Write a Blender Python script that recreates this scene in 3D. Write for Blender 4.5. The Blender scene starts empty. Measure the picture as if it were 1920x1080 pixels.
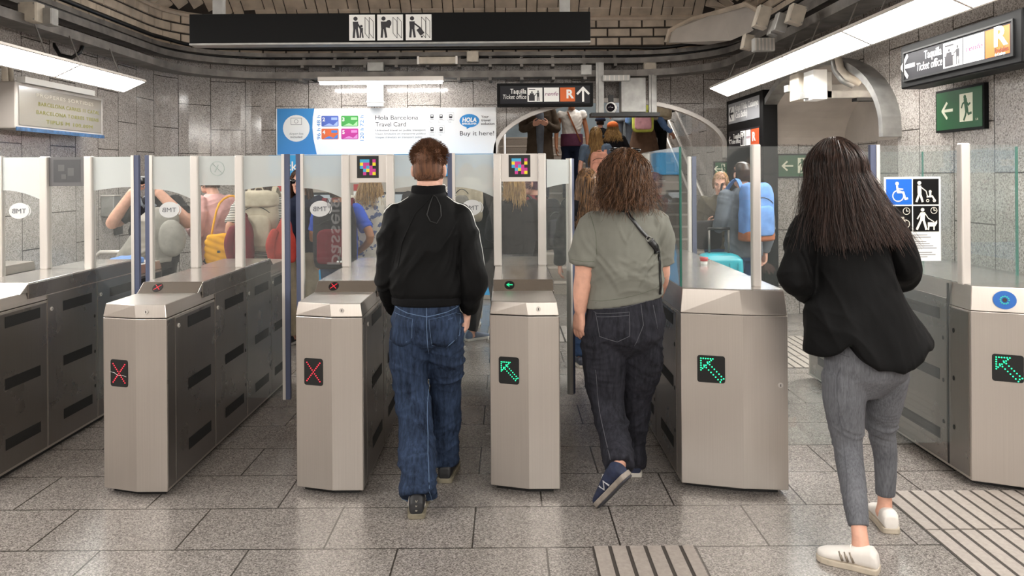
import bpy, math, random
import numpy as np
from mathutils import Vector, Matrix, Euler
from mathutils.bvhtree import BVHTree

S = bpy.context.scene
C = S.collection
PI = math.pi
random.seed(7)
RNG = np.random.default_rng(11)

# ------------------------------------------------------------------ camera
FOC, CX, CY, EYE, ROLL = 1493.0, 950.0, 330.0, 1.55, math.radians(0.4)
cd = bpy.data.cameras.new('camera')
cam = bpy.data.objects.new('camera', cd)
C.objects.link(cam)
cd.sensor_fit = 'HORIZONTAL'
cd.sensor_width = 36.0
cd.lens = 36.0 * FOC / 1920
cd.shift_x = (960 - CX) / 1920
cd.shift_y = (CY - 540) / 1920
cd.clip_start = 0.02
cam.matrix_world = Matrix.Translation((0, 0, EYE)) @ Matrix.Rotation(PI / 2, 4, 'X') @ Matrix.Rotation(-ROLL, 4, 'Z')
S.camera = cam

# ------------------------------------------------------------------ world, exposure, hall lights
w = bpy.data.worlds.new('world')
S.world = w
w.use_nodes = True
w.node_tree.nodes['Background'].inputs[0].default_value = (0.9, 0.93, 1.0, 1)
w.node_tree.nodes['Background'].inputs[1].default_value = 0.10
S.view_settings.view_transform = 'Standard'
S.view_settings.look = 'None'
S.view_settings.gamma = 1.0
S.view_settings.use_curve_mapping = False
S.cycles.transparent_max_bounces = 32
S.view_settings.exposure = 0.25
PANEL_POWER = 34.0          # emission of the long light panels
HALL_POWER = 68.0           # ceiling luminaires of the hall behind the photographer; also scales the added back fill


def area(name, loc, rot, sx, sy, power, col=(1, 0.96, 0.9)):
    l = bpy.data.lights.new(name, 'AREA')
    l.shape = 'RECTANGLE'
    l.size, l.size_y, l.energy, l.color = sx, sy, power, col
    o = bpy.data.objects.new(name, l)
    C.objects.link(o)
    o.location = loc
    o.rotation_euler = rot
    return o


for lx in (-2.6, 0.0, 2.0):
    for ly in (-1.6, -4.0):
        area('hall_light', (lx, ly, 3.3), (0, 0, 0), 0.3, 1.8, HALL_POWER)
for lx in (-1.8, 1.4):
    for ly in (-3.0, 3.0):
        l_ = bpy.data.lights.new('ceiling_fill', 'POINT')  # added point lights, unseen, that lift the dark vault
        l_.energy, l_.shadow_soft_size, l_.color = (90 if ly < 0 else 22), 0.15, (1, 0.95, 0.88)
        o_ = bpy.data.objects.new('ceiling_fill', l_)
        C.objects.link(o_)
        o_.location = (lx, ly, 2.9)
for lx in (-2.7, -0.9, 0.9):
    area('hall_light', (lx, 7.6, 3.6), (0, 0, 0), 0.3, 1.6, HALL_POWER * 0.3)  # unseen fill added to brighten the back area and its people
area('stair_lamp', (1.4, 15.0, 4.6), (0, 0, 0), 2.0, 1.5, 120)
area('niche_fill', (3.3, 6.5, 2.15), (math.radians(-35), 0, 0), 0.6, 0.3, 60)  # added fill with no fixture, brightens the niche plaster
area('stair_lamp', (1.4, 12.3, 3.55), (0, 0, 0), 0.25, 1.6, 30)


def P(px, py, d):
    """point at depth d seen at photograph pixel (px, py)"""
    u, v = px - CX, CY - py
    c, s = math.cos(ROLL), math.sin(ROLL)
    u, v = u * c + v * s, -u * s + v * c
    return Vector((u / FOC * d, d, EYE + v / FOC * d))


# ------------------------------------------------------------------ materials
MATS = {}


def srgb(h):
    if isinstance(h, str):
        r, g, b = (int(h[i:i + 2], 16) / 255 for i in (0, 2, 4))
    else:
        r, g, b = h
    f = lambda c: c / 12.92 if c <= 0.04045 else ((c + 0.055) / 1.055) ** 2.4
    return (f(r), f(g), f(b), 1)


class N:
    """tiny node helper"""
    def __init__(s, name):
        s.m = bpy.data.materials.new(name)
        s.m.use_nodes = True
        s.t = s.m.node_tree
        s.b = s.t.nodes['Principled BSDF']
        s.out = s.t.nodes['Material Output']

    def n(s, typ, **kw):
        x = s.t.nodes.new(typ)
        for k, v in kw.items():
            if k.startswith('i_'):
                key = k[2:]
                key = int(key) if key.isdigit() else key.replace('_', ' ')
                x.inputs[key].default_value = v
            else:
                setattr(x, k, v)
        return x

    def l(s, a, b):
        s.t.links.new(a, b)

    def ramp(s, fac, stops):
        r = s.n('ShaderNodeValToRGB')
        e = r.color_ramp.elements
        while len(e) < len(stops):
            e.new(0.5)
        for el, (p, c) in zip(e, stops):
            el.position = p
            el.color = c
        s.l(fac, r.inputs[0])
        return r.outputs[0]

    def bump(s, h, strength, dist=0.002):
        b = s.n('ShaderNodeBump', i_Strength=strength, i_Distance=dist)
        s.l(h, b.inputs['Height'])
        s.l(b.outputs[0], s.b.inputs['Normal'])


def mat(name, col, rough=0.6, metal=0.0, var=0.0, vscale=12.0, bump=0.0, bscale=200.0, emit=0.0, spec=None, coat=0.0, stretch=None):
    if name in MATS:
        return MATS[name]
    k = N(name)
    c = srgb(col)
    k.b.inputs['Base Color'].default_value = c
    k.b.inputs['Roughness'].default_value = rough
    k.b.inputs['Metallic'].default_value = metal
    if coat:
        k.b.inputs['Coat Weight'].default_value = coat
    if spec is not None:
        k.b.inputs['Specular IOR Level'].default_value = spec
    tc = k.n('ShaderNodeTexCoord')
    src = tc.outputs['Object']
    if stretch:
        mp = k.n('ShaderNodeMapping')
        mp.inputs['Scale'].default_value = stretch
        k.l(src, mp.inputs[0])
        src = mp.outputs[0]
    if var:
        no = k.n('ShaderNodeTexNoise', i_Scale=vscale, i_Detail=4.0)
        k.l(src, no.inputs['Vector'])
        lo = tuple(max(0, x * (1 - var)) for x in c[:3]) + (1,)
        hi = tuple(min(1, x * (1 + var)) for x in c[:3]) + (1,)
        k.l(k.ramp(no.outputs['Fac'], [(0.3, lo), (0.7, hi)]), k.b.inputs['Base Color'])
    if bump:
        nb = k.n('ShaderNodeTexNoise', i_Scale=bscale, i_Detail=2.0)
        k.l(src, nb.inputs['Vector'])
        k.bump(nb.outputs['Fac'], bump)
    if emit:
        k.b.inputs['Emission Color'].default_value = c
        k.b.inputs['Emission Strength'].default_value = emit
    MATS[name] = k.m
    return k.m


def steel(name, col, rough, stretch=(3, 3, 260), amp=0.12):
    k = N(name)
    tc = k.n('ShaderNodeTexCoord')
    mp = k.n('ShaderNodeMapping')
    mp.inputs['Scale'].default_value = stretch
    k.l(tc.outputs['Object'], mp.inputs[0])
    no = k.n('ShaderNodeTexNoise', i_Scale=1.0, i_Detail=4.0)
    k.l(mp.outputs[0], no.inputs['Vector'])
    n2 = k.n('ShaderNodeTexNoise', i_Scale=5.0, i_Detail=5.0)
    k.l(tc.outputs['Object'], n2.inputs['Vector'])
    c = srgb(col)
    lo = tuple(x * (1 - amp) for x in c[:3]) + (1,)
    hi = tuple(min(1, x * (1 + amp)) for x in c[:3]) + (1,)
    k.l(k.ramp(no.outputs['Fac'], [(0.3, lo), (0.7, hi)]), k.b.inputs['Base Color'])
    k.b.inputs['Metallic'].default_value = 0.92
    mr = k.n('ShaderNodeMapRange', i_3=rough * 0.8, i_4=rough * 1.25)
    k.l(n2.outputs['Fac'], mr.inputs[0])
    k.l(mr.outputs[0], k.b.inputs['Roughness'])
    k.bump(no.outputs['Fac'], 0.06, 0.001)
    MATS[name] = k.m
    return k.m


def granite(name, stops, joint, coord='UV', size=(0.62, 0.43), mortar=0.0035, rough=0.2, off=(0, 0), scale=95.0, swap=False, coldvar=0.06):
    k = N(name)
    tc = k.n('ShaderNodeTexCoord')
    wn = k.n('ShaderNodeTexNoise', i_Scale=scale * 1.7, i_Detail=1.0)
    k.l(tc.outputs['Object'], wn.inputs['Vector'])
    wm = k.n('ShaderNodeMix', data_type='RGBA', blend_type='ADD')
    wm.inputs[0].default_value = 0.006
    k.l(tc.outputs['Object'], wm.inputs[6])
    k.l(wn.outputs['Color'], wm.inputs[7])
    no = k.n('ShaderNodeTexVoronoi', i_Scale=scale)
    k.l(wm.outputs[2], no.inputs['Vector'])
    sp = k.n('ShaderNodeSeparateColor')
    k.l(no.outputs['Color'], sp.inputs[0])
    col = k.ramp(sp.outputs[0], stops)
    mp = k.n('ShaderNodeMapping')
    mp.inputs['Location'].default_value = (off[0], off[1], 0)
    k.l(tc.outputs[coord], mp.inputs[0])
    br = k.n('ShaderNodeTexBrick', offset=0.5, i_Scale=1.0, i_Mortar_Size=mortar, i_Mortar_Smooth=0.1,
             i_Brick_Width=size[0], i_Row_Height=size[1])
    br.inputs['Color1'].default_value = (1 - coldvar, 1 - coldvar, 1 - coldvar, 1)
    br.inputs['Color2'].default_value = (1, 1, 1, 1)
    br.inputs['Mortar'].default_value = joint
    k.l(mp.outputs[0], br.inputs['Vector'])
    mx = k.n('ShaderNodeMix', data_type='RGBA', blend_type='MULTIPLY')
    mx.inputs[0].default_value = 1.0
    k.l(col, mx.inputs[6])
    k.l(br.outputs['Color'], mx.inputs[7])
    n3 = k.n('ShaderNodeTexNoise', i_Scale=1.3, i_Detail=5.0)
    k.l(tc.outputs['Object'], n3.inputs['Vector'])
    m2 = k.n('ShaderNodeMix', data_type='RGBA', blend_type='MULTIPLY')
    m2.inputs[0].default_value = 1.0
    k.l(mx.outputs[2], m2.inputs[6])
    k.l(k.ramp(n3.outputs['Fac'], [(0.3, (0.86, 0.85, 0.84, 1)), (0.7, (1, 1, 1, 1))]), m2.inputs[7])
    k.l(m2.outputs[2], k.b.inputs['Base Color'])
    mr = k.n('ShaderNodeMapRange', i_3=rough * 0.75, i_4=rough * 1.4)
    k.l(n3.outputs['Fac'], mr.inputs[0])
    k.l(mr.outputs[0], k.b.inputs['Roughness'])
    inv = k.n('ShaderNodeMath', operation='SUBTRACT')
    inv.inputs[0].default_value = 1.0
    k.l(br.outputs['Fac'], inv.inputs[1])
    k.bump(inv.outputs[0], 0.5, 0.003)
    MATS[name] = k.m
    return k.m


def glass(name, tint=(0.93, 0.96, 0.95), refl=1.0, haze=0.0, hazecol=(0.8, 0.85, 0.85)):
    """thin sheet glass: what passes through plus the Fresnel mirror image, and an optional frosted film"""
    k = N(name)
    tr = k.n('ShaderNodeBsdfTransparent')
    tr.inputs[0].default_value = tint + (1,)
    gl = k.n('ShaderNodeBsdfGlossy')
    gl.inputs['Roughness'].default_value = 0.02
    lw = k.n('ShaderNodeLayerWeight')
    lw.inputs['Blend'].default_value = 0.5
    p5 = k.n('ShaderNodeMath', operation='POWER')
    p5.inputs[1].default_value = 5.0
    k.l(lw.outputs['Facing'], p5.inputs[0])
    fr = k.n('ShaderNodeMapRange', i_3=0.04, i_4=1.0)
    k.l(p5.outputs[0], fr.inputs[0])
    mu = k.n('ShaderNodeMath', operation='MULTIPLY')
    mu.inputs[1].default_value = refl
    k.l(fr.outputs[0], mu.inputs[0])
    ms = k.n('ShaderNodeMixShader')
    k.l(mu.outputs[0], ms.inputs[0])
    base = tr.outputs[0]
    if haze:
        df = k.n('ShaderNodeBsdfDiffuse')
        df.inputs[0].default_value = hazecol + (1,)
        tl = k.n('ShaderNodeBsdfTranslucent')
        tl.inputs[0].default_value = hazecol + (1,)
        m0 = k.n('ShaderNodeMixShader')
        m0.inputs[0].default_value = 0.4
        k.l(df.outputs[0], m0.inputs[1])
        k.l(tl.outputs[0], m0.inputs[2])
        m1 = k.n('ShaderNodeMixShader')
        m1.inputs[0].default_value = haze
        k.l(base, m1.inputs[1])
        k.l(m0.outputs[0], m1.inputs[2])
        base = m1.outputs[0]
    k.l(base, ms.inputs[1])
    k.l(gl.outputs[0], ms.inputs[2])
    k.l(ms.outputs[0], k.out.inputs['Surface'])
    MATS[name] = k.m
    return k.m


def emitter(name, col, strength):
    if name in MATS:
        return MATS[name]
    k = N(name)
    em = k.n('ShaderNodeEmission')
    em.inputs[0].default_value = tuple(col) + (1,)
    em.inputs[1].default_value = strength
    k.l(em.outputs[0], k.out.inputs['Surface'])
    MATS[name] = k.m
    return k.m


M_STEEL = steel('steel_front', 'c6bfb8', 0.33, (500, 4, 2), 0.04)
M_SIDE = steel('steel_side_shaded', '88837f', 0.28, (2, 500, 2), 0.05)  # darker copy of the front steel, standing for its dark lane reflections
M_DECK = steel('steel_deck', 'c2bdb8', 0.22, (3, 300, 3), 0.05)
M_ALU = mat('aluminium', 'd2ccc6', 0.42, 0.35, bump=0.05)
M_GALV = mat('galvanised', '9a9996', 0.45, 0.6, var=0.2, vscale=9, bump=0.1, bscale=60)
M_TRAY = mat('tray_metal', '6f6b67', 0.55, 0.5, var=0.35, vscale=6, bump=0.2, bscale=40)
M_BLACK = mat('black_plastic', '0d0d0e', 0.45)
M_SLOT = mat('slot_black', '070707', 0.6)
M_SIGNB = mat('sign_black', '0b0b0c', 0.55, spec=0.15)
M_FRAMEB = mat('sign_frame', '222227', 0.45, spec=0.25)
M_RUBBER = mat('door_edge_rubber', '4e556e', 0.6)
M_WHITE = mat('white_print', 'efefec', 0.5)
M_CREAM = mat('cream_box', 'b9b0a2', 0.6, var=0.15)
M_RED = mat('red_print', 'b3262b', 0.5)
M_ORANGE = mat('orange_print', 'd4621c', 0.5)
M_GREEN = mat('exit_green', '1f5a33', 0.3)
M_BLUE = mat('tmb_blue', '2b86c9', 0.45)
M_BLUE2 = mat('ticket_blue', '1d9fe0', 0.45)
M_PICTO = mat('picto_blue', '0a63c8', 0.4)
M_DARKTXT = mat('dark_text', '26242a', 0.5)
M_GREYTXT = mat('grey_text', '8a8a8a', 0.5)
M_GLASS = glass('clear_glass', (0.93, 0.95, 0.945), 1.0, 0.03)
M_GLASSEDGE = mat('glass_edge', '1f6a5c', 0.15)
M_FROST = glass('frosted_glass', (0.93, 0.95, 0.95), 0.8, 0.55, (0.80, 0.82, 0.81))
M_OVAL = glass('frosted_oval', (0.9, 0.9, 0.9), 0.3, 0.88, (0.8, 0.8, 0.8))
M_PALETXT = glass('pale_letters', (0.9, 0.9, 0.9), 0.3, 0.16, (0.6, 0.6, 0.6))
M_LEDR = emitter('led_red', (1.0, 0.03, 0.05), 3.0)
M_LEDG = emitter('led_green', (0.03, 1.0, 0.35), 2.2)
M_LEDY = emitter('led_yellow', (0.62, 0.58, 0.18), 0.55)
M_PANEL = emitter('lamp_diffuser', (1.0, 0.97, 0.92), PANEL_POWER)
M_TUBE = emitter('tube_light', (1.0, 0.98, 0.95), PANEL_POWER * 1.2)
M_PLASTER = mat('white_plaster', 'b9b2aa', 0.7, var=0.12, vscale=3, bump=0.2, bscale=30)
M_BRICK = mat('glazed_brick', 'c8baa9', 0.4, var=0.22, vscale=5, bump=0.2, bscale=50)
M_MORTAR = mat('mortar', '3a3430', 0.9)
G_WALL = granite('wall_granite', [(0.04, srgb('7a7470')), (0.28, srgb('a29c97')), (0.60, srgb('b6afaa')), (0.95, srgb('cbc5c0'))],
                 (0.16, 0.15, 0.14, 1), 'UV', (0.62, 0.43), 0.005, 0.12, scale=135)
G_FLOOR = granite('floor_granite', [(0.04, srgb('5a5551')), (0.32, srgb('7c7672')), (0.62, srgb('8d8782')), (0.95, srgb('aca5a0'))],
                  (0.16, 0.15, 0.14, 1), 'Object', (0.62, 0.412), 0.004, 0.24, off=(0.155, -3.732 + 0.412 * 12), scale=210)
M_TACT = mat('tactile_tile', '9a918a', 0.5, var=0.12, vscale=60)
M_STEP = mat('stair_stone', '8f867d', 0.5, var=0.25, vscale=90)
M_CODE = {c: mat('code_' + c, h, 0.5) for c, h in dict(cyan='3fa9d6', magenta='c8338f', yellow='f0dc28', black='131313').items()}


# ------------------------------------------------------------------ object helpers
def tag(o, label=None, cat=None, group=None, kind=None):
    if label:
        o['label'] = label
    if cat:
        o['category'] = cat
    if group:
        o['group'] = group
    if kind:
        o['kind'] = kind
    return o


def thing(name, loc, label, cat, group=None, rz=0.0):
    o = bpy.data.objects.new(name, None)
    o.empty_display_size = 0.1
    C.objects.link(o)
    o.location = loc
    o.rotation_euler = (0, 0, rz)
    return tag(o, label, cat, group)


def wloc(p):
    m = Vector((0, 0, 0))
    while p is not None:
        m = m + Vector(p.location)
        p = p.parent
    return m


def link(name, me, m, parent=None, smooth=False):
    """link a mesh given in world coordinates (parents are translated only)"""
    o = bpy.data.objects.new(name, me)
    C.objects.link(o)
    if m is not None:
        me.materials.clear()
        me.materials.append(m)
    if parent is not None:
        off = wloc(parent)
        me.transform(Matrix.Translation(-off))
        o.parent = parent
    if smooth:
        me.polygons.foreach_set('use_smooth', [True] * len(me.polygons))
    me.update()
    return o


class MB:
    def __init__(s):
        s.v, s.f = [], []

    def add(s, vs, fs):
        b = len(s.v)
        s.v += [tuple(x) for x in vs]
        s.f += [tuple(i + b for i in f) for f in fs]
        return s

    def box(s, x0, x1, y0, y1, z0, z1, m=None):
        vs = [Vector(p) for p in ((x0, y0, z0), (x1, y0, z0), (x1, y1, z0), (x0, y1, z0), (x0, y0, z1), (x1, y0, z1), (x1, y1, z1), (x0, y1, z1))]
        if m is not None:
            vs = [m @ v for v in vs]
        return s.add(vs, [(0, 3, 2, 1), (4, 5, 6, 7), (0, 1, 5, 4), (1, 2, 6, 5), (2, 3, 7, 6), (3, 0, 4, 7)])

    def loop2(s, a, b, caps=True):
        """solid between two equal loops (ccw seen from b's side)"""
        n = len(a)
        fs = [(i, (i + 1) % n, n + (i + 1) % n, n + i) for i in range(n)]
        if caps:
            fs += [tuple(range(n - 1, -1, -1)), tuple(range(n, 2 * n))]
        return s.add(list(a) + list(b), fs)

    def plan(s, poly, z0, z1, inset=0.0):
        """vertical prism of a ccw plan polygon; the top may be inset"""
        c = Vector((sum(p[0] for p in poly) / len(poly), sum(p[1] for p in poly) / len(poly)))
        a = [(p[0], p[1], z0) for p in poly]
        b = []
        for p in poly:
            q = Vector(p[:2])
            if inset:
                dx, dy = c.x - q.x, c.y - q.y
                q = q + Vector((math.copysign(inset, dx), math.copysign(inset, dy)))
            b.append((q.x, q.y, z1))
        return s.loop2(a, b)

    def profx(s, prof, x0, x1):
        """(y, z) profile extruded along x"""
        a = [(x0, y, z) for y, z in prof]
        b = [(x1, y, z) for y, z in prof]
        return s.loop2(a, b)

    def tube(s, pts, r, seg=8, cap=True):
        pts = [Vector(p) for p in pts]
        n = len(pts)
        rr = r if hasattr(r, '__len__') else [r] * n
        T = [(pts[min(i + 1, n - 1)] - pts[max(i - 1, 0)]).normalized() for i in range(n)]
        ref = Vector((0, 0, 1)) if abs(T[0].z) < 0.9 else Vector((1, 0, 0))
        u = T[0].cross(ref).normalized()
        vs, fs = [], []
        for i in range(n):
            u = (u - T[i] * u.dot(T[i])).normalized()
            w_ = T[i].cross(u)
            for k in range(seg):
                a = 2 * PI * k / seg
                vs.append(pts[i] + (u * math.cos(a) + w_ * math.sin(a)) * rr[i])
        for i in range(n - 1):
            for k in range(seg):
                k2 = (k + 1) % seg
                fs.append((i * seg + k, i * seg + k2, (i + 1) * seg + k2, (i + 1) * seg + k))
        if cap:
            fs += [tuple(range(seg - 1, -1, -1)), tuple((n - 1) * seg + k for k in range(seg))]
        return s.add(vs, fs)

    def sweep(s, pts, sec, up=Vector((0, 0, 1))):
        """closed section (side, up) swept along pts"""
        pts = [Vector(p) for p in pts]
        n, m = len(pts), len(sec)
        vs, fs = [], []
        for i in range(n):
            t = (pts[min(i + 1, n - 1)] - pts[max(i - 1, 0)]).normalized()
            sd = t.cross(up).normalized()
            uu = sd.cross(t)
            for a, b in sec:
                vs.append(pts[i] + sd * a + uu * b)
        for i in range(n - 1):
            for k in range(m):
                k2 = (k + 1) % m
                fs.append((i * m + k, i * m + k2, (i + 1) * m + k2, (i + 1) * m + k))
        fs += [tuple(range(m - 1, -1, -1)), tuple((n - 1) * m + k for k in range(m))]
        return s.add(vs, fs)

    def ball(s, c, r, seg=12, rings=8, m=None):
        c = Vector(c)
        rr = Vector(r) if hasattr(r, '__len__') else Vector((r, r, r))
        vs, fs = [Vector((0, 0, rr.z))], []
        for i in range(1, rings):
            t = PI * i / rings
            for k in range(seg):
                a = 2 * PI * k / seg
                vs.append(Vector((rr.x * math.sin(t) * math.cos(a), rr.y * math.sin(t) * math.sin(a), rr.z * math.cos(t))))
        vs.append(Vector((0, 0, -rr.z)))
        for k in range(seg):
            fs.append((0, 1 + k, 1 + (k + 1) % seg))
        for i in range(rings - 2):
            for k in range(seg):
                a, b = 1 + i * seg + k, 1 + i * seg + (k + 1) % seg
                fs.append((a, a + seg, b + seg, b))
        e = len(vs) - 1
        for k in range(seg):
            fs.append((e - seg + k, e, e - seg + (k + 1) % seg))
        if m is not None:
            vs = [m @ v for v in vs]
        return s.add([c + v for v in vs], fs)

    def mesh(s, name='m'):
        me = bpy.data.meshes.new(name)
        me.from_pydata([tuple(v) for v in s.v], [], s.f)
        return me

    def build(s, name, m, parent=None, smooth=False, bevel=0.0, seg=2):
        o = link(name, s.mesh(name), m, parent, smooth)
        if bevel:
            b = o.modifiers.new('bevel', 'BEVEL')
            b.width, b.segments, b.limit_method = bevel, seg, 'ANGLE'
            b.angle_limit = math.radians(35)
        return o


class Frame:
    """a flat surface: origin, right, up; n points to the viewer"""
    def __init__(s, o, r, u):
        s.o, s.r, s.u = Vector(o), Vector(r).normalized(), Vector(u).normalized()
        s.n = s.r.cross(s.u)

    def at(s, u, v, h=0.0):
        return s.o + s.r * u + s.u * v + s.n * h


def shapes2mb(fr, shapes, h, th0=0.0008):
    mb = MB()

    cnt = [0]

    def poly(pts):
        cnt[0] += 1
        th = th0 + 0.00002 * (cnt[0] % 40)
        a = sum(pts[i][0] * pts[(i + 1) % len(pts)][1] - pts[(i + 1) % len(pts)][0] * pts[i][1] for i in range(len(pts)))
        if a < 0:
            pts = pts[::-1]
        mb.loop2([fr.at(u, v, h) for u, v in pts], [fr.at(u, v, h + th) for u, v in pts])
    for sh in shapes:
        k = sh[0]
        if k == 'rect':
            _, a, b, c, d = sh
            poly([(a, b), (c, b), (c, d), (a, d)])
        elif k == 'rrect':
            _, a, b, c, d, r = sh
            pts = []
            for cx, cy, a0 in ((c - r, b + r, -90), (c - r, d - r, 0), (a + r, d - r, 90), (a + r, b + r, 180)):
                for q in range(5):
                    t = math.radians(a0 + q * 22.5)
                    pts.append((cx + r * math.cos(t), cy + r * math.sin(t)))
            poly(pts)
        elif k in ('circ', 'ell'):
            u, v = sh[1], sh[2]
            ru = sh[3]
            rv = sh[4] if k == 'ell' else ru
            rot = sh[5] if len(sh) > 5 else 0
            n = 28 if ru > 0.004 else 8
            poly([(u + ru * math.cos(2 * PI * i / n) * math.cos(rot) - rv * math.sin(2 * PI * i / n) * math.sin(rot),
                   v + ru * math.cos(2 * PI * i / n) * math.sin(rot) + rv * math.sin(2 * PI * i / n) * math.cos(rot)) for i in range(n)])
        elif k == 'poly':
            poly(list(sh[1]))
        elif k == 'line':
            pts, wd = sh[1], sh[2]
            for (a, b), (c, d) in zip(pts[:-1], pts[1:]):
                t = Vector((c - a, d - b))
                if t.length < 1e-9:
                    continue
                t.normalize()
                q = Vector((-t.y, t.x)) * wd / 2
                e = t * wd * 0.3
                poly([(a - e.x + q.x, b - e.y + q.y), (a - e.x - q.x, b - e.y - q.y), (c + e.x - q.x, d + e.y - q.y), (c + e.x + q.x, d + e.y + q.y)])
        elif k == 'ring':
            _, u, v, r, wd = sh
            n = 28
            for i in range(n):
                a, b = 2 * PI * i / n, 2 * PI * (i + 1) / n
                poly([(u + r * math.cos(a), v + r * math.sin(a)), (u + (r + wd) * math.cos(a), v + (r + wd) * math.sin(a)),
                      (u + (r + wd) * math.cos(b), v + (r + wd) * math.sin(b)), (u + r * math.cos(b), v + r * math.sin(b))])
    return mb


def decal(name, m, parent, fr, shapes, h=0.001):
    return shapes2mb(fr, shapes, h).build(name, m, parent)


def text(name, s_, m, parent, fr, u, v, size, width=None, align='LEFT', bold=0.0, mirror=False, rot=0.0, shear=0.0, h=0.001, spacing=1.0):
    """lettering with its baseline at (u, v); size = cap height"""
    cu = bpy.data.curves.new(name, 'FONT')
    cu.body = s_
    cu.size = size / 0.72
    cu.align_x = 'LEFT'
    cu.offset = bold * size
    cu.shear = shear
    cu.space_character = spacing
    cu.resolution_u = 3
    cu.extrude = 0.0004
    ob = bpy.data.objects.new(name, cu)
    C.objects.link(ob)
    dg = bpy.context.evaluated_depsgraph_get()
    me = bpy.data.meshes.new_from_object(ob.evaluated_get(dg))
    bpy.data.objects.remove(ob)
    n = len(me.vertices)
    co = np.empty(n * 3)
    me.vertices.foreach_get('co', co)
    co = co.reshape(-1, 3)
    x0, x1 = co[:, 0].min(), co[:, 0].max()
    co[:, 0] -= x0
    wd = x1 - x0
    if width:
        co[:, 0] *= width / wd
        wd = width
    if align == 'CENTER':
        co[:, 0] -= wd / 2
    elif align == 'RIGHT':
        co[:, 0] -= wd
    if mirror:
        co[:, 0] *= -1
    c, s2 = math.cos(rot), math.sin(rot)
    X = co[:, 0] * c - co[:, 1] * s2 + u
    Y = co[:, 0] * s2 + co[:, 1] * c + v
    O, R, U, NN = (np.array(q) for q in (fr.o, fr.r, fr.u, fr.n))
    wv = O + np.outer(X, R) + np.outer(Y, U) + np.outer(co[:, 2] + h + 0.0006, NN)
    me.vertices.foreach_set('co', wv.ravel())
    if mirror:
        me.flip_normals()
    return link(name, me, m, parent)

# ================================================================== THE ROOM
XL, XR, YB, YF, ZW, ZV = -4.2, 2.9, 10.4, -6.0, 3.12, 3.60
AX0, AX1, ASP, AAP = -0.12, 2.82, 1.87, 2.50       # arch to the stairs
NY0, NY1, NSP, NAP, NX = 5.9, 8.84, 1.88, 2.53, 3.75   # side niche


def strip(name, pts, z0, z1, m, kind='structure', uv0=0.0):
    """vertical wall along plan points; uv = (height, run)"""
    vs, fs, uv = [], [], []
    s = uv0
    for i, p in enumerate(pts):
        if i:
            s += (Vector(p) - Vector(pts[i - 1])).length
        vs += [(p[0], p[1], z0), (p[0], p[1], z1)]
        uv += [(z0, s), (z1, s)]
    for i in range(len(pts) - 1):
        fs.append((2 * i, 2 * i + 2, 2 * i + 3, 2 * i + 1))
    me = bpy.data.meshes.new(name)
    me.from_pydata(vs, [], fs)
    ul = me.uv_layers.new(name='UVMap')
    for lp in me.loops:
        ul.data[lp.index].uv = uv[lp.vertex_index]
    o = link(name, me, m)
    tag(o, kind=kind)
    return o


def archwall(name, fn, a0, a1, s0, s1, sp, ap, ztop, m, n=28):
    """wall from run a0 to a1 with an elliptic arch opening s0..s1; fn(run, z) gives the point"""
    vs, fs, uv = [], [], []

    def quad(p):
        b = len(vs)
        for r, z in p:
            vs.append(fn(r, z))
            uv.append((z, r))
        fs.append((b, b + 1, b + 2, b + 3))
    quad([(a0, 0), (s0, 0), (s0, ztop), (a0, ztop)])
    quad([(s1, 0), (a1, 0), (a1, ztop), (s1, ztop)])
    c, h = (s0 + s1) / 2, (s1 - s0) / 2
    zz = lambda r: sp + (ap - sp) * math.sqrt(max(0, 1 - ((r - c) / h) ** 2))
    rs = [c - h * math.cos(PI * i / n) for i in range(n + 1)]
    for a, b in zip(rs[:-1], rs[1:]):
        quad([(a, zz(a)), (b, zz(b)), (b, ztop), (a, ztop)])
    me = bpy.data.meshes.new(name)
    me.from_pydata([tuple(v) for v in vs], [], fs)
    ul = me.uv_layers.new(name='UVMap')
    for lp in me.loops:
        ul.data[lp.index].uv = uv[lp.vertex_index]
    o = link(name, me, m)
    tag(o, kind='structure')
    return [(r, zz(r)) for r in rs]


fl = MB().add([(-6, YF, 0), (6, YF, 0), (6, YB, 0), (-6, YB, 0)], [(0, 1, 2, 3)]).build('floor', G_FLOOR)
tag(fl, kind='structure')
RAD = 1.0
corner = [(XL + RAD - RAD * math.cos(a), YB - RAD + RAD * math.sin(a)) for a in [PI / 2 * i / 12 for i in range(13)]]
strip('wall_left', [(XL, YF)] + corner, 0, ZW, G_WALL)
back_arch = archwall('wall_back', lambda r, z: (r, YB, z), XL + RAD, XR, AX0, AX1, ASP, AAP, ZW, G_WALL)
side_arch = archwall('wall_right', lambda r, z: (XR, r, z), YF, YB, NY0, NY1, NSP, NAP, ZW, G_WALL)
strip('wall_front', [(XR, YF), (XL, YF)], 0, ZW, G_WALL)
# niche in the right wall
strip('wall_niche', [(XR, NY0), (NX, NY0), (NX, NY1), (XR, NY1)], 0, NSP, G_WALL)
mb = MB()
n = len(side_arch)
mb.add([(XR, y, z) for y, z in side_arch] + [(NX, y, z) for y, z in side_arch], [(i, i + 1, n + i + 1, n + i) for i in range(n - 1)])
mb.add([(NX, y, z) for y, z in side_arch], [tuple(range(n))])
tag(mb.build('wall_niche_vault', M_PLASTER), kind='structure')


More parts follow.
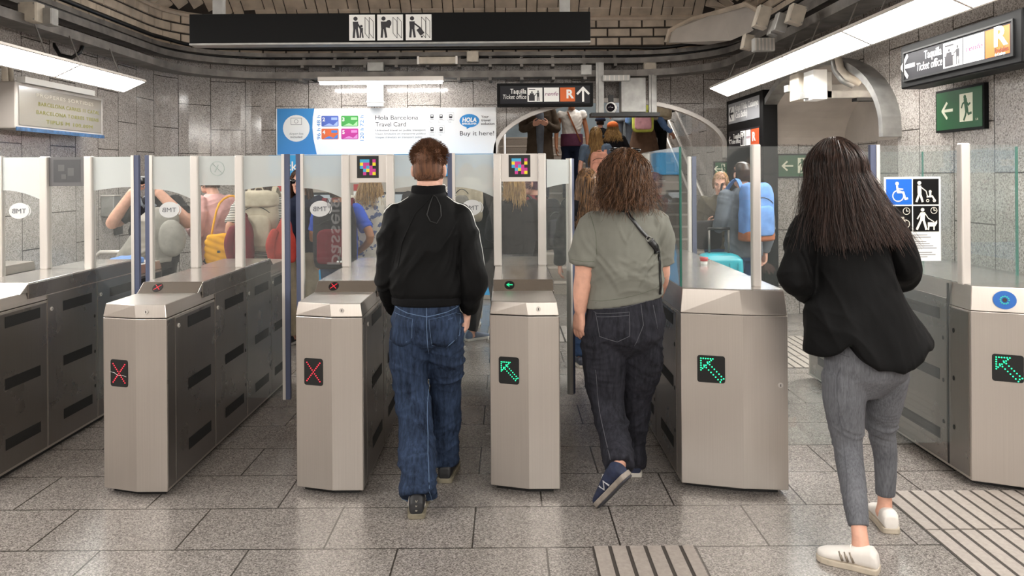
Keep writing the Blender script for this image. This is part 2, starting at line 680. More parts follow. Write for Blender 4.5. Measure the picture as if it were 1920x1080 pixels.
def arch_trim(name, pts, fn, wid, dep, m):
    """flat metal band along an arch; fn(run, z, out) gives the point"""
    vs, fs = [], []
    c = sum(p[0] for p in pts) / len(pts)
    for i, (r, z) in enumerate(pts):
        a, b = pts[max(i - 1, 0)], pts[min(i + 1, len(pts) - 1)]
        t = Vector((b[0] - a[0], b[1] - a[1])).normalized()
        nx, nz = -t.y, t.x
        vs += [fn(r, z, 0), fn(r, z, dep), fn(r + nx * wid, z + nz * wid, dep), fn(r + nx * wid, z + nz * wid, 0)]
    for i in range(len(pts) - 1):
        for k in range(4):
            k2 = (k + 1) % 4
            fs.append((4 * i + k, 4 * i + k2, 4 * i + 4 + k2, 4 * i + 4 + k))
    o = MB().add(vs, fs).build(name, m, smooth=False)
    tag(o, kind='structure')


ext = [(AX0, ASP - 0.25)] + back_arch + [(AX1, ASP - 0.1)]
arch_trim('trim_1', ext, lambda r, z, o: (r, YB - o, z), 0.05, 0.10, M_ALU)
ext = [(NY0, NSP - 0.06)] + side_arch + [(NY1, 0.9)]
arch_trim('trim_2', ext, lambda r, z, o: (XR - o, r, z), 0.06, 0.14, M_GALV)

# stairs beyond the arch
RISE, GO, NST = 0.16, 0.30, 14
prof = [(YB, 0)]
for i in range(NST):
    prof += [(YB + GO * i, RISE * (i + 1)), (YB + GO * (i + 1), RISE * (i + 1))]
prof += [(YB + 9, RISE * NST), (YB + 9, -0.1), (YB, -0.1)]
tag(MB().profx(prof, AX0 - 0.05, AX1 + 0.05).build('floor_stairs', M_STEP), kind='structure')
nos = MB()
for i in range(NST):
    nos.box(AX0, AX1, YB + GO * i - 0.012, YB + GO * i + 0.05, RISE * (i + 1) - 0.02, RISE * (i + 1) + 0.004)
tag(nos.build('trim_3', mat('stair_nosing', 'b5aca2', 0.45)), kind='structure')
strip('wall_stair_left', [(AX0, YB), (AX0, YB + 9)], 0, 5.2, G_WALL)
strip('wall_stair_right', [(AX1, YB + 9), (AX1, YB)], 0, 5.2, G_WALL)
strip('wall_stair_end', [(AX0, YB + 9), (AX1, YB + 9)], 0, 5.2, mat('stair_end', '9fb0bb', 0.4, var=0.3, vscale=1.5))
tag(MB().box(AX0, AX1, YB + 0.02, YB + 9, 5.2, 5.3).build('ceiling_stairs', M_PLASTER), kind='structure')
for side, x in (('left', AX0 + 0.09), ('right', AX1 - 0.09)):
    for hh in (0.88, 0.50):
        hr = thing('stair_handrail', (x, YB, 0), '%s steel handrail along the %s wall of the stairs' % ('upper' if hh > 0.6 else 'lower', side), 'handrail')
        MB().tube([(x, YB + 0.15, hh + 0.05), (x, YB + 0.3, hh + RISE)] + [(x, YB + 0.3 + GO * i, hh + RISE + RISE * i) for i in range(1, NST)], 0.022, 8).build('rail', M_ALU, hr, True)
        for i in range(1, NST, 3):
            MB().tube([(x, YB + GO * i, hh + RISE * i), (x + (-0.09 if side == 'left' else 0.09), YB + GO * i, hh + RISE * i - 0.05)], 0.008, 6).build('bracket', M_GALV, hr)

# brick frieze (real tiles on a mortar bed) and the herringbone vault
frz_path = [(XL, 2.0)] + corner + [(XR, YB), (XR, 2.0)]
bed = strip('wall_frieze', frz_path, ZW, ZV + 0.15, M_MORTAR)


def run_points(path):
    seg, tot = [], 0
    for a, b in zip(path[:-1], path[1:]):
        d = (Vector(b) - Vector(a))
        seg.append((tot, d.length, Vector(a), d.normalized()))
        tot += d.length
    return seg, tot


def at_run(seg, s):
    for t0, ln, a, d in seg:
        if s <= t0 + ln:
            return a + d * (s - t0), d
    t0, ln, a, d = seg[-1]
    return a + d * ln, d


seg, tot = run_points(frz_path)
bw, bh, gap = 0.30, 0.118, 0.009
tiles = MB()
row = 0
z = ZW
while z < ZV - 0.02:
    s = 3.0 + (bw / 2 if row % 2 else 0)
    while s < tot - 3.2 - bw:
        p, d = at_run(seg, s + gap)
        q, d2 = at_run(seg, s + bw - gap)
        nrm = Vector((d.y, -d.x)) * (0.012 + 0.004 * random.random())
        n2 = Vector((d2.y, -d2.x)) * (0.012 + 0.004 * random.random())
        a = [(p.x, p.y, z + gap), (q.x, q.y, z + gap), (q.x, q.y, z + bh - gap), (p.x, p.y, z + bh - gap)]
        e = 0.006
        pp, qq = p + nrm + d * e, q + n2 - d2 * e
        b = [(pp.x, pp.y, z + gap + e), (qq.x, qq.y, z + gap + e), (qq.x, qq.y, z + bh - gap - e), (pp.x, pp.y, z + bh - gap - e)]
        tiles.loop2(a, b)
        s += bw
    z += bh
    row += 1
tag(tiles.build('trim_4', M_BRICK), kind='structure')
# ledge moulding between frieze and vault
mold = MB()
mold.sweep([(p[0], p[1], ZV) for p in [at_run(seg, 3 + (tot - 6) * i / 80)[0] for i in range(81)]], [(0, -0.03), (0.05, -0.03), (0.06, 0.0), (0.04, 0.03), (0, 0.03)])
tag(mold.build('trim_5', M_BRICK), kind='structure')


def inset(x, y):
    """distance from the wall line"""
    d = min(x - XL, XR - x, YB - y)
    cx, cy = XL + RAD, YB - RAD
    if x < cx and y > cy:
        d = RAD - math.hypot(x - cx, y - cy)
    return d


def vault(x, y):
    t = max(0.0, min(inset(x, y), 3.0))
    return ZV + 1.25 * (1 - (1 - t / 3.0) ** 2)


vs, fs = [], []
gx = [XL + (XR - XL) * i / 40 for i in range(41)]
gy = [YF + (YB - YF) * i / 80 for i in range(81)]
for y in gy:
    for x in gx:
        vs.append((x, y, vault(x, y) + 0.012))
for j in range(80):
    for i in range(40):
        a = j * 41 + i
        fs.append((a, a + 41, a + 42, a + 1))
tag(MB().add(vs, fs).build('ceiling', M_MORTAR), kind='structure')
hb = MB()
uw = 0.135
for i in range(-40, 30):
    for j in range(0, 90):
        k = (i - j) % 4
        if k == 0:
            x0, y0, x1, y1 = i, j, i + 2, j + 1
        elif k == 3:
            x0, y0, x1, y1 = i, j, i + 1, j + 2
        else:
            continue
        X0, X1 = x0 * uw + 0.005, x1 * uw - 0.005
        Y0, Y1 = y0 * uw + 0.005, y1 * uw - 0.005
        if X0 > XL + RAD and X1 < XR - 0.3:
            Y1 = min(Y1, YB - 0.03)
            if Y1 - Y0 < 0.02:
                continue
        if Y0 < 3.2 or inset((X0 + X1) / 2, (Y0 + Y1) / 2) < 0.03:
            continue
        o_ = -0.004 - 0.005 * random.random()
        a = [(x, y, vault(x, y) + 0.012) for x, y in ((X0, Y0), (X0, Y1), (X1, Y1), (X1, Y0))]
        e = 0.005
        b = [(x, y, vault(x, y) + o_) for x, y in ((X0 + e, Y0 + e), (X0 + e, Y1 - e), (X1 - e, Y1 - e), (X1 - e, Y0 + e))]
        hb.loop2(a, b)
tag(hb.build('ceiling_tiles', M_BRICK), kind='structure')
# plaster lunette at the right corner
lun = [P(1250, 80, 9.75), P(1256, 58, 9.75), P(1300, 36, 9.7), P(1352, 22, 9.3), P(1400, 8, 8.9), P(1424, 22, 8.8), P(1412, 58, 8.9), P(1370, 76, 9.2), P(1330, 84, 9.5)]
lun2 = [Vector((0, 0, EYE)) + (p - Vector((0, 0, EYE))) * 1.02 for p in lun]
tag(MB().loop2(lun, lun2).build('trim_6', M_PLASTER), kind='structure')
rim = MB().tube([p + Vector((-0.01, -0.02, 0.0)) for p in lun[:6]], 0.03, 6)
tag(rim.build('trim_7', M_BRICK), kind='structure')

# tactile paving: ribbed tiles
def tactile(name, x0, x1, y0, y1, pitch=0.0735, joints=()):
    mb = MB().box(x0, x1, y0, y1, 0.0, 0.002)
    x = x0
    while x < x1 - 0.02:
        ys = [y0] + list(joints) + [y1]
        for a, b in zip(ys[:-1], ys[1:]):
            mb.box(x + 0.008, min(x + pitch - 0.008, x1), a + 0.006, b - 0.006, 0.002, 0.006)
        x += pitch
    return mb


base_m = mat('tactile_groove', '3d3733', 0.8)
for i, (x0, x1, y0, y1, jn) in enumerate(((0.345, 0.765, 2.7, 3.325, ()), (1.80, 2.9, 2.2, 3.88, (2.6, 3.02, 3.45)), (1.7, 2.9, 6.35, 7.6, (6.76, 7.18)), (-0.2, 0.75, 7.4, 8.2, (7.8,)))):
    mb = tactile('t', x0, x1, y0, y1, joints=jn)
    g = MB().box(x0, x1, y0, y1, 0.0, 0.0022)
    tag(g.build('floor_tactile_groove', base_m), kind='structure')
    tag(mb.build('floor_tactile', M_TACT), kind='structure')

# ================================================================== LIGHT PANELS
def light_panel(a0, a1, y0, y1, lab, group):
    """panel between an inner edge point a0 (x, z) and an outer edge point a1, from y0 to y1"""
    A, B = Vector((a0[0], 0, a0[1])), Vector((a1[0], 0, a1[1]))
    t = (B - A).normalized()
    nn = Vector((t.z, 0, -t.x))
    if nn.z > 0:
        nn = -nn
    W_ = (B - A).length
    th = thing('light_panel', ((A + B) / 2).to_tuple()[:1] + ((y0 + y1) / 2, (A.z + B.z) / 2), lab, 'ceiling light', group)
    def pt(u, y, h):
        q = A + t * u + nn * h
        return (q.x, y, q.z)
    fw = 0.012
    fm = MB()
    for u0, u1, ya, yb in ((0, W_, y0, y0 + fw), (0, W_, y1 - fw, y1), (0, fw, y0 + fw, y1 - fw), (W_ - fw, W_, y0 + fw, y1 - fw)):
        fm.loop2([pt(u0, ya, -0.012), pt(u1, ya, -0.012), pt(u1, yb, -0.012), pt(u0, yb, -0.012)], [pt(u0, ya, 0.004), pt(u1, ya, 0.004), pt(u1, yb, 0.004), pt(u0, yb, 0.004)])
    fm.loop2([pt(0, y0, -0.018), pt(W_, y0, -0.018), pt(W_, y1, -0.018), pt(0, y1, -0.018)], [pt(0, y0, -0.012), pt(W_, y0, -0.012), pt(W_, y1, -0.012), pt(0, y1, -0.012)])
    fm.build('frame', M_ALU, th)
    MB().loop2([pt(fw, y0 + fw, -0.010), pt(W_ - fw, y0 + fw, -0.010), pt(W_ - fw, y1 - fw, -0.010), pt(fw, y1 - fw, -0.010)],
               [pt(fw, y0 + fw, 0.0), pt(W_ - fw, y0 + fw, 0.0), pt(W_ - fw, y1 - fw, 0.0), pt(fw, y1 - fw, 0.0)]).build('diffuser', M_PANEL, th)
    for yy in (y0 + 0.25, y1 - 0.25):
        wire = MB()
        q = (A + B) / 2
        sx = 1 if q.x > 0 else -1
        wire.tube([(q.x, yy, q.z + 0.012), (q.x + sx * 0.12, yy, 2.79)], 0.006, 6)
        wire.build('suspension_rod', M_TRAY, th)


ordn = ['farthest', 'second', 'third', 'fourth', 'fifth', 'sixth', 'seventh', 'eighth', 'ninth', 'tenth', 'eleventh']
for i in range(7):
    y1 = 9.15 - 1.205 * i
    light_panel((2.33, 2.545), (2.55, 2.445), y1 - 1.2, y1,
                ('farthest' if i == 0 else ordn[i] + ' from the far end') + ' white light panel in the run along the right wall', 'light panels along the right wall')
for i in range(6):
    y1 = 7.84 - 1.205 * i
    light_panel((-3.54, 2.506), (-3.77, 2.40), y1 - 1.2, y1,
                ('farthest' if i == 0 else ordn[i] + ' from the far end') + ' white light panel in the run along the left wall', 'light panels along the left wall')

# ================================================================== TRAYS, CABLES, BOXES
def tray_path(o, r, yl=1.0, yr=1.0, n=10):
    """plan path parallel to the walls at distance o, corner radius r"""
    x0, x1, yb = XL + o, XR - o, YB - o
    pts = [(x0, yl)] + [(x0 + r - r * math.cos(PI / 2 * i / n), yb - r + r * math.sin(PI / 2 * i / n)) for i in range(n + 1)]
    pts += [(x1 - r + r * math.sin(PI / 2 * i / n), yb - r + r * math.cos(PI / 2 * i / n)) for i in range(n + 1)] + [(x1, yr)]
    return pts


def tray(name, o, z, wd, hg, m, lab):
    full = [(x, y, z) for x, y in tray_path(o, 1.2)]
    t = 0.004
    U = [(-wd / 2, hg), (-wd / 2, 0), (wd / 2, 0), (wd / 2, hg), (wd / 2 - t, hg), (wd / 2 - t, t), (-wd / 2 + t, t), (-wd / 2 + t, hg)]
    for part, p in (('on the left wall', full[:2]), ('in the rounded left corner', full[1:12]), ('along the back wall', full[11:13]), ('in the rounded right corner', full[12:23]), ('on the right wall', full[22:])):
        th = thing(name, p[0], lab + ', the length ' + part, 'cable tray')
        mb = MB()
        mb.sweep(p, U)
        mb.f = mb.f[:-2]
        mb.build('channel', m, th)
        if part == 'along the back wall':
            for i in range(12):
                x = XL + 1.6 + i * 0.4
                if x < p[-1][0]:
                    MB().box(x - 0.02, x + 0.02, YB - o - wd / 2, YB - 0.001, z - 0.035, z - 0.002).build('bracket', M_TRAY, th)


tray('cable_tray', 0.16, 2.98, 0.16, 0.07, M_TRAY, 'upper grey cable tray')
tray('cable_tray', 0.22, 2.80, 0.24, 0.08, M_TRAY, 'lower wide grey cable tray')
tray('cable_tray', 0.10, 3.10, 0.10, 0.05, M_TRAY, 'thin topmost cable tray')


def cable(o, z, r, lab, wob=0.02, rr=1.1, m=M_BLACK):
    p = [(x, y, z + wob * math.sin(i * 0.6)) for i, (x, y) in enumerate(tray_path(o, rr, n=14))]
    ob = MB().tube(p, r, 8).build('cable', m, None, True)
    tag(ob, lab, 'cable')


cable(0.12, 3.20, 0.024, 'thick black cable looping round the brick band above the trays', 0.014)
cable(0.14, 3.085, 0.012, 'thin black cable resting above the upper tray', 0.008)
cable(0.17, 3.02, 0.014, 'black cable lying in the upper tray', 0.01)
cable(0.23, 2.85, 0.016, 'black cable lying in the lower tray', 0.012)
ob = MB().tube([P(582 + i * 8, 148 + 5 * math.sin(i * 1.1), 10.2) for i in range(8)], 0.012, 8).build('cable', M_BLACK, None, True)
tag(ob, 'short wavy black cable hanging beside the tube lamp', 'cable')
ob = MB().tube([P(100, 82, 7.4), P(112, 103, 7.4), P(135, 108, 7.4), P(150, 98, 7.4), P(155, 84, 7.5)], 0.018, 8).build('cable', M_BLACK, None, True)
tag(ob, 'black cable loop hanging above the left light panels', 'cable')


def jbox(px0, py0, px1, py1, d, m, lab, dep=0.10, tilt=0.0):
    a, b = P(px0, py1, d), P(px1, py0, d)
    c = (a + b) / 2
    th = thing('junction_box', c, lab, 'junction box')
    M4 = Matrix.Translation(c) @ Matrix.Rotation(tilt, 4, 'Y')
    w2, h2 = (b.x - a.x) / 2, (b.z - a.z) / 2
    MB().box(-w2, w2, 0.0, dep, -h2, h2, M4).build('body', m, th, bevel=0.006)
    MB().box(-w2 * 0.94, w2 * 0.94, -0.012, 0.0, -h2 * 0.94, h2 * 0.94, M4).build('lid', m, th, bevel=0.004)
    sc = MB()
    for sx in (-1, 1):
        for sz in (-1, 1):
            sc.box(sx * w2 * 0.8 - 0.006, sx * w2 * 0.8 + 0.006, -0.015, -0.011, sz * h2 * 0.8 - 0.006, sz * h2 * 0.8 + 0.006, M4)
    sc.build('screw', M_GALV, th)


jbox(875, 95, 897, 116, 10.1, M_CREAM, 'cream junction box on the upper tray right of the hanging sign centre')
jbox(1208, 117, 1231, 139, 10.05, M_CREAM, 'cream junction box on the lower tray above the arch')
jbox(1089, 121, 1110, 141, 10.05, M_GALV, 'grey junction box on the lower tray above the ticket office sign')
jbox(688, 116, 719, 134, 10.1, M_GALV, 'flat grey junction box under the upper tray above the tube lamp')
jbox(34, 3, 68, 40, 6.4, M_CREAM, 'cream and grey box high on the left wall, the left one of a pair', 0.12)
jbox(77, 14, 97, 46, 6.5, M_GALV, 'slimmer grey box high on the left wall, the right one of a pair', 0.10)
jbox(1420, 10, 1444, 52, 7.0, M_CREAM, 'tall cream box among the cables above the right light panels', 0.1, 0.3)
jbox(1447, 38, 1462, 66, 6.9, M_GALV, 'small grey box beside the tall cream box above the right light panels', 0.1, 0.3)
jbox(1456, 24, 1478, 60, 6.7, M_GALV, 'larger grey box in the middle of the boxes above the right light panels', 0.1, 0.3)
jbox(1482, 8, 1510, 44, 6.5, M_CREAM, 'rightmost grey box above the right light panels', 0.1, 0.3)
jbox(1395, 64, 1414, 92, 7.6, M_CREAM, 'lowest cream box above the far end of the right light panels', 0.1, 0.2)

# long flat lamp housing on the upper tray
h = thing('tube_lamp', P(820, 112, 10.05), 'unlit slim grey lamp on the upper tray under the hanging sign', 'lamp')
a, b = P(783, 120, 10.05), P(857, 106, 10.05)
MB().box(a.x, b.x, 10.04, 10.165, a.z, b.z).build('housing', M_CREAM, h, bevel=0.01)
MB().box(a.x - 0.006, a.x + 0.02, 10.03, 10.166, a.z - 0.004, b.z + 0.004).box(b.x - 0.02, b.x + 0.006, 10.03, 10.166, a.z - 0.004, b.z + 0.004).build('end_cap', M_ALU, h)
# lit tube lamp over the poster
h = thing('tube_lamp', P(714, 150, 9.95), 'lit white tube lamp above the travel card poster', 'lamp')
a, b = P(597, 157, 9.95), P(832, 149, 9.95)
MB().box(a.x, b.x, 9.9, 10.02, b.z - 0.02, b.z + 0.04).build('housing', M_ALU, h, bevel=0.006)
MB().tube([(a.x + 0.02, 9.95, a.z + 0.01), (b.x - 0.02, 9.95, a.z + 0.01)], 0.022, 10).build('tube', M_TUBE, h, True)
for f_ in (0.2, 0.8):
    x = a.x + (b.x - a.x) * f_
    MB().tube([(x, 9.96, b.z + 0.04), (x, 10.14, 2.80)], 0.008, 6).build('hanger', M_GALV, h)
# white post behind it
a = P(689, 150, 10.2)
b = P(718, 199, 10.2)
o = MB().box(a.x, b.x, 10.17, 10.27, b.z, a.z).box(a.x - 0.01, b.x + 0.01, 10.16, 10.28, a.z - 0.29, a.z - 0.27).build('cable_duct', M_WHITE)
tag(o, 'vertical white cable duct between the tube lamp and the travel card poster', 'cable duct')
# clear bulkhead lamps
for px0, py0, px1, py1, d, lab in ((1130, 140, 1182, 152, 9.9, 'clear bulkhead emergency lamp above the metal duct box over the arch'), (1414, 70, 1454, 96, 7.4, 'clear bulkhead emergency lamp under the boxes at the right')):
    a, b = P(px0, py1, d), P(px1, py0, d)
    h = thing('emergency_lamp', (a + b) / 2, lab, 'lamp')
    MB().box(a.x, b.x, d, d + 0.09, a.z, b.z).build('housing', mat('clear_cover', 'b9b9b6', 0.2), h, bevel=0.012)
    r_ = MB()
    for i in range(6):
        x = a.x + (b.x - a.x) * (i + 0.5) / 6
        r_.box(x - 0.006, x + 0.006, d - 0.006, d, a.z + 0.008, b.z - 0.008)
    r_.build('cover_rib', M_ALU, h)

# galvanised ducts in front of the arch
h = thing('metal_duct', P(1170, 180, 10.05), 'galvanised duct box and two vertical rails hanging before the top of the arch', 'duct')
for px0, px1, py0, py1 in ((1118, 1132, 117, 213), (1217, 1231, 140, 212)):
    a, b = P(px0, py1, 10.0), P(px1, py0, 10.0)
    MB().box(a.x, b.x, 10.0, 10.05, a.z, b.z).box(a.x + 0.03, b.x - 0.03, 9.985, 10.0, a.z, b.z).build('rail', M_GALV, h)
a, b = P(1164, 211, 10.0), P(1210, 146, 10.0)
MB().box(a.x, b.x, 9.95, 10.15, a.z, b.z).build('duct_box', M_GALV, h, bevel=0.008)
a, b = P(1108, 219, 10.0), P(1236, 211, 10.0)
MB().box(a.x, b.x, 9.95, 10.2, a.z, b.z).build('bottom_bar', M_BLACK, h)
h = thing('security_camera', P(1146, 200, 10.05), 'round dome camera between the rails before the arch', 'camera')
c = P(1146, 202, 10.0)
MB().box(c.x - 0.03, c.x + 0.03, c.y - 0.0, c.y + 0.06, c.z + 0.06, c.z + 0.16).build('mount', M_BLACK, h)
MB().ball(c, (0.075, 0.06, 0.075), 16, 10).build('housing', M_WHITE, h, True)
MB().ball(c + Vector((-0.01, -0.03, 0.0)), (0.055, 0.05, 0.055), 16, 10).build('lens_dome', mat('dome_black', '151018', 0.1), h, True)

# conduits and boxes in the right niche
h = thing('metal_duct', P(1540, 160, 6.7), 'white and grey duct boxes strapped under the top of the right wall niche', 'duct')
for i, (px0, py0, px1, py1, d, m) in enumerate(((1497, 136, 1521, 187, 7.1, M_CREAM), (1525, 130, 1551, 186, 6.8, M_WHITE), (1551, 134, 1560, 184, 6.9, M_GALV))):
    a, b = P(px0, py1, d), P(px1, py0, d)
    MB().box(a.x, b.x, d, d + 0.22, a.z, b.z).build('duct_box', m, h, bevel=0.004)
MB().tube([P(1563, 108, 6.6), P(1566, 130, 6.6), P(1580, 150, 6.5), P(1600, 160, 6.5)], 0.03, 10).build('conduit', M_GALV, h, True)
MB().tube([P(1571, 106, 6.5), P(1576, 128, 6.5), P(1590, 145, 6.4), P(1612, 156, 6.4)], 0.03, 10).build('conduit', M_CREAM, h, True)
a, b = P(1500, 186, 7.0), P(1640, 172, 7.0)
MB().box(a.x, min(b.x, NX), 6.9, 7.0, a.z, a.z + 0.06).box(a.x, NX, 7.3, 7.4, a.z + 0.1, a.z + 0.16).build('support_bar', M_GALV, h)
MB().box(P(1602, 190, 6.9).x, P(1640, 190, 6.9).x, 6.85, 6.95, P(1602, 190, 6.9).z, P(1602, 184, 6.9).z).build('support_bar', M_BLACK, h)

# ================================================================== SIGNS
FY = lambda x, y, z: Frame((x, y, z), (1, 0, 0), (0, 0, 1))      # faces the camera


def person_icon(u, v, hgt, lean=0.0):
    k = hgt / 10
    return [('circ', u + lean * 1.2, v + 9.0 * k, 1.0 * k), ('poly', [(u - 1.3 * k + lean, v + 7.6 * k), (u + 1.3 * k + lean, v + 7.6 * k), (u + 1.1 * k, v + 4 * k), (u - 1.1 * k, v + 4 * k)]),
            ('line', [(u - 0.55 * k, v + 4.4 * k), (u - 0.9 * k, v + 0.2 * k)], 1.05 * k), ('line', [(u + 0.55 * k, v + 4.4 * k), (u + 1.2 * k, v + 0.2 * k)], 1.05 * k)]


# long black hanging sign
D = 5.5
a, b = P(355, 81, D), P(1107, 22, D)
h = thing('hanging_sign', ((a.x + b.x) / 2, D, a.z), 'long black hanging sign with three white passenger pictograms', 'sign')
th = math.atan2(P(1107, 76, D).z - P(355, 82, D).z, b.x - a.x) + ROLL * 0
zc0, zc1 = P(731, 79, D).z, P(731, 24, D).z
MB().box(a.x, b.x, D, D + 0.12, zc0, zc1).build('panel', M_SIGNB, h, bevel=0.004)
MB().box(a.x, b.x, D - 0.003, D + 0.123, zc0 - 0.012, zc0).build('bottom_rail', M_GALV, h)
for px in (405, 1060):
    x = P(px, 10, D).x
    MB().box(x - 0.035, x + 0.035, D + 0.03, D + 0.09, zc1, vault(x, D) + 0.01).build('hanger', M_GALV, h)
fr = FY(0, D, zc0)
sw = 0.178
for i, px in enumerate((679, 731.5, 785)):
    x = P(px, 50, D).x
    v0 = 0.012
    pl = decal('pictogram', M_WHITE, h, fr, [('rect', x - sw / 2, v0, x + sw / 2, v0 + sw)], 0.001)
    sh = []
    sh += person_icon(x - 0.045, v0 + 0.02, 0.145)
    for dx in (0.02, 0.05):
        sh += [('line', [(x + dx, v0 + 0.16), (x + dx + 0.028, v0 + 0.13), (x + dx + 0.028, v0 + 0.015), (x + dx, v0 + 0.05), (x + dx, v0 + 0.16)], 0.003)]
    if i == 0:
        sh += person_icon(x - 0.005, v0 + 0.02, 0.088) + [('line', [(x - 0.035, v0 + 0.12), (x - 0.005, v0 + 0.075)], 0.012)]
    elif i == 1:
        sh += [('ell', x - 0.012, v0 + 0.115, 0.02, 0.026, -0.4), ('line', [(x - 0.04, v0 + 0.10), (x - 0.005, v0 + 0.09)], 0.012)]
    else:
        sh += [('line', [(x - 0.035, v0 + 0.12), (x + 0.01, v0 + 0.085)], 0.010), ('poly', [(x - 0.015, v0 + 0.07), (x + 0.012, v0 + 0.09), (x + 0.04, v0 + 0.05), (x + 0.012, v0 + 0.03)]),
               ('circ', x + 0.022, v0 + 0.024, 0.007)]
    decal('figure', M_DARKTXT, pl, fr, sh, 0.0025)


def office_icon(u, v, k):
    return [('rect', u + 0.1 * k, v + 0.06 * k, u + 0.52 * k, v + 0.42 * k), ('rect', u + 0.06 * k, v + 0.42 * k, u + 0.58 * k, v + 0.47 * k), ('circ', u + 0.32 * k, v + 0.68 * k, 0.06 * k),
            ('poly', [(u + 0.18 * k, v + 0.6 * k), (u + 0.44 * k, v + 0.6 * k), (u + 0.46 * k, v + 0.47 * k), (u + 0.16 * k, v + 0.47 * k)]), ('rect', u + 0.1 * k, v + 0.84 * k, u + 0.56 * k, v + 0.9 * k),
            ('circ', u + 0.76 * k, v + 0.74 * k, 0.06 * k), ('rect', u + 0.68 * k, v + 0.36 * k, u + 0.84 * k, v + 0.66 * k), ('line', [(u + 0.71 * k, v + 0.38 * k), (u + 0.70 * k, v + 0.06 * k)], 0.06 * k),
            ('line', [(u + 0.8 * k, v + 0.38 * k), (u + 0.82 * k, v + 0.06 * k)], 0.06 * k), ('line', [(u + 0.7 * k, v + 0.6 * k), (u + 0.56 * k, v + 0.52 * k)], 0.05 * k)]


def arrow(u, v, k, ang):
    c, s_ = math.cos(ang), math.sin(ang)
    R = lambda a, b: (u + k * (a * c - b * s_), v + k * (a * s_ + b * c))
    return [('line', [R(-0.5, 0), R(0.42, 0)], 0.16 * k), ('line', [R(0.05, 0.42), R(0.5, 0), R(0.05, -0.42)], 0.16 * k)]


# ticket office sign over the arch
D = 9.85
a, b = P(932, 200, D), P(1112, 155, D)
W_, H_ = b.x - a.x, b.z - a.z
h = thing('overhead_sign', (a.x, D, a.z), 'black ticket office sign with an upward arrow, over the left of the arch', 'sign')
MB().box(a.x, b.x, D, D + 0.14, a.z, b.z).build('case', M_SIGNB, h, bevel=0.008)
MB().box(a.x + 0.04, b.x - 0.04, D - 0.006, D, a.z + 0.035, b.z - 0.035).build('face', M_FRAMEB, h)
fr = FY(a.x, D - 0.006, a.z)
q = H_ * 0.60
y0 = H_ * 0.2
pxu = W_ / 180
text('lettering', 'Taquilla', M_WHITE, h, fr, 55 * pxu, H_ * 0.55, 0.062, 30 * pxu, 'RIGHT', 0.015)
text('lettering', 'Ticket office', M_WHITE, h, fr, 55 * pxu, H_ * 0.32, 0.058, 44 * pxu, 'RIGHT', 0.0, shear=0.2)
pw = 28 * pxu
decal('pictogram', M_WHITE, h, fr, [('rect', 57 * pxu, y0, 57 * pxu + pw, y0 + q)])
decal('figure', M_DARKTXT, h, fr, office_icon(57 * pxu, y0, min(pw, q)), 0.0025)
decal('logo_plate', M_WHITE, h, fr, [('rect', 88 * pxu, y0, 88 * pxu + pw, y0 + q)])
text('lettering', 'renfe', mat('renfe_purple', '7a1f5c', 0.5), h, fr, 89.5 * pxu, y0 + q * 0.42, 0.05, pw * 0.9, shear=0.3, h=0.0022)
decal('logo_plate', M_ORANGE, h, fr, [('rect', 118 * pxu, y0, 118 * pxu + pw, y0 + q)])
text('lettering', 'R', M_WHITE, h, fr, 130 * pxu, y0 + q * 0.25, q * 0.6, pw * 0.5, bold=0.05, h=0.0022)
decal('arrow', M_WHITE, h, fr, arrow(161 * pxu, H_ / 2, q * 0.95, PI / 2))

# the same sign on the right wall: box parallel to the wall
def wallframe(x, ynear, z):
    """frame on a surface facing -x; right runs towards the camera"""
    return Frame((x, ynear, z), (0, -1, 0), (0, 0, 1))


WX = 2.62
yA, yB = FOC * WX / (1690 - CX), FOC * WX / (1914 - CX)
zb = P(1690, 168, yA).z
zt = P(1690, 88, yA).z
L_ = yA - yB
h = thing('wall_sign', (WX, yA, zb), 'large black ticket office sign with a left arrow on the right wall', 'sign')
MB().box(WX, WX + 0.16, yB - 0.02, yA, zb, zt).build('case', M_SIGNB, h, bevel=0.01)
fr = wallframe(WX, yA, zb)
H_ = zt - zb
e = 0.055
decal('face', M_FRAMEB, h, fr, [('rect', e, e, L_ - e, H_ - e)], 0.001)
edge = MB()
for (u0, v0, u1, v1) in ((e - .01, e - .01, L_ - e + .01, e), (e - .01, H_ - e, L_ - e + .01, H_ - e + .01), (e - .01, e, e, H_ - e), (L_ - e, e, L_ - e + .01, H_ - e)):
    edge.loop2([fr.at(u0, v0, 0), fr.at(u1, v0, 0), fr.at(u1, v1, 0), fr.at(u0, v1, 0)], [fr.at(u0, v0, .008), fr.at(u1, v0, .008), fr.at(u1, v1, .008), fr.at(u0, v1, .008)])
edge.build('bezel', M_BLACK, h)
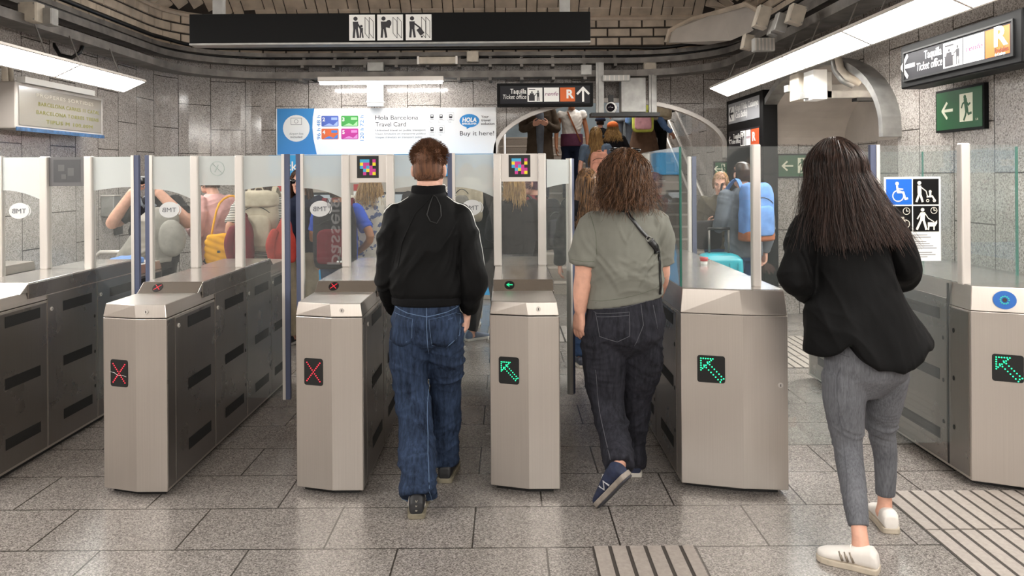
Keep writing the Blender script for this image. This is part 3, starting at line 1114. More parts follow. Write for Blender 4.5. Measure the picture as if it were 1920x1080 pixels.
# positions along the sign are read as photo columns
U = lambda px: yA - FOC * WX / (px - CX)
decal('arrow', M_WHITE, h, fr, arrow((U(1693) + U(1716)) / 2, H_ * 0.5, U(1716) - U(1693), PI), 0.002)
text('lettering', 'Taquilla', M_WHITE, h, fr, U(1768), H_ * 0.56, 0.052, U(1768) - U(1735), 'RIGHT', 0.012, h=0.002)
text('lettering', 'Ticket office', M_WHITE, h, fr, U(1769), H_ * 0.33, 0.052, U(1769) - U(1721), 'RIGHT', 0.0, shear=0.2, h=0.002)
v0, v1 = e + 0.012, H_ - e - 0.012
for nm, p0, p1, m in (('pictogram', 1771, 1807, M_WHITE), ('logo_plate', 1809, 1848, M_WHITE), ('logo_plate', 1850, 1896, M_ORANGE)):
    decal(nm, m, h, fr, [('rect', U(p0), v0, U(p1), v1)], 0.002)
decal('figure', M_DARKTXT, h, fr, [(s_[0],) + ((([(a_ * (U(1807) - U(1771)) + U(1771), b_ * (v1 - v0) + v0) for a_, b_ in s_[1]],) + ((s_[2] * (v1 - v0) * .7,) if len(s_) > 2 else ())) if s_[0] in ('poly', 'line') else
      ((s_[1] * (U(1807) - U(1771)) + U(1771), s_[2] * (v1 - v0) + v0, s_[3] * (v1 - v0)) if s_[0] == 'circ' else
       (s_[1] * (U(1807) - U(1771)) + U(1771), s_[2] * (v1 - v0) + v0, s_[3] * (U(1807) - U(1771)) + U(1771), s_[4] * (v1 - v0) + v0))) for s_ in office_icon(0, 0, 1.0)], 0.0035)
text('lettering', 'renfe', mat('renfe_purple', '7a1f5c', 0.5), h, fr, U(1813), H_ * 0.47, 0.03, U(1845) - U(1813), shear=0.3, h=0.0032)
text('lettering', 'R', M_WHITE, h, fr, U(1867), H_ * 0.42, 0.105, U(1893) - U(1867), bold=0.04, h=0.0032)
text('lettering', 'Rodalies', M_DARKTXT, h, fr, U(1868), H_ * 0.29, 0.028, U(1894) - U(1868), h=0.0032)
text('lettering', 'de Catalunya', M_WHITE, h, fr, U(1868), H_ * 0.235, 0.016, U(1888) - U(1868), h=0.0032)

# green exit signs
def exit_sign(fr, wd, hg, lab, flip=False, case=0.03, group=None):
    h = thing('exit_sign', fr.o, lab, 'exit sign', group)
    b = 0.016
    mb = MB().loop2([fr.at(0, 0, -0.0), fr.at(wd, 0, 0), fr.at(wd, hg, 0), fr.at(0, hg, 0)], [fr.at(0, 0, case), fr.at(wd, 0, case), fr.at(wd, hg, case), fr.at(0, hg, case)])
    mb.build('frame', M_SIGNB, h, bevel=0.003)
    decal('face', M_GREEN, h, fr, [('rect', b, b, wd - b, hg - b)], case + 0.001)
    lm = mat('sign_cream', 'e9ead2', 0.4)
    dx0, dx1 = wd * 0.53, wd * 0.79
    decal('door_symbol', lm, h, fr, [('rect', dx0, hg * 0.2, dx1, hg * 0.83)], case + 0.002)
    k = hg
    cx = wd * 0.66
    decal('running_figure', M_GREEN, h, fr, [('circ', cx - 0.04 * k, hg * 0.75, 0.05 * k), ('line', [(cx - 0.02 * k, hg * 0.68), (cx + 0.03 * k, hg * 0.45)], 0.12 * k), ('line', [(cx + 0.02 * k, hg * 0.46), (cx - 0.02 * k, hg * 0.34), (cx - 0.08 * k, hg * 0.24)], 0.055 * k),
          ('line', [(cx + 0.03 * k, hg * 0.46), (cx + 0.10 * k, hg * 0.36), (cx + 0.2 * k, hg * 0.38)], 0.055 * k), ('line', [(cx - 0.02 * k, hg * 0.66), (cx - 0.13 * k, hg * 0.6), (cx - 0.17 * k, hg * 0.52)], 0.04 * k),
          ('line', [(cx, hg * 0.66), (cx + 0.1 * k, hg * 0.56), (cx + 0.16 * k, hg * 0.6)], 0.04 * k)], case + 0.003)
    decal('arrow', lm, h, fr, arrow(wd * 0.27, hg * 0.5, hg * 0.42, PI), case + 0.002)
    text('lettering', 'E-8', lm, h, fr, wd * 0.85, hg * 0.2, hg * 0.05, h=case + 0.002)
    return h


xs = XR
yA, yB = FOC * (xs - 0.03) / (1755 - CX), FOC * (xs - 0.03) / (1846 - CX)
exit_sign(wallframe(xs, yA, P(1755, 250, yA).z), yA - yB, P(1755, 172, yA).z - P(1755, 250, yA).z, 'green exit sign with left arrow below the large right wall sign')
a, b = P(1457, 334, 8.8), P(1530, 288, 8.8)
exit_sign(FY(a.x, 8.83, a.z), b.x - a.x, b.z - a.z, 'green exit sign on the far side of the niche, behind the long-haired woman')
a, b = P(1341, 331, 10.3), P(1381, 302, 10.3)
exit_sign(FY(a.x, 10.39, a.z), min(b.x, XR - 0.02) - a.x, b.z - a.z, 'small green exit sign in the corner right of the arch')

# black sign tower at the right corner (parallel to the right wall)
TX = 2.74
yA, yB = FOC * TX / (1363 - CX), FOC * TX / (1431 - CX)
yA = min(yA, YB - 0.02)
h = thing('sign_tower', (TX, (yA + yB) / 2, 0), 'tall black sign panel in the corner between the arch and the niche', 'sign')
ztop = P(1431, 168, yB).z
MB().box(TX, XR - 0.001, yB, yA, 0.0, ztop).build('case', M_SIGNB, h, bevel=0.006)
U = lambda px: yA - FOC * TX / (px - CX)
zz = lambda px, py: P(px, py, FOC * TX / (px - CX)).z
for nm, za, zb_ in (('upper', zz(1425, 220), zz(1425, 178)), ('lower', zz(1425, 273), zz(1425, 236))):
    fr = wallframe(TX, yA, za)
    L_, H_ = yA - yB, zb_ - za
    decal('face', mat('sign_grey_face', '8b8c90', 0.3) if nm == 'upper' else M_FRAMEB, h, fr, [('rect', 0.1, 0, L_ - 0.1, H_)], 0.003)
    if nm == 'upper':
        decal('pictogram', M_WHITE, h, fr, [('rect', 0.13, 0.03, 0.35, H_ - 0.04)], 0.004)
        decal('arrow', M_DARKTXT, h, fr, arrow(0.24, H_ * 0.5, 0.16, PI), 0.0055)
        text('lettering', 'Aragó / Rbla. Catalunya', M_WHITE, h, fr, 0.38, H_ * 0.58, 0.075, L_ - 0.52, bold=0.012, h=0.004)
        text('lettering', '(Casa Batlló)', M_WHITE, h, fr, 0.38, H_ * 0.22, 0.075, (L_ - 0.52) * 0.55, bold=0.012, h=0.004)
    else:
        text('lettering', 'Taquilla', M_WHITE, h, fr, 0.58, H_ * 0.55, 0.06, 0.28, 'RIGHT', h=0.004)
        text('lettering', 'Ticket office', M_WHITE, h, fr, 0.58, H_ * 0.28, 0.055, 0.38, 'RIGHT', shear=0.2, h=0.004)
        decal('arrow', M_WHITE, h, fr, arrow(0.17, H_ * 0.5, 0.1, PI), 0.004)
        decal('pictogram', M_WHITE, h, fr, [('rect', 0.6, 0.02, 0.79, H_ - 0.02)], 0.004)
        decal('figure', M_DARKTXT, h, fr, office_icon(0.6, 0.02, 0.18), 0.0055)
        decal('logo_plate', M_WHITE, h, fr, [('rect', 0.81, 0.02, 0.98, H_ - 0.02)], 0.004)
        text('lettering', 'renfe', mat('renfe_purple', '7a1f5c', 0.5), h, fr, 0.82, H_ * 0.45, 0.04, 0.15, shear=0.3, h=0.0055)
        decal('logo_plate', mat('rodalies_red', 'c2512a', 0.4), h, fr, [('rect', 1.0, 0.02, L_ - 0.12, H_ - 0.02)], 0.004)
        text('lettering', 'R', M_WHITE, h, fr, 1.05, H_ * 0.3, H_ * 0.45, 0.12, bold=0.05, h=0.0055)

# electronic display on the left wall
SX = -3.95
yA, yB = FOC * SX / (30 - CX), FOC * SX / (194 - CX)
zb, zt = P(30, 240, yA).z, P(30, 152, yA).z
h = thing('electronic_display', (SX, (yA + yB) / 2, zb), 'dotted electronic text display on the left wall under the light panels', 'display')
MB().box(XL, SX, yA, yB, zb, zt).build('case', mat('display_case', 'a7a19b', 0.4, 0.3), h, bevel=0.01)
fr = Frame((SX, yA, zb), (0, 1, 0), (0, 0, 1))
L_, H_ = yB - yA, zt - zb
decal('screen', mat('display_screen', '6f6a62', 0.12), h, fr, [('rect', 0.04, 0.03, L_ - 0.04, H_ - 0.03)], 0.003)
MB().box(SX + 0.001, SX + 0.012, yA, yB, zb - 0.02, zb + 0.012).build('bottom_strip', mat('display_strip', '2c4a6c', 0.4, var=0.6, vscale=25), h)
for i, (t_, u0, u1) in enumerate((('PROPERES SORTIDES', 0.20, 0.86), ('BARCELONA CARRES 11 CATAL', 0.22, 0.94), ('BARCELONA TORRES TRENS', 0.2, 0.93), ('TIPUS M 100.00M', 0.3, 0.85))):
    text('lettering', t_, M_LEDY if i else mat('led_dim', '9d978a', 0.4), h, fr, L_ * u0, H_ * (0.74 - 0.19 * i), H_ * 0.085, L_ * (u1 - u0), spacing=1.1, h=0.005)
MB().box(SX - 0.05, SX + 0.02, yA + 0.1, yA + 1.2, zt, zt + 0.05).build('top_rail', M_WHITE, h)
MB().tube([(SX - 0.1, yA + 0.03, zt), (SX - 0.1, yA + 0.02, zt + 0.12), (SX - 0.2, yA - 0.05, zt + 0.2)], 0.025, 8).tube([(SX - 0.1, yA + 0.1, zt), (SX - 0.1, yA + 0.1, zt + 0.12), (SX - 0.2, yA + 0.05, zt + 0.2)], 0.025, 8).build('conduit', M_CREAM, h, True)

# wall dispenser, intercom, bar on the left
c = P(195, 386, 8.3)
h = thing('wall_dispenser', c, 'small steel box on the left granite wall', 'dispenser')
MB().box(XL, XL + 0.14, c.y - 0.07, c.y + 0.07, c.z - 0.11, c.z + 0.10).build('body', M_GALV, h, bevel=0.008)
MB().box(XL, XL + 0.15, c.y - 0.075, c.y + 0.075, c.z + 0.10, c.z + 0.115).build('lid', M_ALU, h, bevel=0.004)
c = P(218, 417, 8.55)
h = thing('intercom', (XL, c.y, c.z), 'narrow black intercom panel beside the steel wall box', 'intercom')
MB().box(XL + 0.001, XL + 0.05, c.y - 0.06, c.y + 0.06, c.z - 0.13, c.z + 0.13).build('panel', M_BLACK, h, bevel=0.01)
MB().box(XL + 0.05, XL + 0.056, c.y - 0.02, c.y + 0.02, c.z + 0.05, c.z + 0.10).build('button', M_WHITE, h, bevel=0.004)
h = thing('guard_rail', P(205, 470, 7.4), 'low steel guard rail in front of the left granite wall', 'rail')
p0, p1 = P(176, 473, 7.4), P(240, 467, 7.4)
MB().tube([(p0.x, 7.4, 0), (p0.x, 7.4, p0.z - 0.05), (p0.x + 0.06, 7.4, p0.z), (p1.x, 7.4, p0.z), (p1.x + 0.05, 7.4, p0.z - 0.05), (p1.x + 0.05, 7.4, 0)], 0.02, 10).build('tube', M_ALU, h, True)
MB().tube([(p0.x, 7.4, 0.5), (p1.x + 0.05, 7.4, 0.5)], 0.015, 8).build('crossbar', M_ALU, h, True)
MB().box(p0.x - 0.05, p0.x + 0.05, 7.35, 7.45, 0, 0.008).box(p1.x, p1.x + 0.1, 7.35, 7.45, 0, 0.008).build('foot', M_ALU, h)

# ================================================================== POSTER AND TICKET MACHINES
D = 10.3
a, b = P(518, 291, D), P(930, 201, D)
W_, H_ = b.x - a.x, b.z - a.z
h = thing('travel_poster', (a.x, D, a.z), 'wide white and blue travel card poster above the ticket machines', 'poster')
MB().box(a.x, b.x, D, YB - 0.001, a.z, b.z).build('board', mat('poster_white', 'f0f0f0', 0.22), h, bevel=0.004)
fr = FY(a.x, D, a.z)
k = W_ / 412.0                       # photo pixels to metres
pv = lambda py: (291 - py) * k
pu = lambda px: (px - 518) * k
curve = [(pu(591) + 0.0, pv(290))] + [(pu(592 - 11 * math.sin(PI * 0.5 * i / 8)), pv(290 - 87 * i / 8)) for i in range(9)]
decal('blue_field', M_BLUE, h, fr, [('poly', [(pu(520), pv(290)), (pu(594), pv(290)), (pu(588), pv(262)), (pu(586), pv(240)), (pu(587), pv(220)), (pu(590), pv(204)), (pu(520), pv(204))])])
decal('white_disc', M_WHITE, h, fr, [('circ', pu(556), pv(241), 25 * k)], 0.0025)
decal('picture_icon', M_GREYTXT, h, fr, [('ring', pu(556), pv(228), 3 * k, 0.8 * k), ('line', [(pu(546), pv(222)), (pu(546), pv(234)), (pu(566), pv(234)), (pu(566), pv(222)), (pu(546), pv(222))], 0.8 * k)], 0.004)
text('lettering', 'Airport line', M_GREYTXT, h, fr, pu(556), pv(253), 4 * k, 26 * k, 'CENTER', h=0.004)
text('lettering', 'included', M_GREYTXT, h, fr, pu(556), pv(259), 4 * k, 22 * k, 'CENTER', 0.02, h=0.004)
cols = [('2', '4a63b8', '9fb6e8', 603, 218), ('3', '3f9a48', 'a5dca0', 640, 218), ('4', 'e0642c', '3f7fd0', 603, 242), ('5', 'c02f92', 'd889c8', 640, 242)]
for t_, c1, c2, px, py in cols:
    cw, ch = 32 * k, 20 * k
    u0, v0 = pu(px), pv(py) - ch
    cdp = decal('travel_card', mat('card_' + t_, c1, 0.4), h, fr, [('rrect', u0, v0, u0 + cw, v0 + ch, 2 * k)], 0.0015)
    decal('card_art', mat('card_art_' + t_, c2, 0.4), cdp, fr, [('poly', [(u0 + cw * .1, v0 + ch * .05), (u0 + cw * .45, v0 + ch * .3), (u0 + cw * .7, v0 + ch * .12), (u0 + cw * .95, v0 + ch * .5), (u0 + cw * .95, v0 + ch * .05)]), ('rect', u0 + cw * .58, v0 + ch * .6, u0 + cw * .93, v0 + ch * .85)], 0.003)
    text('lettering', t_, M_WHITE, cdp, fr, u0 + 2 * k, v0 + ch * .5, 7 * k, bold=0.05, h=0.0045)
for t_, px, py in (('48 h', 601, 238), ('96 h', 601, 262), ('72 h', 682, 238), ('120 h', 682, 265)):
    text('lettering', t_, M_BLUE, h, fr, pu(px), pv(py), 7 * k, (21 if '1' not in t_ else 24) * k, rot=PI / 2)
text('lettering', 'Hola Barcelona', M_DARKTXT, h, fr, pu(704), pv(226), 8.5 * k, 80 * k)
text('lettering', 'Travel Card', M_DARKTXT, h, fr, pu(704), pv(238.5), 8.5 * k, 57 * k)
text('lettering', 'Unlimited travel on public transport', M_DARKTXT, h, fr, pu(704), pv(247.5), 3.6 * k, 94 * k)
text('lettering', 'Viajes ilimitados en transporte público', M_GREYTXT, h, fr, pu(704), pv(254), 3.6 * k, 94 * k, shear=0.2)
text('lettering', 'Viatges il·limitats en transport públic', M_GREYTXT, h, fr, pu(704), pv(260.5), 3.6 * k, 88 * k, shear=0.2)
for px, py, t_ in ((810, 221, 'Metro'), (827, 221, 'Bus'), (845, 221, 'Tram'), (810, 245, 'Funicular'), (827, 245, 'Train')):
    ic = decal('transport_icon', M_DARKTXT, h, fr, [('rrect', pu(px) - 3 * k, pv(py) - 3 * k, pu(px) + 3 * k, pv(py) + 4 * k, 1 * k), ('line', [(pu(px) - 3 * k, pv(py) - 5 * k), (pu(px) + 3 * k, pv(py) - 5 * k)], 0.8 * k)])
    decal('icon_window', M_WHITE, ic, fr, [('rect', pu(px) - 2 * k, pv(py) + 0.5 * k, pu(px) + 2 * k, pv(py) + 2.8 * k)], 0.0025)
    decal('icon_border', M_GREYTXT, ic, fr, [('line', [(pu(px) - 6 * k, pv(py) - 7 * k), (pu(px) - 6 * k, pv(py) + 7 * k), (pu(px) + 6 * k, pv(py) + 7 * k), (pu(px) + 6 * k, pv(py) - 7 * k), (pu(px) - 6 * k, pv(py) - 7 * k)], 0.3 * k)])
    text('lettering', t_, M_GREYTXT, h, fr, pu(px) - 5 * k, pv(py) - 11 * k, 2 * k)
bub = decal('speech_bubble', M_BLUE, h, fr, [('ell', pu(880), pv(229), 18.5 * k, 12.5 * k), ('poly', [(pu(874), pv(238)), (pu(886), pv(239)), (pu(875), pv(244.5))])])
text('lettering', 'HOLA', M_WHITE, bub, fr, pu(880), pv(231), 8 * k, 27 * k, 'CENTER', 0.06, shear=0.15, h=0.0025)
text('lettering', 'BARCELONA', M_WHITE, bub, fr, pu(880), pv(236), 3.6 * k, 27 * k, 'CENTER', 0.05, h=0.0025)
for i, t_ in enumerate(('Your', 'travel', 'solution')):
    text('lettering', t_, M_DARKTXT, h, fr, pu(902), pv(224 + 6.4 * i), 4.8 * k, (14, 17, 25)[i] * k, bold=0.015)
text('lettering', 'Buy it here!', M_DARKTXT, h, fr, pu(862), pv(256.5), 8.5 * k, 64 * k)

MX0, MW = a.x, W_ / 3
mz1 = a.z - 0.012
mcol = mat('machine_grey', 'a39b92', 0.45, 0.2)
for i in range(3):
    x0, x1 = MX0 + MW * i + 0.01, MX0 + MW * (i + 1) - 0.01
    h = thing('ticket_machine', ((x0 + x1) / 2, 10.0, 0), ('leftmost ticket machine with a blue Tickets header below the poster', 'middle ticket machine under the poster', 'right ticket machine with a Tickets header, behind the man in the black jacket')[i], 'ticket machine', 'ticket machines along the back wall')
    zh = P(700, 332, 9.95).z
    MB().box(x0, x1, 9.98, YB - 0.002, 0.0, zh).build('cabinet', mcol, h, bevel=0.01)
    MB().box(x0, x1, 9.93, YB - 0.002, zh + 0.004, mz1).build('header', M_BLUE2, h, bevel=0.006)
    fr = FY(x0, 9.93, zh)
    if i != 1:
        text('lettering', 'Tickets', M_WHITE, h, fr, 0.10 if i == 0 else 0.0, 0.09, 0.115, 0.42, bold=0.02)
    fr = FY(x0, 9.98, 0)
    sc = decal('screen', mat('machine_screen', '2c3236', 0.15), h, fr, [('rrect', 0.34, 1.05, 0.80, 1.36, 0.01)])
    decal('screen_image', emitter('screen_glow', (0.75, 0.8, 0.82), 0.5), sc, fr, [('rect', 0.37, 1.08, 0.77, 1.33)], 0.0025)
    decal('red_sticker', M_RED, h, fr, [('rect', 0.1, 1.38, 0.24, 1.46), ('rect', 0.55, 1.42, 0.62, 1.46)])
    decal('notice', M_WHITE, h, fr, [('rect', 0.1, 1.12, 0.24, 1.37)])
    decal('notice_print', M_DARKTXT, h, fr, [('rect', 0.11, 0.84, 0.24, 1.08), ('rect', 0.15, 1.22, 0.19, 1.28)], 0.0025)
    MB().box(x0 + 0.42, x0 + 0.70, 9.93, 9.98, 0.75, 0.86).build('ticket_tray', M_GALV, h, bevel=0.01)
    MB().box(x0 + 0.3, x0 + 0.38, 9.95, 9.98, 0.92, 1.02).build('coin_slot', M_BLACK, h, bevel=0.005)
    decal('lower_panel', M_BLUE2, h, fr, [('rect', 0.04, 0.06, MW - 0.06, 0.68)])

# ================================================================== TICKET GATES
DL = [3.86, 4.49, 5.04, 5.56, 6.05]       # section joints along the gate
GT = 1.692                                # top of the glass


def leds(fr, kind, u, v, s_):
    pts = []
    if kind == 'x':
        for i in range(-5, 6):
            t = i / 5
            pts += [(u + t * s_ * 0.8, v + t * s_), (u + t * s_ * 0.8, v - t * s_)]
    elif kind == 'diag':
        for i in range(8):                     # two rows of the shaft
            t = i / 7
            for o in (-0.14, 0.14):
                pts.append((u + s_ * (-0.45 + 1.35 * t + o), v + s_ * (0.45 - 1.35 * t + o)))
        for i in range(6):
            pts.append((u + s_ * (-0.85 + 0.2 * i), v + s_ * 0.9))
            pts.append((u + s_ * -0.85, v + s_ * (0.9 - 0.2 * i)))
        for i in range(1, 4):
            pts += [(u + s_ * (0.15 - 0.14 * i), v + s_ * (0.9 - 0.14 * i)), (u - s_ * (0.85 - 0.14 * i), v + s_ * (-0.1 + 0.14 * i))]
        pts += [(u + s_ * 0.85, v - s_ * 0.85)]
    else:                                      # small left arrow
        for i in range(6):
            pts += [(u + s_ * (-0.6 + 0.28 * i), v + 0.1 * s_), (u + s_ * (-0.6 + 0.28 * i), v - 0.1 * s_)]
        for i in range(1, 4):
            pts += [(u + s_ * (-0.8 + 0.22 * i), v + 0.22 * s_ * i), (u + s_ * (-0.8 + 0.22 * i), v - 0.22 * s_ * i)]
        pts.append((u - s_ * 0.8, v))
    r = s_ * (0.062 if kind != 'left' else 0.085)
    return [('circ', a, b, r) for a, b in pts]


def display(parent, fr, u, v, w2, h2, kind, m):
    p = decal('display', M_SLOT, parent, fr, [('rrect', u - w2, v - h2, u + w2, v + h2, 0.012)], 0.001)
    decal('led_dots', m, p, fr, leds(fr, kind, u, v, min(w2, h2) * 0.86), 0.0025)


def lock(parent, fr, u, v, r=0.012):
    o = shapes2mb(fr, [('circ', u, v, r)], 0.0, 0.005).build('lock', M_ALU, parent)
    decal('keyhole', M_BLACK, o, fr, [('rect', u - r * 0.15, v - r * 0.5, u + r * 0.15, v + r * 0.5)], 0.0055)


def side_door(parent, x, y0, y1, z1, sgn, slots=True, hinge=True, lockz=0.813):
    """service door on the side plane x; sgn = +1 when it faces +x"""
    z0 = 0.045
    e = 0.006
    mb = MB().box(min(x, x + sgn * 0.004), max(x, x + sgn * 0.004), y0 + e, y1 - e, z0, z1)
    d = mb.build('service_door', M_SIDE, parent, bevel=0.0015)
    fr = Frame((x + sgn * 0.004, y0 if sgn > 0 else y1, 0), (0, sgn, 0), (0, 0, 1))
    L_ = y1 - y0
    if slots:
        for zc in (0.81, 0.49, 0.178):
            s0, s1 = (0.16, L_ - 0.07) if L_ > 0.5 else (0.075, L_ - 0.13)
            decal('vent_slot', M_SLOT, d, fr, [('rect', s0, zc - 0.029, s1, zc + 0.029)], 0.0008)
    lock(d, fr, 0.04, lockz, 0.011)
    if hinge:
        decal('hinge_pin', M_SLOT, d, fr, [('ell', L_ - 0.035, zc, 0.009, 0.011) for zc in (0.688, 0.466, 0.25)], 0.0008)


def post(parent, x, y, z0, w_=0.05, dep=0.06, z1=GT):
    MB().box(x - w_ / 2, x + w_ / 2, y - dep / 2, y + dep / 2, z0, z1).build('post', M_ALU, parent, bevel=0.008)


CODE = ["cc.mm"[:0], ]
CODE_ROWS = ["cc.m.", "ym.y.", "cmcm.", ".cym.", ".m.my"]


def code_plate(parent, fr, w_, h_):
    """white plate with a black square of coloured blocks"""
    p = decal('code_plate', M_ALU, parent, fr, [('rect', 0, 0, w_, h_)], 0.004)
    q = w_ * 0.60
    u0, v0 = (w_ - q) / 2, h_ * 0.16
    decal('code_field', M_CODE['black'], p, fr, [('rect', u0, v0, u0 + q, v0 + q * 1.02)], 0.0055)
    for ch, nm in (('c', 'cyan'), ('m', 'magenta'), ('y', 'yellow')):
        sh = []
        g = q * 0.145
        for j, r in enumerate(("ccc.m", "ymm.y", "cmcm.", ".cymm", ".m.my")):
            for i, c_ in enumerate(r):
                if c_ == ch:
                    sh.append(('rect', u0 + q * 0.14 + i * g, v0 + q * 0.86 - (j + 1) * g, u0 + q * 0.14 + (i + 1) * g, v0 + q * 0.86 - j * g))
        decal('code_block', M_CODE[nm], p, fr, sh, 0.007)


def glass_door(parent, hx, hy, sgn, width, ang=0.0, z0=0.164, z1=GT, logo=True, frost=True, rubber=True, dip=0.02):
    """pane hinged at (hx, hy); sgn = -1 opens to the left; ang swings it away from the camera"""
    r = Vector((sgn * math.cos(ang), math.sin(ang), 0))
    fr = Frame((hx, hy, 0), r, (0, 0, 1))
    s = 1.0
    if fr.n.y > 0:                       # keep the normal towards the camera
        fr.n = -fr.n
    t = 0.005
    e = 0.035
    pts = [(0.0, z0), (width - e, z0), (width - e, z1), (0.0, z1)]
    A = [fr.at(u, v, t) for u, v in pts]
    B = [fr.at(u, v, -t) for u, v in pts]
    if sgn > 0:
        A, B = B, A
    d = MB().loop2(A, B).build('glass_door', M_GLASS, parent)

    def bar(name, u0, u1, h0, h1, m, za=z0 - 0.01, zb=z1 + 0.005):
        q = [fr.at(u0, za, h0), fr.at(u1, za, h0), fr.at(u1, za, h1), fr.at(u0, za, h1)]
        q2 = [p + Vector((0, 0, zb - za)) for p in q]
        MB().loop2(q, q2).build(name, m, d)
    bar('edge_profile', width - e, width - e + 0.018, -0.018, 0.018, M_ALU)
    if rubber:
        bar('rubber_edge', width - e + 0.018, width + 0.012, -0.014, 0.014, M_RUBBER)
    if frost:
        n = 10
        cur = []
        for i in range(n + 1):
            t_ = i / n
            cur.append(((width - e) * t_, 1.42 + 0.062 * (1 - (1 - t_) ** 2) if logo else 1.475 + 0.022 * math.sin(t_ * PI * 0.5)))
        loopp = cur + [(width - e, z1 - 0.004), (0.0, z1 - 0.004)]
        a = [fr.at(u, v, t + 0.0015) for u, v in loopp]
        b = [fr.at(u, v, t + 0.0022) for u, v in loopp]
        if sgn < 0:
            a, b = b, a
        MB().loop2(a, b).build('frosted_band', M_FROST, d)
    if logo:
        f2 = Frame(fr.at(0, 0, t + 0.001), (r * sgn), (0, 0, 1))
        uu = width * 0.50 * sgn
        decal('logo_oval', M_OVAL, d, f2, [('ell', uu, 1.352, 0.064, 0.050, 0.12 * 1)], 0.0)
        text('lettering', 'TMB', mat('logo_grey', '55565c', 0.5), d, f2, uu, 1.337, 0.03, 0.088, 'CENTER', 0.0, mirror=True, h=0.0015)
        ar = [(uu + 0.066 * math.cos(t_ * 0.1) + 0.006, 1.352 + 0.05 * math.sin(t_ * 0.1)) for t_ in range(-6, 9)]
        decal('logo_swoosh', M_OVAL, d, f2, [('line', ar, 0.006)], 0.0)
    return d


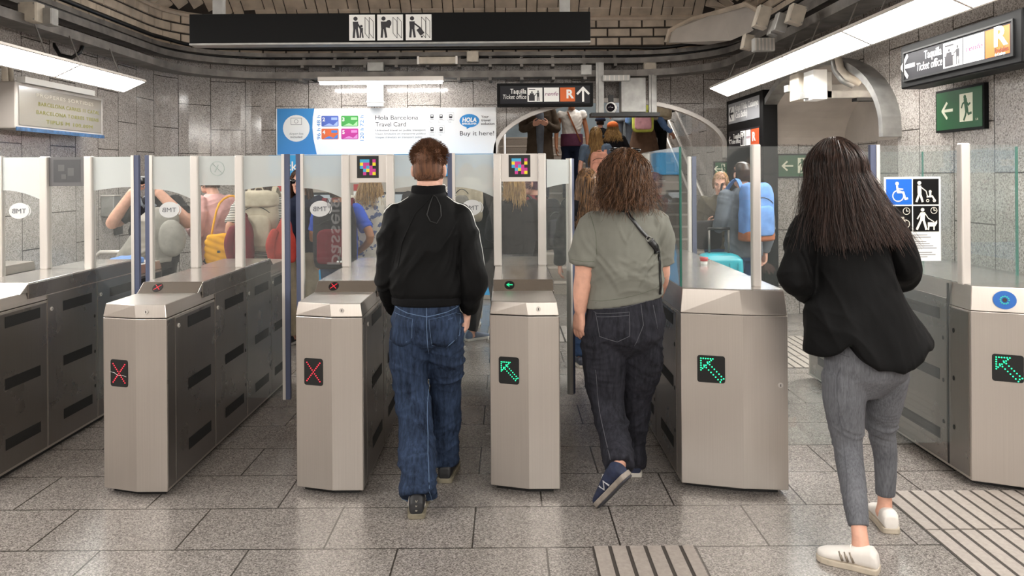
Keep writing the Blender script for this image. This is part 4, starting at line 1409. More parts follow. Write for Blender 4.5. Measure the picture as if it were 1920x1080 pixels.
def gate(x0, lab, state, plate='code', lettered=False, doors=(0.0, 0.0), dropz=0.0, door_w=(0.275, 0.275)):
    x0 -= 0.008
    x1 = x0 + 0.338
    f = DL[0]
    bk = DL[4]
    h = thing('ticket_gate', ((x0 + x1) / 2, (f + bk) / 2, 0), lab, 'ticket gate', 'row of ticket gates')
    pl = [(x0, f + 0.06), (x0 + 0.188, f), (x1, f), (x1, bk - 0.06), (x1 - 0.175, bk), (x0, bk)]
    MB().plan(pl, 0.03, 0.868).build('body', M_STEEL, h, bevel=0.003)
    MB().plan([(x0 + 0.03, f + 0.10), (x0 + 0.188, f + 0.05), (x1 - 0.03, f + 0.05), (x1 - 0.03, bk - 0.1), (x1 - 0.17, bk - 0.05), (x0 + 0.03, bk - 0.05)], 0.0, 0.03).build('plinth', M_BLACK, h)
    MB().plan(pl, 0.872, 0.936, 0.010).build('cap', M_STEEL, h, bevel=0.003)
    pr = [(4.25, 0.934), (4.33, 0.987), (DL[3], 0.987), (DL[3] + 0.08, 0.934)]
    hd = MB().profx(pr, x0 + 0.012, x1 - 0.002)
    hd.build('hood', M_DECK, h, bevel=0.003)
    # seam of the hood and upper side band
    MB().box(x1 - 0.004, x1 + 0.003, 4.32, DL[3], 0.90, 0.98).build('side_band', M_SIDE, h, bevel=0.001)
    MB().box(x1 - 0.004, x1 + 0.003, f + 0.005, f + 0.09, 0.045, 0.86).build('side_strip', M_SIDE, h)
    side_door(h, x1, f + 0.09, DL[1], 0.855, 1, hinge=False)
    side_door(h, x1, DL[1], DL[2], 0.895, 1)
    side_door(h, x1, DL[2], DL[3], 0.895, 1)
    side_door(h, x1, DL[3], DL[4] - 0.07, 0.855, 1, slots=True, hinge=False)
    red = state == 'x'
    m = M_LEDR if red else M_LEDG
    # front facet display
    A, B = Vector((x0, f + 0.06, 0)), Vector((x0 + 0.188, f, 0))
    fr = Frame(A, (B - A), (0, 0, 1))
    display(h, fr, 0.098, 0.60, 0.052, 0.066, 'x' if red else 'diag', m)
    if plate == 'frost':
        decal('crack', M_WHITE, h, fr, [('line', [(0.043, 0.605), (0.07, 0.602), (0.095, 0.588), (0.12, 0.592), (0.142, 0.586)], 0.0010)], 0.004)
    # riser display: a disc on the sloping panel
    ru = Vector((0, 0.08, 0.053)).normalized()
    fr2 = Frame((x0, 4.25, 0.934), (1, 0, 0), ru)
    p = decal('lane_display', M_SLOT, h, fr2, [('ell', 0.107 if red else 0.10, 0.05, 0.027, 0.033)], 0.001)
    decal('led_dots', m, p, fr2, leds(fr2, 'x' if red else 'left', 0.107 if red else 0.10, 0.05, 0.018), 0.0025)
    fl_ = Frame((x0, f, 0), (1, 0, 0), (0, 0, 1))
    lock(h, Frame((x0, f + 0.004, 0), (1, 0, 0), (0, 0, 1)), 0.238, 0.903, 0.011)
    # glass posts and middle pane
    py = DL[2] - 0.02
    post(h, x0 + 0.03, py, 0.985)
    post(h, x1 - 0.028, py, 0.985)
    MB().box(x0 + 0.055, x1 - 0.053, py - 0.004, py + 0.004, 0.987, GT - 0.003).build('middle_pane', M_GLASS, h)
    frp = Frame((x0 + 0.056, py - 0.004, 0), (1, 0, 0), (0, 0, 1))
    pw = 0.228
    if plate == 'code':
        code_plate(h, Frame((x0 + 0.056, py - 0.006, 1.515), (1, 0, 0), (0, 0, 1)), pw, 0.175)
    elif plate == 'dark':
        p = decal('code_plate', mat('plate_back', '5c5b5c', 0.5), h, frp, [('rect', 0, 1.505, pw, GT - 0.004)], 0.002)
        decal('code_field', mat('plate_field', '444446', 0.5), p, frp, [('rect', 0.03, 1.53, pw - 0.03, GT - 0.02)], 0.0035)
        decal('code_block', mat('plate_blocks', '585858', 0.5), p, frp, [('rect', 0.06, 1.60, 0.10, 1.64), ('rect', 0.12, 1.57, 0.16, 1.62), ('rect', 0.08, 1.55, 0.11, 1.58)], 0.005)
    else:
        p = decal('frosted_plate', M_FROST, h, frp, [('rect', 0, 1.505, pw, GT - 0.004)], 0.002)
        decal('no_entry_symbol', mat('faint_grey', '9ba6a2', 0.6), p, frp, [('ring', pw / 2, 1.61, 0.042, 0.004), ('line', [(pw / 2 - 0.03, 1.64), (pw / 2 + 0.03, 1.58)], 0.004), ('line', [(pw / 2 - 0.015, 1.59), (pw / 2 + 0.005, 1.63)], 0.006)], 0.004)
    # doors
    zk = dict(z0=0.164 - dropz, z1=GT - dropz)
    d1 = glass_door(h, x0 + 0.004, py, -1, door_w[0], doors[0], logo=True)
    d2 = glass_door(h, x1 - 0.002, py, 1, door_w[1], doors[1], logo=False, **zk)
    if lettered:
        text('pane_lettering', 'passeig', M_PALETXT, d1, Frame((x0 - 0.062, py - 0.008, 1.0), (1, 0, 0), (0, 0, 1)), 0, 0, 0.085, 0.42, rot=-PI / 2, bold=0.01, mirror=True)  # see-through mirrored word laid on the door pane
    return h


gate(-2.93, 'leftmost ticket gate, cut by the left edge of the photo', 'x', 'dark')
gate(-1.984, 'ticket gate with a red cross and a scratched front display, second from left', 'x', 'frost')
gate(-1.035, 'ticket gate with a red cross, just left of the man in the black jacket', 'x', 'code', lettered=True)
gate(-0.081, 'ticket gate with a green arrow, between the man and the woman in the green shirt', 'arrow', 'code', doors=(0.0, math.radians(50)), dropz=0.035)

# gate beyond the left lane (only its top shows)
x0 = -3.88
h = thing('ticket_gate', (x0 + 0.165, 5.3, 0), 'far left ticket gate, only its steel top showing at the edge', 'ticket gate', 'row of ticket gates')
pl = [(x0, 3.92), (x0 + 0.175, 3.86), (x0 + 0.33, 3.86), (x0 + 0.33, 6.0), (x0, 6.05)]
MB().plan(pl, 0.03, 0.868).build('body', M_STEEL, h, bevel=0.003)
MB().plan(pl, 0.872, 0.936, 0.01).build('cap', M_STEEL, h, bevel=0.003)
MB().profx([(4.25, 0.934), (4.33, 0.987), (5.56, 0.987), (5.64, 0.934)], x0 + 0.012, x0 + 0.33).build('hood', M_DECK, h, bevel=0.003)
post(h, x0 + 0.03, 5.02, 0.985)
post(h, x0 + 0.30, 5.02, 0.985)
glass_door(h, x0 + 0.33, 5.02, 1, 0.275, logo=False)

# scratch across the second gate's display
# ---- wide gates
def wide_gate(pl, lab, disp, side_sgn, x_side, reader=False):
    cx = sum(p[0] for p in pl) / len(pl)
    h = thing('wide_gate', (cx, 4.9, 0), lab, 'ticket gate', 'wide ticket gates')
    MB().plan(pl, 0.03, 0.868).build('body', M_STEEL, h, bevel=0.003)
    inn = [((p[0] - cx) * 0.85 + cx, (p[1] - 4.9) * 0.95 + 4.9) for p in pl]
    MB().plan(inn, 0.0, 0.03).build('plinth', M_BLACK, h)
    MB().plan(pl, 0.870, 0.990, 0.012).build('cap', M_STEEL, h, bevel=0.003)
    it = [(p[0] + (0.013 if p[0] < cx else -0.013), p[1] + (0.013 if p[1] < 4.9 else -0.013)) for p in pl]
    MB().plan(it, 0.990, 0.9925).build('deck', M_DECK, h)
    A, B = Vector(pl[0] + (0,)), Vector(pl[1] + (0,))
    fr = Frame(A, B - A, (0, 0, 1))
    display(h, fr, disp, 0.60, 0.066, 0.066, 'diag', M_LEDG)
    if reader:
        sl = Frame((A.x, A.y, 0.870), B - A, Vector((0.004, 0.0125, 0.12)))
        r = decal('card_reader', mat('reader_blue', '1c5fae', 0.3), h, sl, [('ell', reader, 0.06, 0.05, 0.044)], 0.006)
        decal('reader_ring', emitter('reader_glow', (0.1, 0.7, 0.6), 0.8), r, sl, [('circ', reader + 0.018 * math.cos(a), 0.06 + 0.018 * math.sin(a), 0.004) for a in [i * 0.5 for i in range(12)]], 0.0078)
        decal('reader_symbol', M_DARKTXT, r, sl, [('circ', reader, 0.06, 0.010)], 0.0078)
    return h


# the wide gate right of the woman in the green shirt
pl5 = [(0.853, 3.93), (1.135, 3.845), (1.345, 3.825), (1.345, 5.95), (1.16, 6.0), (0.853, 6.05)]
h = wide_gate(pl5, 'broad ticket gate with a green arrow, right of the woman in the green shirt', 0.145, -1, 0.853)
for y0, y1 in ((4.02, 4.58), (4.58, 5.1), (5.1, 5.6)):
    side_door(h, 0.853, y0, y1, 0.855, -1)
fr = Frame((1.135, 3.845, 0), Vector((0.21, -0.02, 0)), (0, 0, 1))
lock(h, fr, 0.175, 0.535, 0.012)
MB().box(0.865, 1.225, 3.965, 3.975, 0.993, 1.69).build('front_pane', M_GLASS, h)
MB().box(0.862, 0.872, 3.98, 5.1, 0.993, 1.69).build('side_pane', M_GLASS, h)
MB().box(0.8615, 0.8725, 3.974, 3.98, 0.993, 1.69).build('glass_edge', M_GLASSEDGE, h)
post(h, 1.243, 3.98, 0.99, 0.042, 0.05, 1.70)
post(h, 0.90, 5.15, 0.99, 0.045, 0.05, 1.69)
post(h, 1.40, 6.1, 0.03, 0.03, 0.03, 1.69)
MB().box(1.418, 1.45, 6.085, 6.115, 0.03, 1.69).build('rubber_edge', M_RUBBER, h)
glass_door(h, 0.858, 5.2, -1, 0.30, math.radians(84), logo=True)
glass_door(h, 1.268, 4.08, 1, 0.44, 0.0, logo=False, frost=False)

# the gate at the right edge
pl6 = [(2.285, 3.93), (2.56, 3.80), (2.84, 3.80), (2.84, 6.05), (2.285, 6.05)]
h6 = wide_gate(pl6, 'ticket gate with a blue card reader at the right edge of the photo', 0.155, -1, 2.285, reader=0.145)
MB().box(2.281, 2.286, 3.945, 4.12, 0.045, 0.86).build('side_strip', M_SIDE, h6, bevel=0.001)
decal('hinge_pin', M_SLOT, h6, Frame((2.281, 4.12, 0), (0, -1, 0), (0, 0, 1)), [('ell', 0.045, zc, 0.009, 0.012) for zc in (0.745, 0.50, 0.25)], 0.001)
MB().box(2.2805, 2.286, 4.122, 4.135, 0.045, 0.98).build('door_gap', M_SLOT, h6)
for y0, y1 in ((4.135, 4.85), (4.85, 5.45), (5.45, 6.02)):
    side_door(h6, 2.284, y0, y1, 0.90, -1, lockz=0.80)
post(h6, 2.312, 4.03, 0.985, 0.046, 0.05, 1.70)
MB().box(2.336, 2.80, 4.02, 4.03, 0.993, 1.69).build('front_pane', M_GLASS, h6)
MB().box(2.752, 2.762, 4.31, 5.3, 0.993, 1.69).build('side_pane', M_GLASS, h6)
MB().box(2.751, 2.763, 4.302, 4.31, 0.993, 1.69).build('glass_edge', M_GLASSEDGE, h6)
MB().box(2.31, 2.715, 5.2, 5.21, 0.993, 1.69).build('rear_pane', M_GLASS, h6)
MB().box(2.715, 2.722, 5.199, 5.211, 0.993, 1.69).build('glass_edge', M_GLASSEDGE, h6)
wd = glass_door(h6, 2.285, 4.10, -1, 0.405, 0.0, logo=False, frost=False)
# access notice on that door
fr = Frame((P(1659, 490, 4.09).x, 4.093, P(1659, 490, 4.09).z), (1, 0, 0), (0, 0, 1))
W_ = P(1765, 400, 4.09).x - P(1659, 400, 4.09).x
H_ = P(1700, 332, 4.09).z - P(1700, 490, 4.09).z
nt = MB().box(fr.o.x, fr.o.x + W_, 4.0925, 4.0940, fr.o.z, fr.o.z + H_).build('access_notice', M_WHITE, None)
tag(nt, 'white notice with wheelchair, pram, bicycle and dog symbols stuck on the wide glass door', 'notice')
fr = Frame((fr.o.x, 4.0925, fr.o.z), (1, 0, 0), (0, 0, 1))
q = W_ * 0.455
g = W_ * 0.035
tiles4 = [(g, H_ - g - q, M_PICTO), (g * 1.6 + q, H_ - g - q, M_SIGNB), (g, H_ - 1.7 * g - 2 * q, M_SIGNB), (g * 1.6 + q, H_ - 1.7 * g - 2 * q, M_SIGNB)]
lc = mat('sign_cream2', 'efe7d8', 0.5)
for i, (u, v, m) in enumerate(tiles4):
    pn = decal('symbol_tile', m, nt, fr, [('rect', u, v, u + q, v + q)], 0.0005)
    k = q
    R = lambda a, b: (u + a * k, v + b * k)
    if i == 0:
        sh = [('circ',) + R(.42, .82) + (.07 * k,), ('line', [R(.42, .72), R(.45, .48), R(.66, .48), R(.74, .22), R(.82, .24)], .075 * k), ('line', [R(.44, .62), R(.64, .60)], .05 * k), ('ring',) + R(.46, .34) + (.19 * k, .04 * k)]
    elif i == 1:
        sh = [('circ',) + R(.24, .84) + (.075 * k,), ('poly', [R(.17, .74), R(.31, .74), R(.32, .42), R(.17, .42)]), ('line', [R(.24, .45), R(.13, .12)], .08 * k), ('line', [R(.26, .45), R(.36, .12)], .08 * k), ('line', [R(.3, .68), R(.5, .52), R(.56, .3)], .035 * k),
              ('circ',) + R(.66, .5) + (.055 * k,), ('line', [R(.54, .3), R(.74, .32), R(.84, .16)], .06 * k), ('line', [R(.66, .45), R(.66, .3)], .08 * k), ('ring',) + R(.56, .15) + (.035 * k, .025 * k), ('ring',) + R(.82, .15) + (.035 * k, .025 * k)]
    elif i == 2:
        sh = [('ring',) + R(.2, .3) + (.14 * k, .03 * k), ('ring',) + R(.74, .3) + (.14 * k, .03 * k), ('line', [R(.2, .3), R(.36, .56), R(.66, .56), R(.74, .3)], .04 * k), ('line', [R(.36, .56), R(.48, .3), R(.66, .56)], .04 * k), ('line', [R(.3, .62), R(.44, .62)], .04 * k), ('ring',) + R(.78, .8) + (.12 * k, .02 * k), ('line', [R(.78, .88), R(.78, .8), R(.85, .8)], .025 * k)]
    else:
        sh = [('circ',) + R(.36, .85) + (.07 * k,), ('poly', [R(.28, .75), R(.46, .75), R(.44, .42), R(.26, .42)]), ('line', [R(.3, .45), R(.14, .1)], .085 * k), ('line', [R(.4, .45), R(.5, .1)], .085 * k), ('line', [R(.28, .7), R(.16, .5)], .05 * k), ('line', [R(.46, .7), R(.58, .52), R(.8, .38)], .03 * k),
              ('poly', [R(.56, .36), R(.84, .36), R(.92, .44), R(.92, .32), R(.84, .2), R(.56, .2)]), ('line', [R(.6, .22), R(.58, .08)], .05 * k), ('line', [R(.8, .22), R(.8, .08)], .05 * k), ('ring',) + R(.8, .82) + (.11 * k, .02 * k), ('line', [R(.8, .9), R(.8, .82), R(.87, .82)], .025 * k)]
    decal('symbol', lc, pn, fr, sh, 0.002)
v0 = 0.02
lines = []
for c_ in (0, 1):
    for i in range(11):
        if (i + c_) % 5 == 4:
            continue
        wv = q * (0.5 + 0.45 * ((i * 37 + c_ * 11) % 10) / 10)
        u = g + c_ * (q + 0.6 * g)
        lines.append(('rect', u, v0 + i * 0.0112, u + wv, v0 + i * 0.0112 + 0.004))
decal('small_print', M_GREYTXT, nt, fr, lines, 0.0005)

# mirrored lettering on the glass left of the man
mid = (-1.035 - 0.14)
f2 = Frame((P(632, 480, 5.0).x, 5.009, P(632, 480, 5.0).z), (1, 0, 0), (0, 0, 1))

# small things standing on the gates
c = P(1320, 497, 4.95)
h = thing('paper_cup', (c.x, c.y, 0.9925), 'small red and white cup standing on the broad gate', 'cup')
prof = [(0.017, 0.0), (0.018, 0.02), (0.024, 0.021), (0.026, 0.045)]
mb = MB()
mb.tube([(c.x, c.y, 0.9925), (c.x, c.y, 1.013)], [0.020, 0.021], 16).build('base', M_WHITE, h, True)
MB().tube([(c.x, c.y, 1.013), (c.x, c.y, 1.036)], [0.024, 0.026], 16).build('rim', M_RED, h, True)

# ================================================================== PEOPLE: tools
def vnoise(p, seed=0):
    """value noise, p (n, 3) -> (n,) in -1..1"""
    i = np.floor(p).astype(np.int64)
    f = p - i
    f = f * f * (3 - 2 * f)
    out = np.zeros(len(p))
    for dx in (0, 1):
        for dy in (0, 1):
            for dz in (0, 1):
                h = ((i[:, 0] + dx) * 374761393 + (i[:, 1] + dy) * 668265263 + (i[:, 2] + dz) * 2147483647 + seed * 974711) & 0xffffffff
                h = ((h ^ (h >> 13)) * 1274126177) & 0xffffffff
                v = ((h ^ (h >> 16)) & 0xffff) / 32767.5 - 1
                wt = (f[:, 0] if dx else 1 - f[:, 0]) * (f[:, 1] if dy else 1 - f[:, 1]) * (f[:, 2] if dz else 1 - f[:, 2])
                out += v * wt
    return out


def sstep(a, b, x):
    t = np.clip((x - a) / (b - a), 0, 1)
    return t * t * (3 - 2 * t)


def smooth_path(pts, rad, k=4):
    """Catmull-Rom refinement of joints with radii"""
    P_ = [Vector(p) for p in pts]
    out, ro = [], []
    n = len(P_)
    for i in range(n - 1):
        p0, p1, p2, p3 = P_[max(i - 1, 0)], P_[i], P_[i + 1], P_[min(i + 2, n - 1)]
        r0, r1, r2, r3 = rad[max(i - 1, 0)], rad[i], rad[i + 1], rad[min(i + 2, n - 1)]
        for j in range(k):
            t = j / k
            f = lambda a, b, c, d: 0.5 * ((2 * b) + (c - a) * t + (2 * a - 5 * b + 4 * c - d) * t * t + (3 * b - a - 3 * c + d) * t ** 3)
            out.append(f(p0, p1, p2, p3))
            ro.append(max(0.003, f(r0, r1, r2, r3)))
    out.append(P_[-1])
    ro.append(rad[-1])
    return out, ro


def limb(mb, pts, rad, seg=14, k=4, round0=True, round1=True):
    p, r = smooth_path(pts, rad, k)
    t0 = (p[0] - p[1]).normalized()
    t1 = (p[-1] - p[-2]).normalized()
    if round0:
        p = [p[0] + t0 * r[0] * 0.75, p[0] + t0 * r[0] * 0.45] + p
        r = [r[0] * 0.45, r[0] * 0.8] + r
    if round1:
        p = p + [p[-1] + t1 * r[-1] * 0.45, p[-1] + t1 * r[-1] * 0.75]
        r = r + [r[-1] * 0.8, r[-1] * 0.45]
    mb.tube(p, r, seg)


def loft(mb, rings, seg=24, power=2.0):
    """rings: (centre, half-width vector, half-depth vector)"""
    vs, fs = [], []
    for c, a, b in rings:
        c, a, b = Vector(c), Vector(a), Vector(b)
        for i in range(seg):
            t = 2 * PI * i / seg
            ct, st = math.cos(t), math.sin(t)
            e = 2 / power
            vs.append(c + a * math.copysign(abs(ct) ** e, ct) + b * math.copysign(abs(st) ** e, st))
    n = len(rings)
    for j in range(n - 1):
        for i in range(seg):
            i2 = (i + 1) % seg
            fs.append((j * seg + i, j * seg + i2, (j + 1) * seg + i2, (j + 1) * seg + i))
    fs += [tuple(range(seg - 1, -1, -1)), tuple((n - 1) * seg + i for i in range(seg))]
    return mb.add(vs, fs)


def remesh(mb, voxel, smooth=4, fac=0.5):
    me = mb.mesh('tmp')
    ob = bpy.data.objects.new('tmp', me)
    C.objects.link(ob)
    r = ob.modifiers.new('r', 'REMESH')
    r.mode = 'VOXEL'
    r.voxel_size = voxel
    if smooth:
        s_ = ob.modifiers.new('s', 'SMOOTH')
        s_.factor, s_.iterations = fac, smooth
    dg = bpy.context.evaluated_depsgraph_get()
    out = bpy.data.meshes.new_from_object(ob.evaluated_get(dg))
    bpy.data.objects.remove(ob)
    bpy.data.meshes.remove(me)
    return out


def getco(me):
    a = np.empty(len(me.vertices) * 3)
    me.vertices.foreach_get('co', a)
    return a.reshape(-1, 3)


def getno(me):
    a = np.empty(len(me.vertices) * 3)
    me.vertex_normals.foreach_get('vector', a)
    return a.reshape(-1, 3)


def displace(me, fn):
    co, no = getco(me), getno(me)
    me.vertices.foreach_set('co', (co + no * fn(co)[:, None]).ravel())
    me.update()


def folds(amp, sx=9, sy=9, sz=9, seed=0, fine=0.35, mask=None, rot=0.0, shear=0.0):
    def fn(co):
        q = co.copy()
        if shear:
            q[:, 2] = q[:, 2] + shear * q[:, 0]
        s = np.array([sx, sy, sz])
        w_ = vnoise(q * 5 + 3, seed + 9) * 0.35
        a = vnoise(q * s + w_[:, None], seed)
        ridge = 1 - np.abs(a) * 2.2
        b = vnoise(q * s * 2.1 + 7, seed + 1)
        d = amp * (0.6 * ridge + 0.5 * a + fine * b)
        if mask is not None:
            d = d * mask(co)
        return d
    return fn


def creases(amp, ang, across, along, x0=0.0, seed=0, mask=None, mirror=False, power=3.0, soft=0.5):
    """directional cloth folds: ridges running at angle ang in the x-z plane"""
    def fn(co):
        x = co[:, 0] - x0
        if mirror:
            x = np.abs(x)
        c, s = math.cos(ang), math.sin(ang)
        a = x * c + co[:, 2] * s
        b = -x * s + co[:, 2] * c
        wob = 0.10 * vnoise(np.stack([x * 4, co[:, 1] * 4, co[:, 2] * 4], 1), seed + 40)
        q = np.stack([(b + wob) * across, a * along, co[:, 1] * 2.5 + 7], 1)
        n1 = vnoise(q, seed)
        n2 = vnoise(q * np.array([2.2, 1.7, 1.5]) + 11, seed + 1)
        r = (1 - np.abs(n1)) ** power + 0.45 * (1 - np.abs(n2)) ** power
        pres = np.clip(0.5 + 0.9 * vnoise(co * 5.0 + 5, seed + 2), 0, 1)
        d = amp * ((r - 0.35) * pres + soft * 0.5 * n1)
        if mask is not None:
            d = d * mask(co)
        return d
    return fn


def bvh_of(me):
    return BVHTree.FromPolygons([tuple(v) for v in getco(me)], [tuple(p.vertices) for p in me.polygons])


def stitch(mb, bvh, pts, r=0.0012, seg=5, lift=0.001, sub=6, dirn=(0, 1, 0)):
    """run a thin cord over a surface: points are shot along dirn onto it"""
    P_ = [Vector(p) for p in pts]
    out = []
    d = Vector(dirn).normalized()
    for a, b in zip(P_[:-1], P_[1:]):
        for i in range(sub):
            q = a.lerp(b, i / sub)
            h = bvh.ray_cast(q - d * 1.0, d)
            if h[0] is None:
                h = bvh.find_nearest(q)
            if h[0] is not None:
                out.append(h[0] + h[1] * lift)
    q = P_[-1]
    h = bvh.ray_cast(q - d * 1.0, d)
    if h[0] is None:
        h = bvh.find_nearest(q)
    if h[0] is not None:
        out.append(h[0] + h[1] * lift)
    if len(out) > 1:
        mb.tube(out, r, seg)
    return out


def band_on(mb, bvh, pts, width, thick, sub=6, dirn=(0, 1, 0), nearest=False):
    """flat strap lying on a surface"""
    P_ = [Vector(p) for p in pts]
    d = Vector(dirn).normalized()
    path, nor = [], []
    for j, (a, b) in enumerate(zip(P_[:-1], P_[1:])):
        for i in range(sub + (1 if j == len(P_) - 2 else 0)):
            q = a.lerp(b, i / sub)
            h = (None,) if nearest else bvh.ray_cast(q - d * 1.0, d)
            if h[0] is None:
                h = bvh.find_nearest(q)
            if h[0] is None:
                continue
            path.append(h[0])
            nor.append(h[1])
    n = len(path)
    if n < 2:
        return
    vs, fs = [], []
    for i in range(n):
        t = (path[min(i + 1, n - 1)] - path[max(i - 1, 0)]).normalized()
        nn = (nor[i] + nor[max(i - 1, 0)] + nor[min(i + 1, n - 1)]).normalized()
        s_ = t.cross(nn).normalized() * width / 2
        c = path[i] + nn * 0.0015
        vs += [c + s_, c - s_, c - s_ + nn * thick, c + s_ + nn * thick]
    for i in range(n - 1):
        for k in range(4):
            k2 = (k + 1) % 4
            fs.append((4 * i + k, 4 * i + k2, 4 * i + 4 + k2, 4 * i + 4 + k))
    fs += [(3, 2, 1, 0), (4 * n - 4, 4 * n - 3, 4 * n - 2, 4 * n - 1)]
    mb.add(vs, fs)


def strand_mesh(Pt, rad, seg=3):
    """Pt (n, k, 3) strand points, rad (k,) -> verts, faces of thin tubes"""
    n, k, _ = Pt.shape
    T = np.gradient(Pt, axis=1)
    T /= np.linalg.norm(T, axis=2, keepdims=True) + 1e-9
    ref = np.array([0.31, 0.87, 0.38])
    U_ = np.cross(T, ref)
    U_ /= np.linalg.norm(U_, axis=2, keepdims=True) + 1e-9
    V_ = np.cross(T, U_)
    vs = np.empty((n, k, seg, 3))
    for s_ in range(seg):
        a = 2 * PI * s_ / seg
        vs[:, :, s_] = Pt + (U_ * math.cos(a) + V_ * math.sin(a)) * np.asarray(rad)[None, :, None]
    idx = np.arange(n * k * seg).reshape(n, k, seg)
    a = idx[:, :-1]
    b = idx[:, 1:]
    fs = np.stack([a, np.roll(a, -1, 2), np.roll(b, -1, 2), b], -1).reshape(-1, 4)
    return vs.reshape(-1, 3), fs


def mesh_np(name, parts):
    """join (verts, quads) arrays into one mesh"""
    V_, F_, o = [], [], 0
    for v, f in parts:
        V_.append(v)
        F_.append(f + o)
        o += len(v)
    V_, F_ = np.concatenate(V_), np.concatenate(F_)
    me = bpy.data.meshes.new(name)
    me.vertices.add(len(V_))
    me.vertices.foreach_set('co', V_.ravel())
    me.loops.add(F_.size)
    me.loops.foreach_set('vertex_index', F_.ravel().astype(np.int32))
    me.polygons.add(len(F_))
    me.polygons.foreach_set('loop_start', np.arange(0, F_.size, 4, dtype=np.int32))
    me.update(calc_edges=True)
    return me


def mesh_arrays(me):
    """verts and quads (triangles doubled) of a mesh"""
    v = getco(me)
    f = []
    for p in me.polygons:
        t = list(p.vertices)
        if len(t) == 3:
            t = t + [t[2]]
        f.append(t[:4])
    return v, np.array(f)


class HeadFrame:
    def __init__(s, c, yaw=0.0, pitch=0.0, roll=0.0, k=1.0):
        m = Matrix.Rotation(yaw, 3, 'Z') @ Matrix.Rotation(-pitch, 3, 'X') @ Matrix.Rotation(roll, 3, 'Y')
        s.c = Vector(c)
        s.r, s.f, s.u = m @ Vector((1, 0, 0)), m @ Vector((0, 1, 0)), m @ Vector((0, 0, 1))
        s.k = k

    def at(s, x, y, z):
        return s.c + (s.r * x + s.f * y + s.u * z) * s.k


HEADR = [(-0.118, 0.020, 0.022, 0.062), (-0.112, 0.034, 0.038, 0.052), (-0.095, 0.050, 0.060, 0.036), (-0.065, 0.061, 0.080, 0.016), (-0.03, 0.068, 0.092, 0.003), (0.005, 0.072, 0.097, -0.004),
         (0.04, 0.074, 0.098, -0.008), (0.07, 0.067, 0.088, -0.010), (0.093, 0.052, 0.068, -0.010), (0.107, 0.030, 0.040, -0.010), (0.112, 0.012, 0.016, -0.010)]


def add_head(mb, h):
    k = h.k
    loft(mb, [(h.at(0, fo, z), h.r * rx * k, h.f * ry * k) for z, rx, ry, fo in HEADR], 24)
    # nose, brow, lips, chin, ears
    limb(mb, [h.at(0, 0.090, 0.012), h.at(0, 0.101, -0.012), h.at(0, 0.112, -0.034)], [0.008 * k, 0.010 * k, 0.0125 * k], 8)
    for sx in (-1, 1):
        mb.ball(h.at(sx * 0.012, 0.098, -0.036), 0.009 * k, 8, 6)
        limb(mb, [h.at(sx * 0.012, 0.089, 0.022), h.at(sx * 0.045, 0.076, 0.024)], [0.009 * k, 0.008 * k], 8)
        limb(mb, [h.at(sx * 0.040, 0.070, -0.030), h.at(sx * 0.055, 0.045, -0.028)], [0.016 * k, 0.014 * k], 8)
        M3 = Matrix((h.r, h.f, h.u)).transposed()
        mb.ball(h.at(sx * 0.077, -0.006, -0.012), (0.010 * k, 0.020 * k, 0.032 * k), 10, 8, M3 @ Matrix.Rotation(sx * 0.45, 3, 'Z'))
    limb(mb, [h.at(-0.022, 0.078, -0.064), h.at(0, 0.088, -0.063), h.at(0.022, 0.078, -0.064)], [0.005 * k, 0.008 * k, 0.005 * k], 8)
    limb(mb, [h.at(-0.018, 0.076, -0.076), h.at(0, 0.085, -0.077), h.at(0.018, 0.076, -0.076)], [0.005 * k, 0.008 * k, 0.005 * k], 8)


def add_hand(mb, wr, d, n, side, curl=0.35, k=1.0, spread=0.06):
    """wrist, direction of the fingers, palm normal (the side the fingers close to), side = +1 when the thumb is on the d x n side"""
    d, n = Vector(d).normalized(), Vector(n)
    n = (n - d * n.dot(d)).normalized()
    t = d.cross(n).normalized() * side          # towards the thumb
    wr = Vector(wr)
    loft(mb, [(wr - d * 0.01 * k, t * 0.027 * k, n * 0.020 * k), (wr + d * 0.02 * k, t * 0.031 * k, n * 0.018 * k), (wr + d * 0.05 * k, t * 0.040 * k, n * 0.016 * k),
              (wr + d * 0.085 * k, t * 0.041 * k, n * 0.014 * k), (wr + d * 0.096 * k, t * 0.036 * k, n * 0.010 * k)], 16, 2.6)
    for i, (off, ln) in enumerate(((0.030, 0.068), (0.010, 0.078), (-0.011, 0.072), (-0.030, 0.055))):
        p = wr + (d * (0.083 - 0.006 * (i == 3)) + t * off) * k
        dr = (d + t * off * spread * 20).normalized()
        pts, a = [p], 0.0
        for j, fr_ in enumerate((0.45, 0.32, 0.23)):
            a += curl * (0.7 + 0.25 * j) * (1 + 0.12 * i)
            pts.append(pts[-1] + (dr * math.cos(a) + n * math.sin(a)) * ln * fr_ * k)
        limb(mb, pts, [0.0092 * k, 0.0086 * k, 0.0078 * k, 0.0066 * k], 8, 3)
    b = wr + (d * 0.022 + t * 0.026 + n * 0.004) * k
    limb(mb, [b, b + (d * 0.026 + t * 0.024 + n * 0.012) * k, b + (d * 0.058 + t * 0.030 + n * 0.024) * k, b + (d * 0.078 + t * 0.027 + n * 0.034) * k], [0.014 * k, 0.0115 * k, 0.0095 * k, 0.0078 * k], 8, 3)


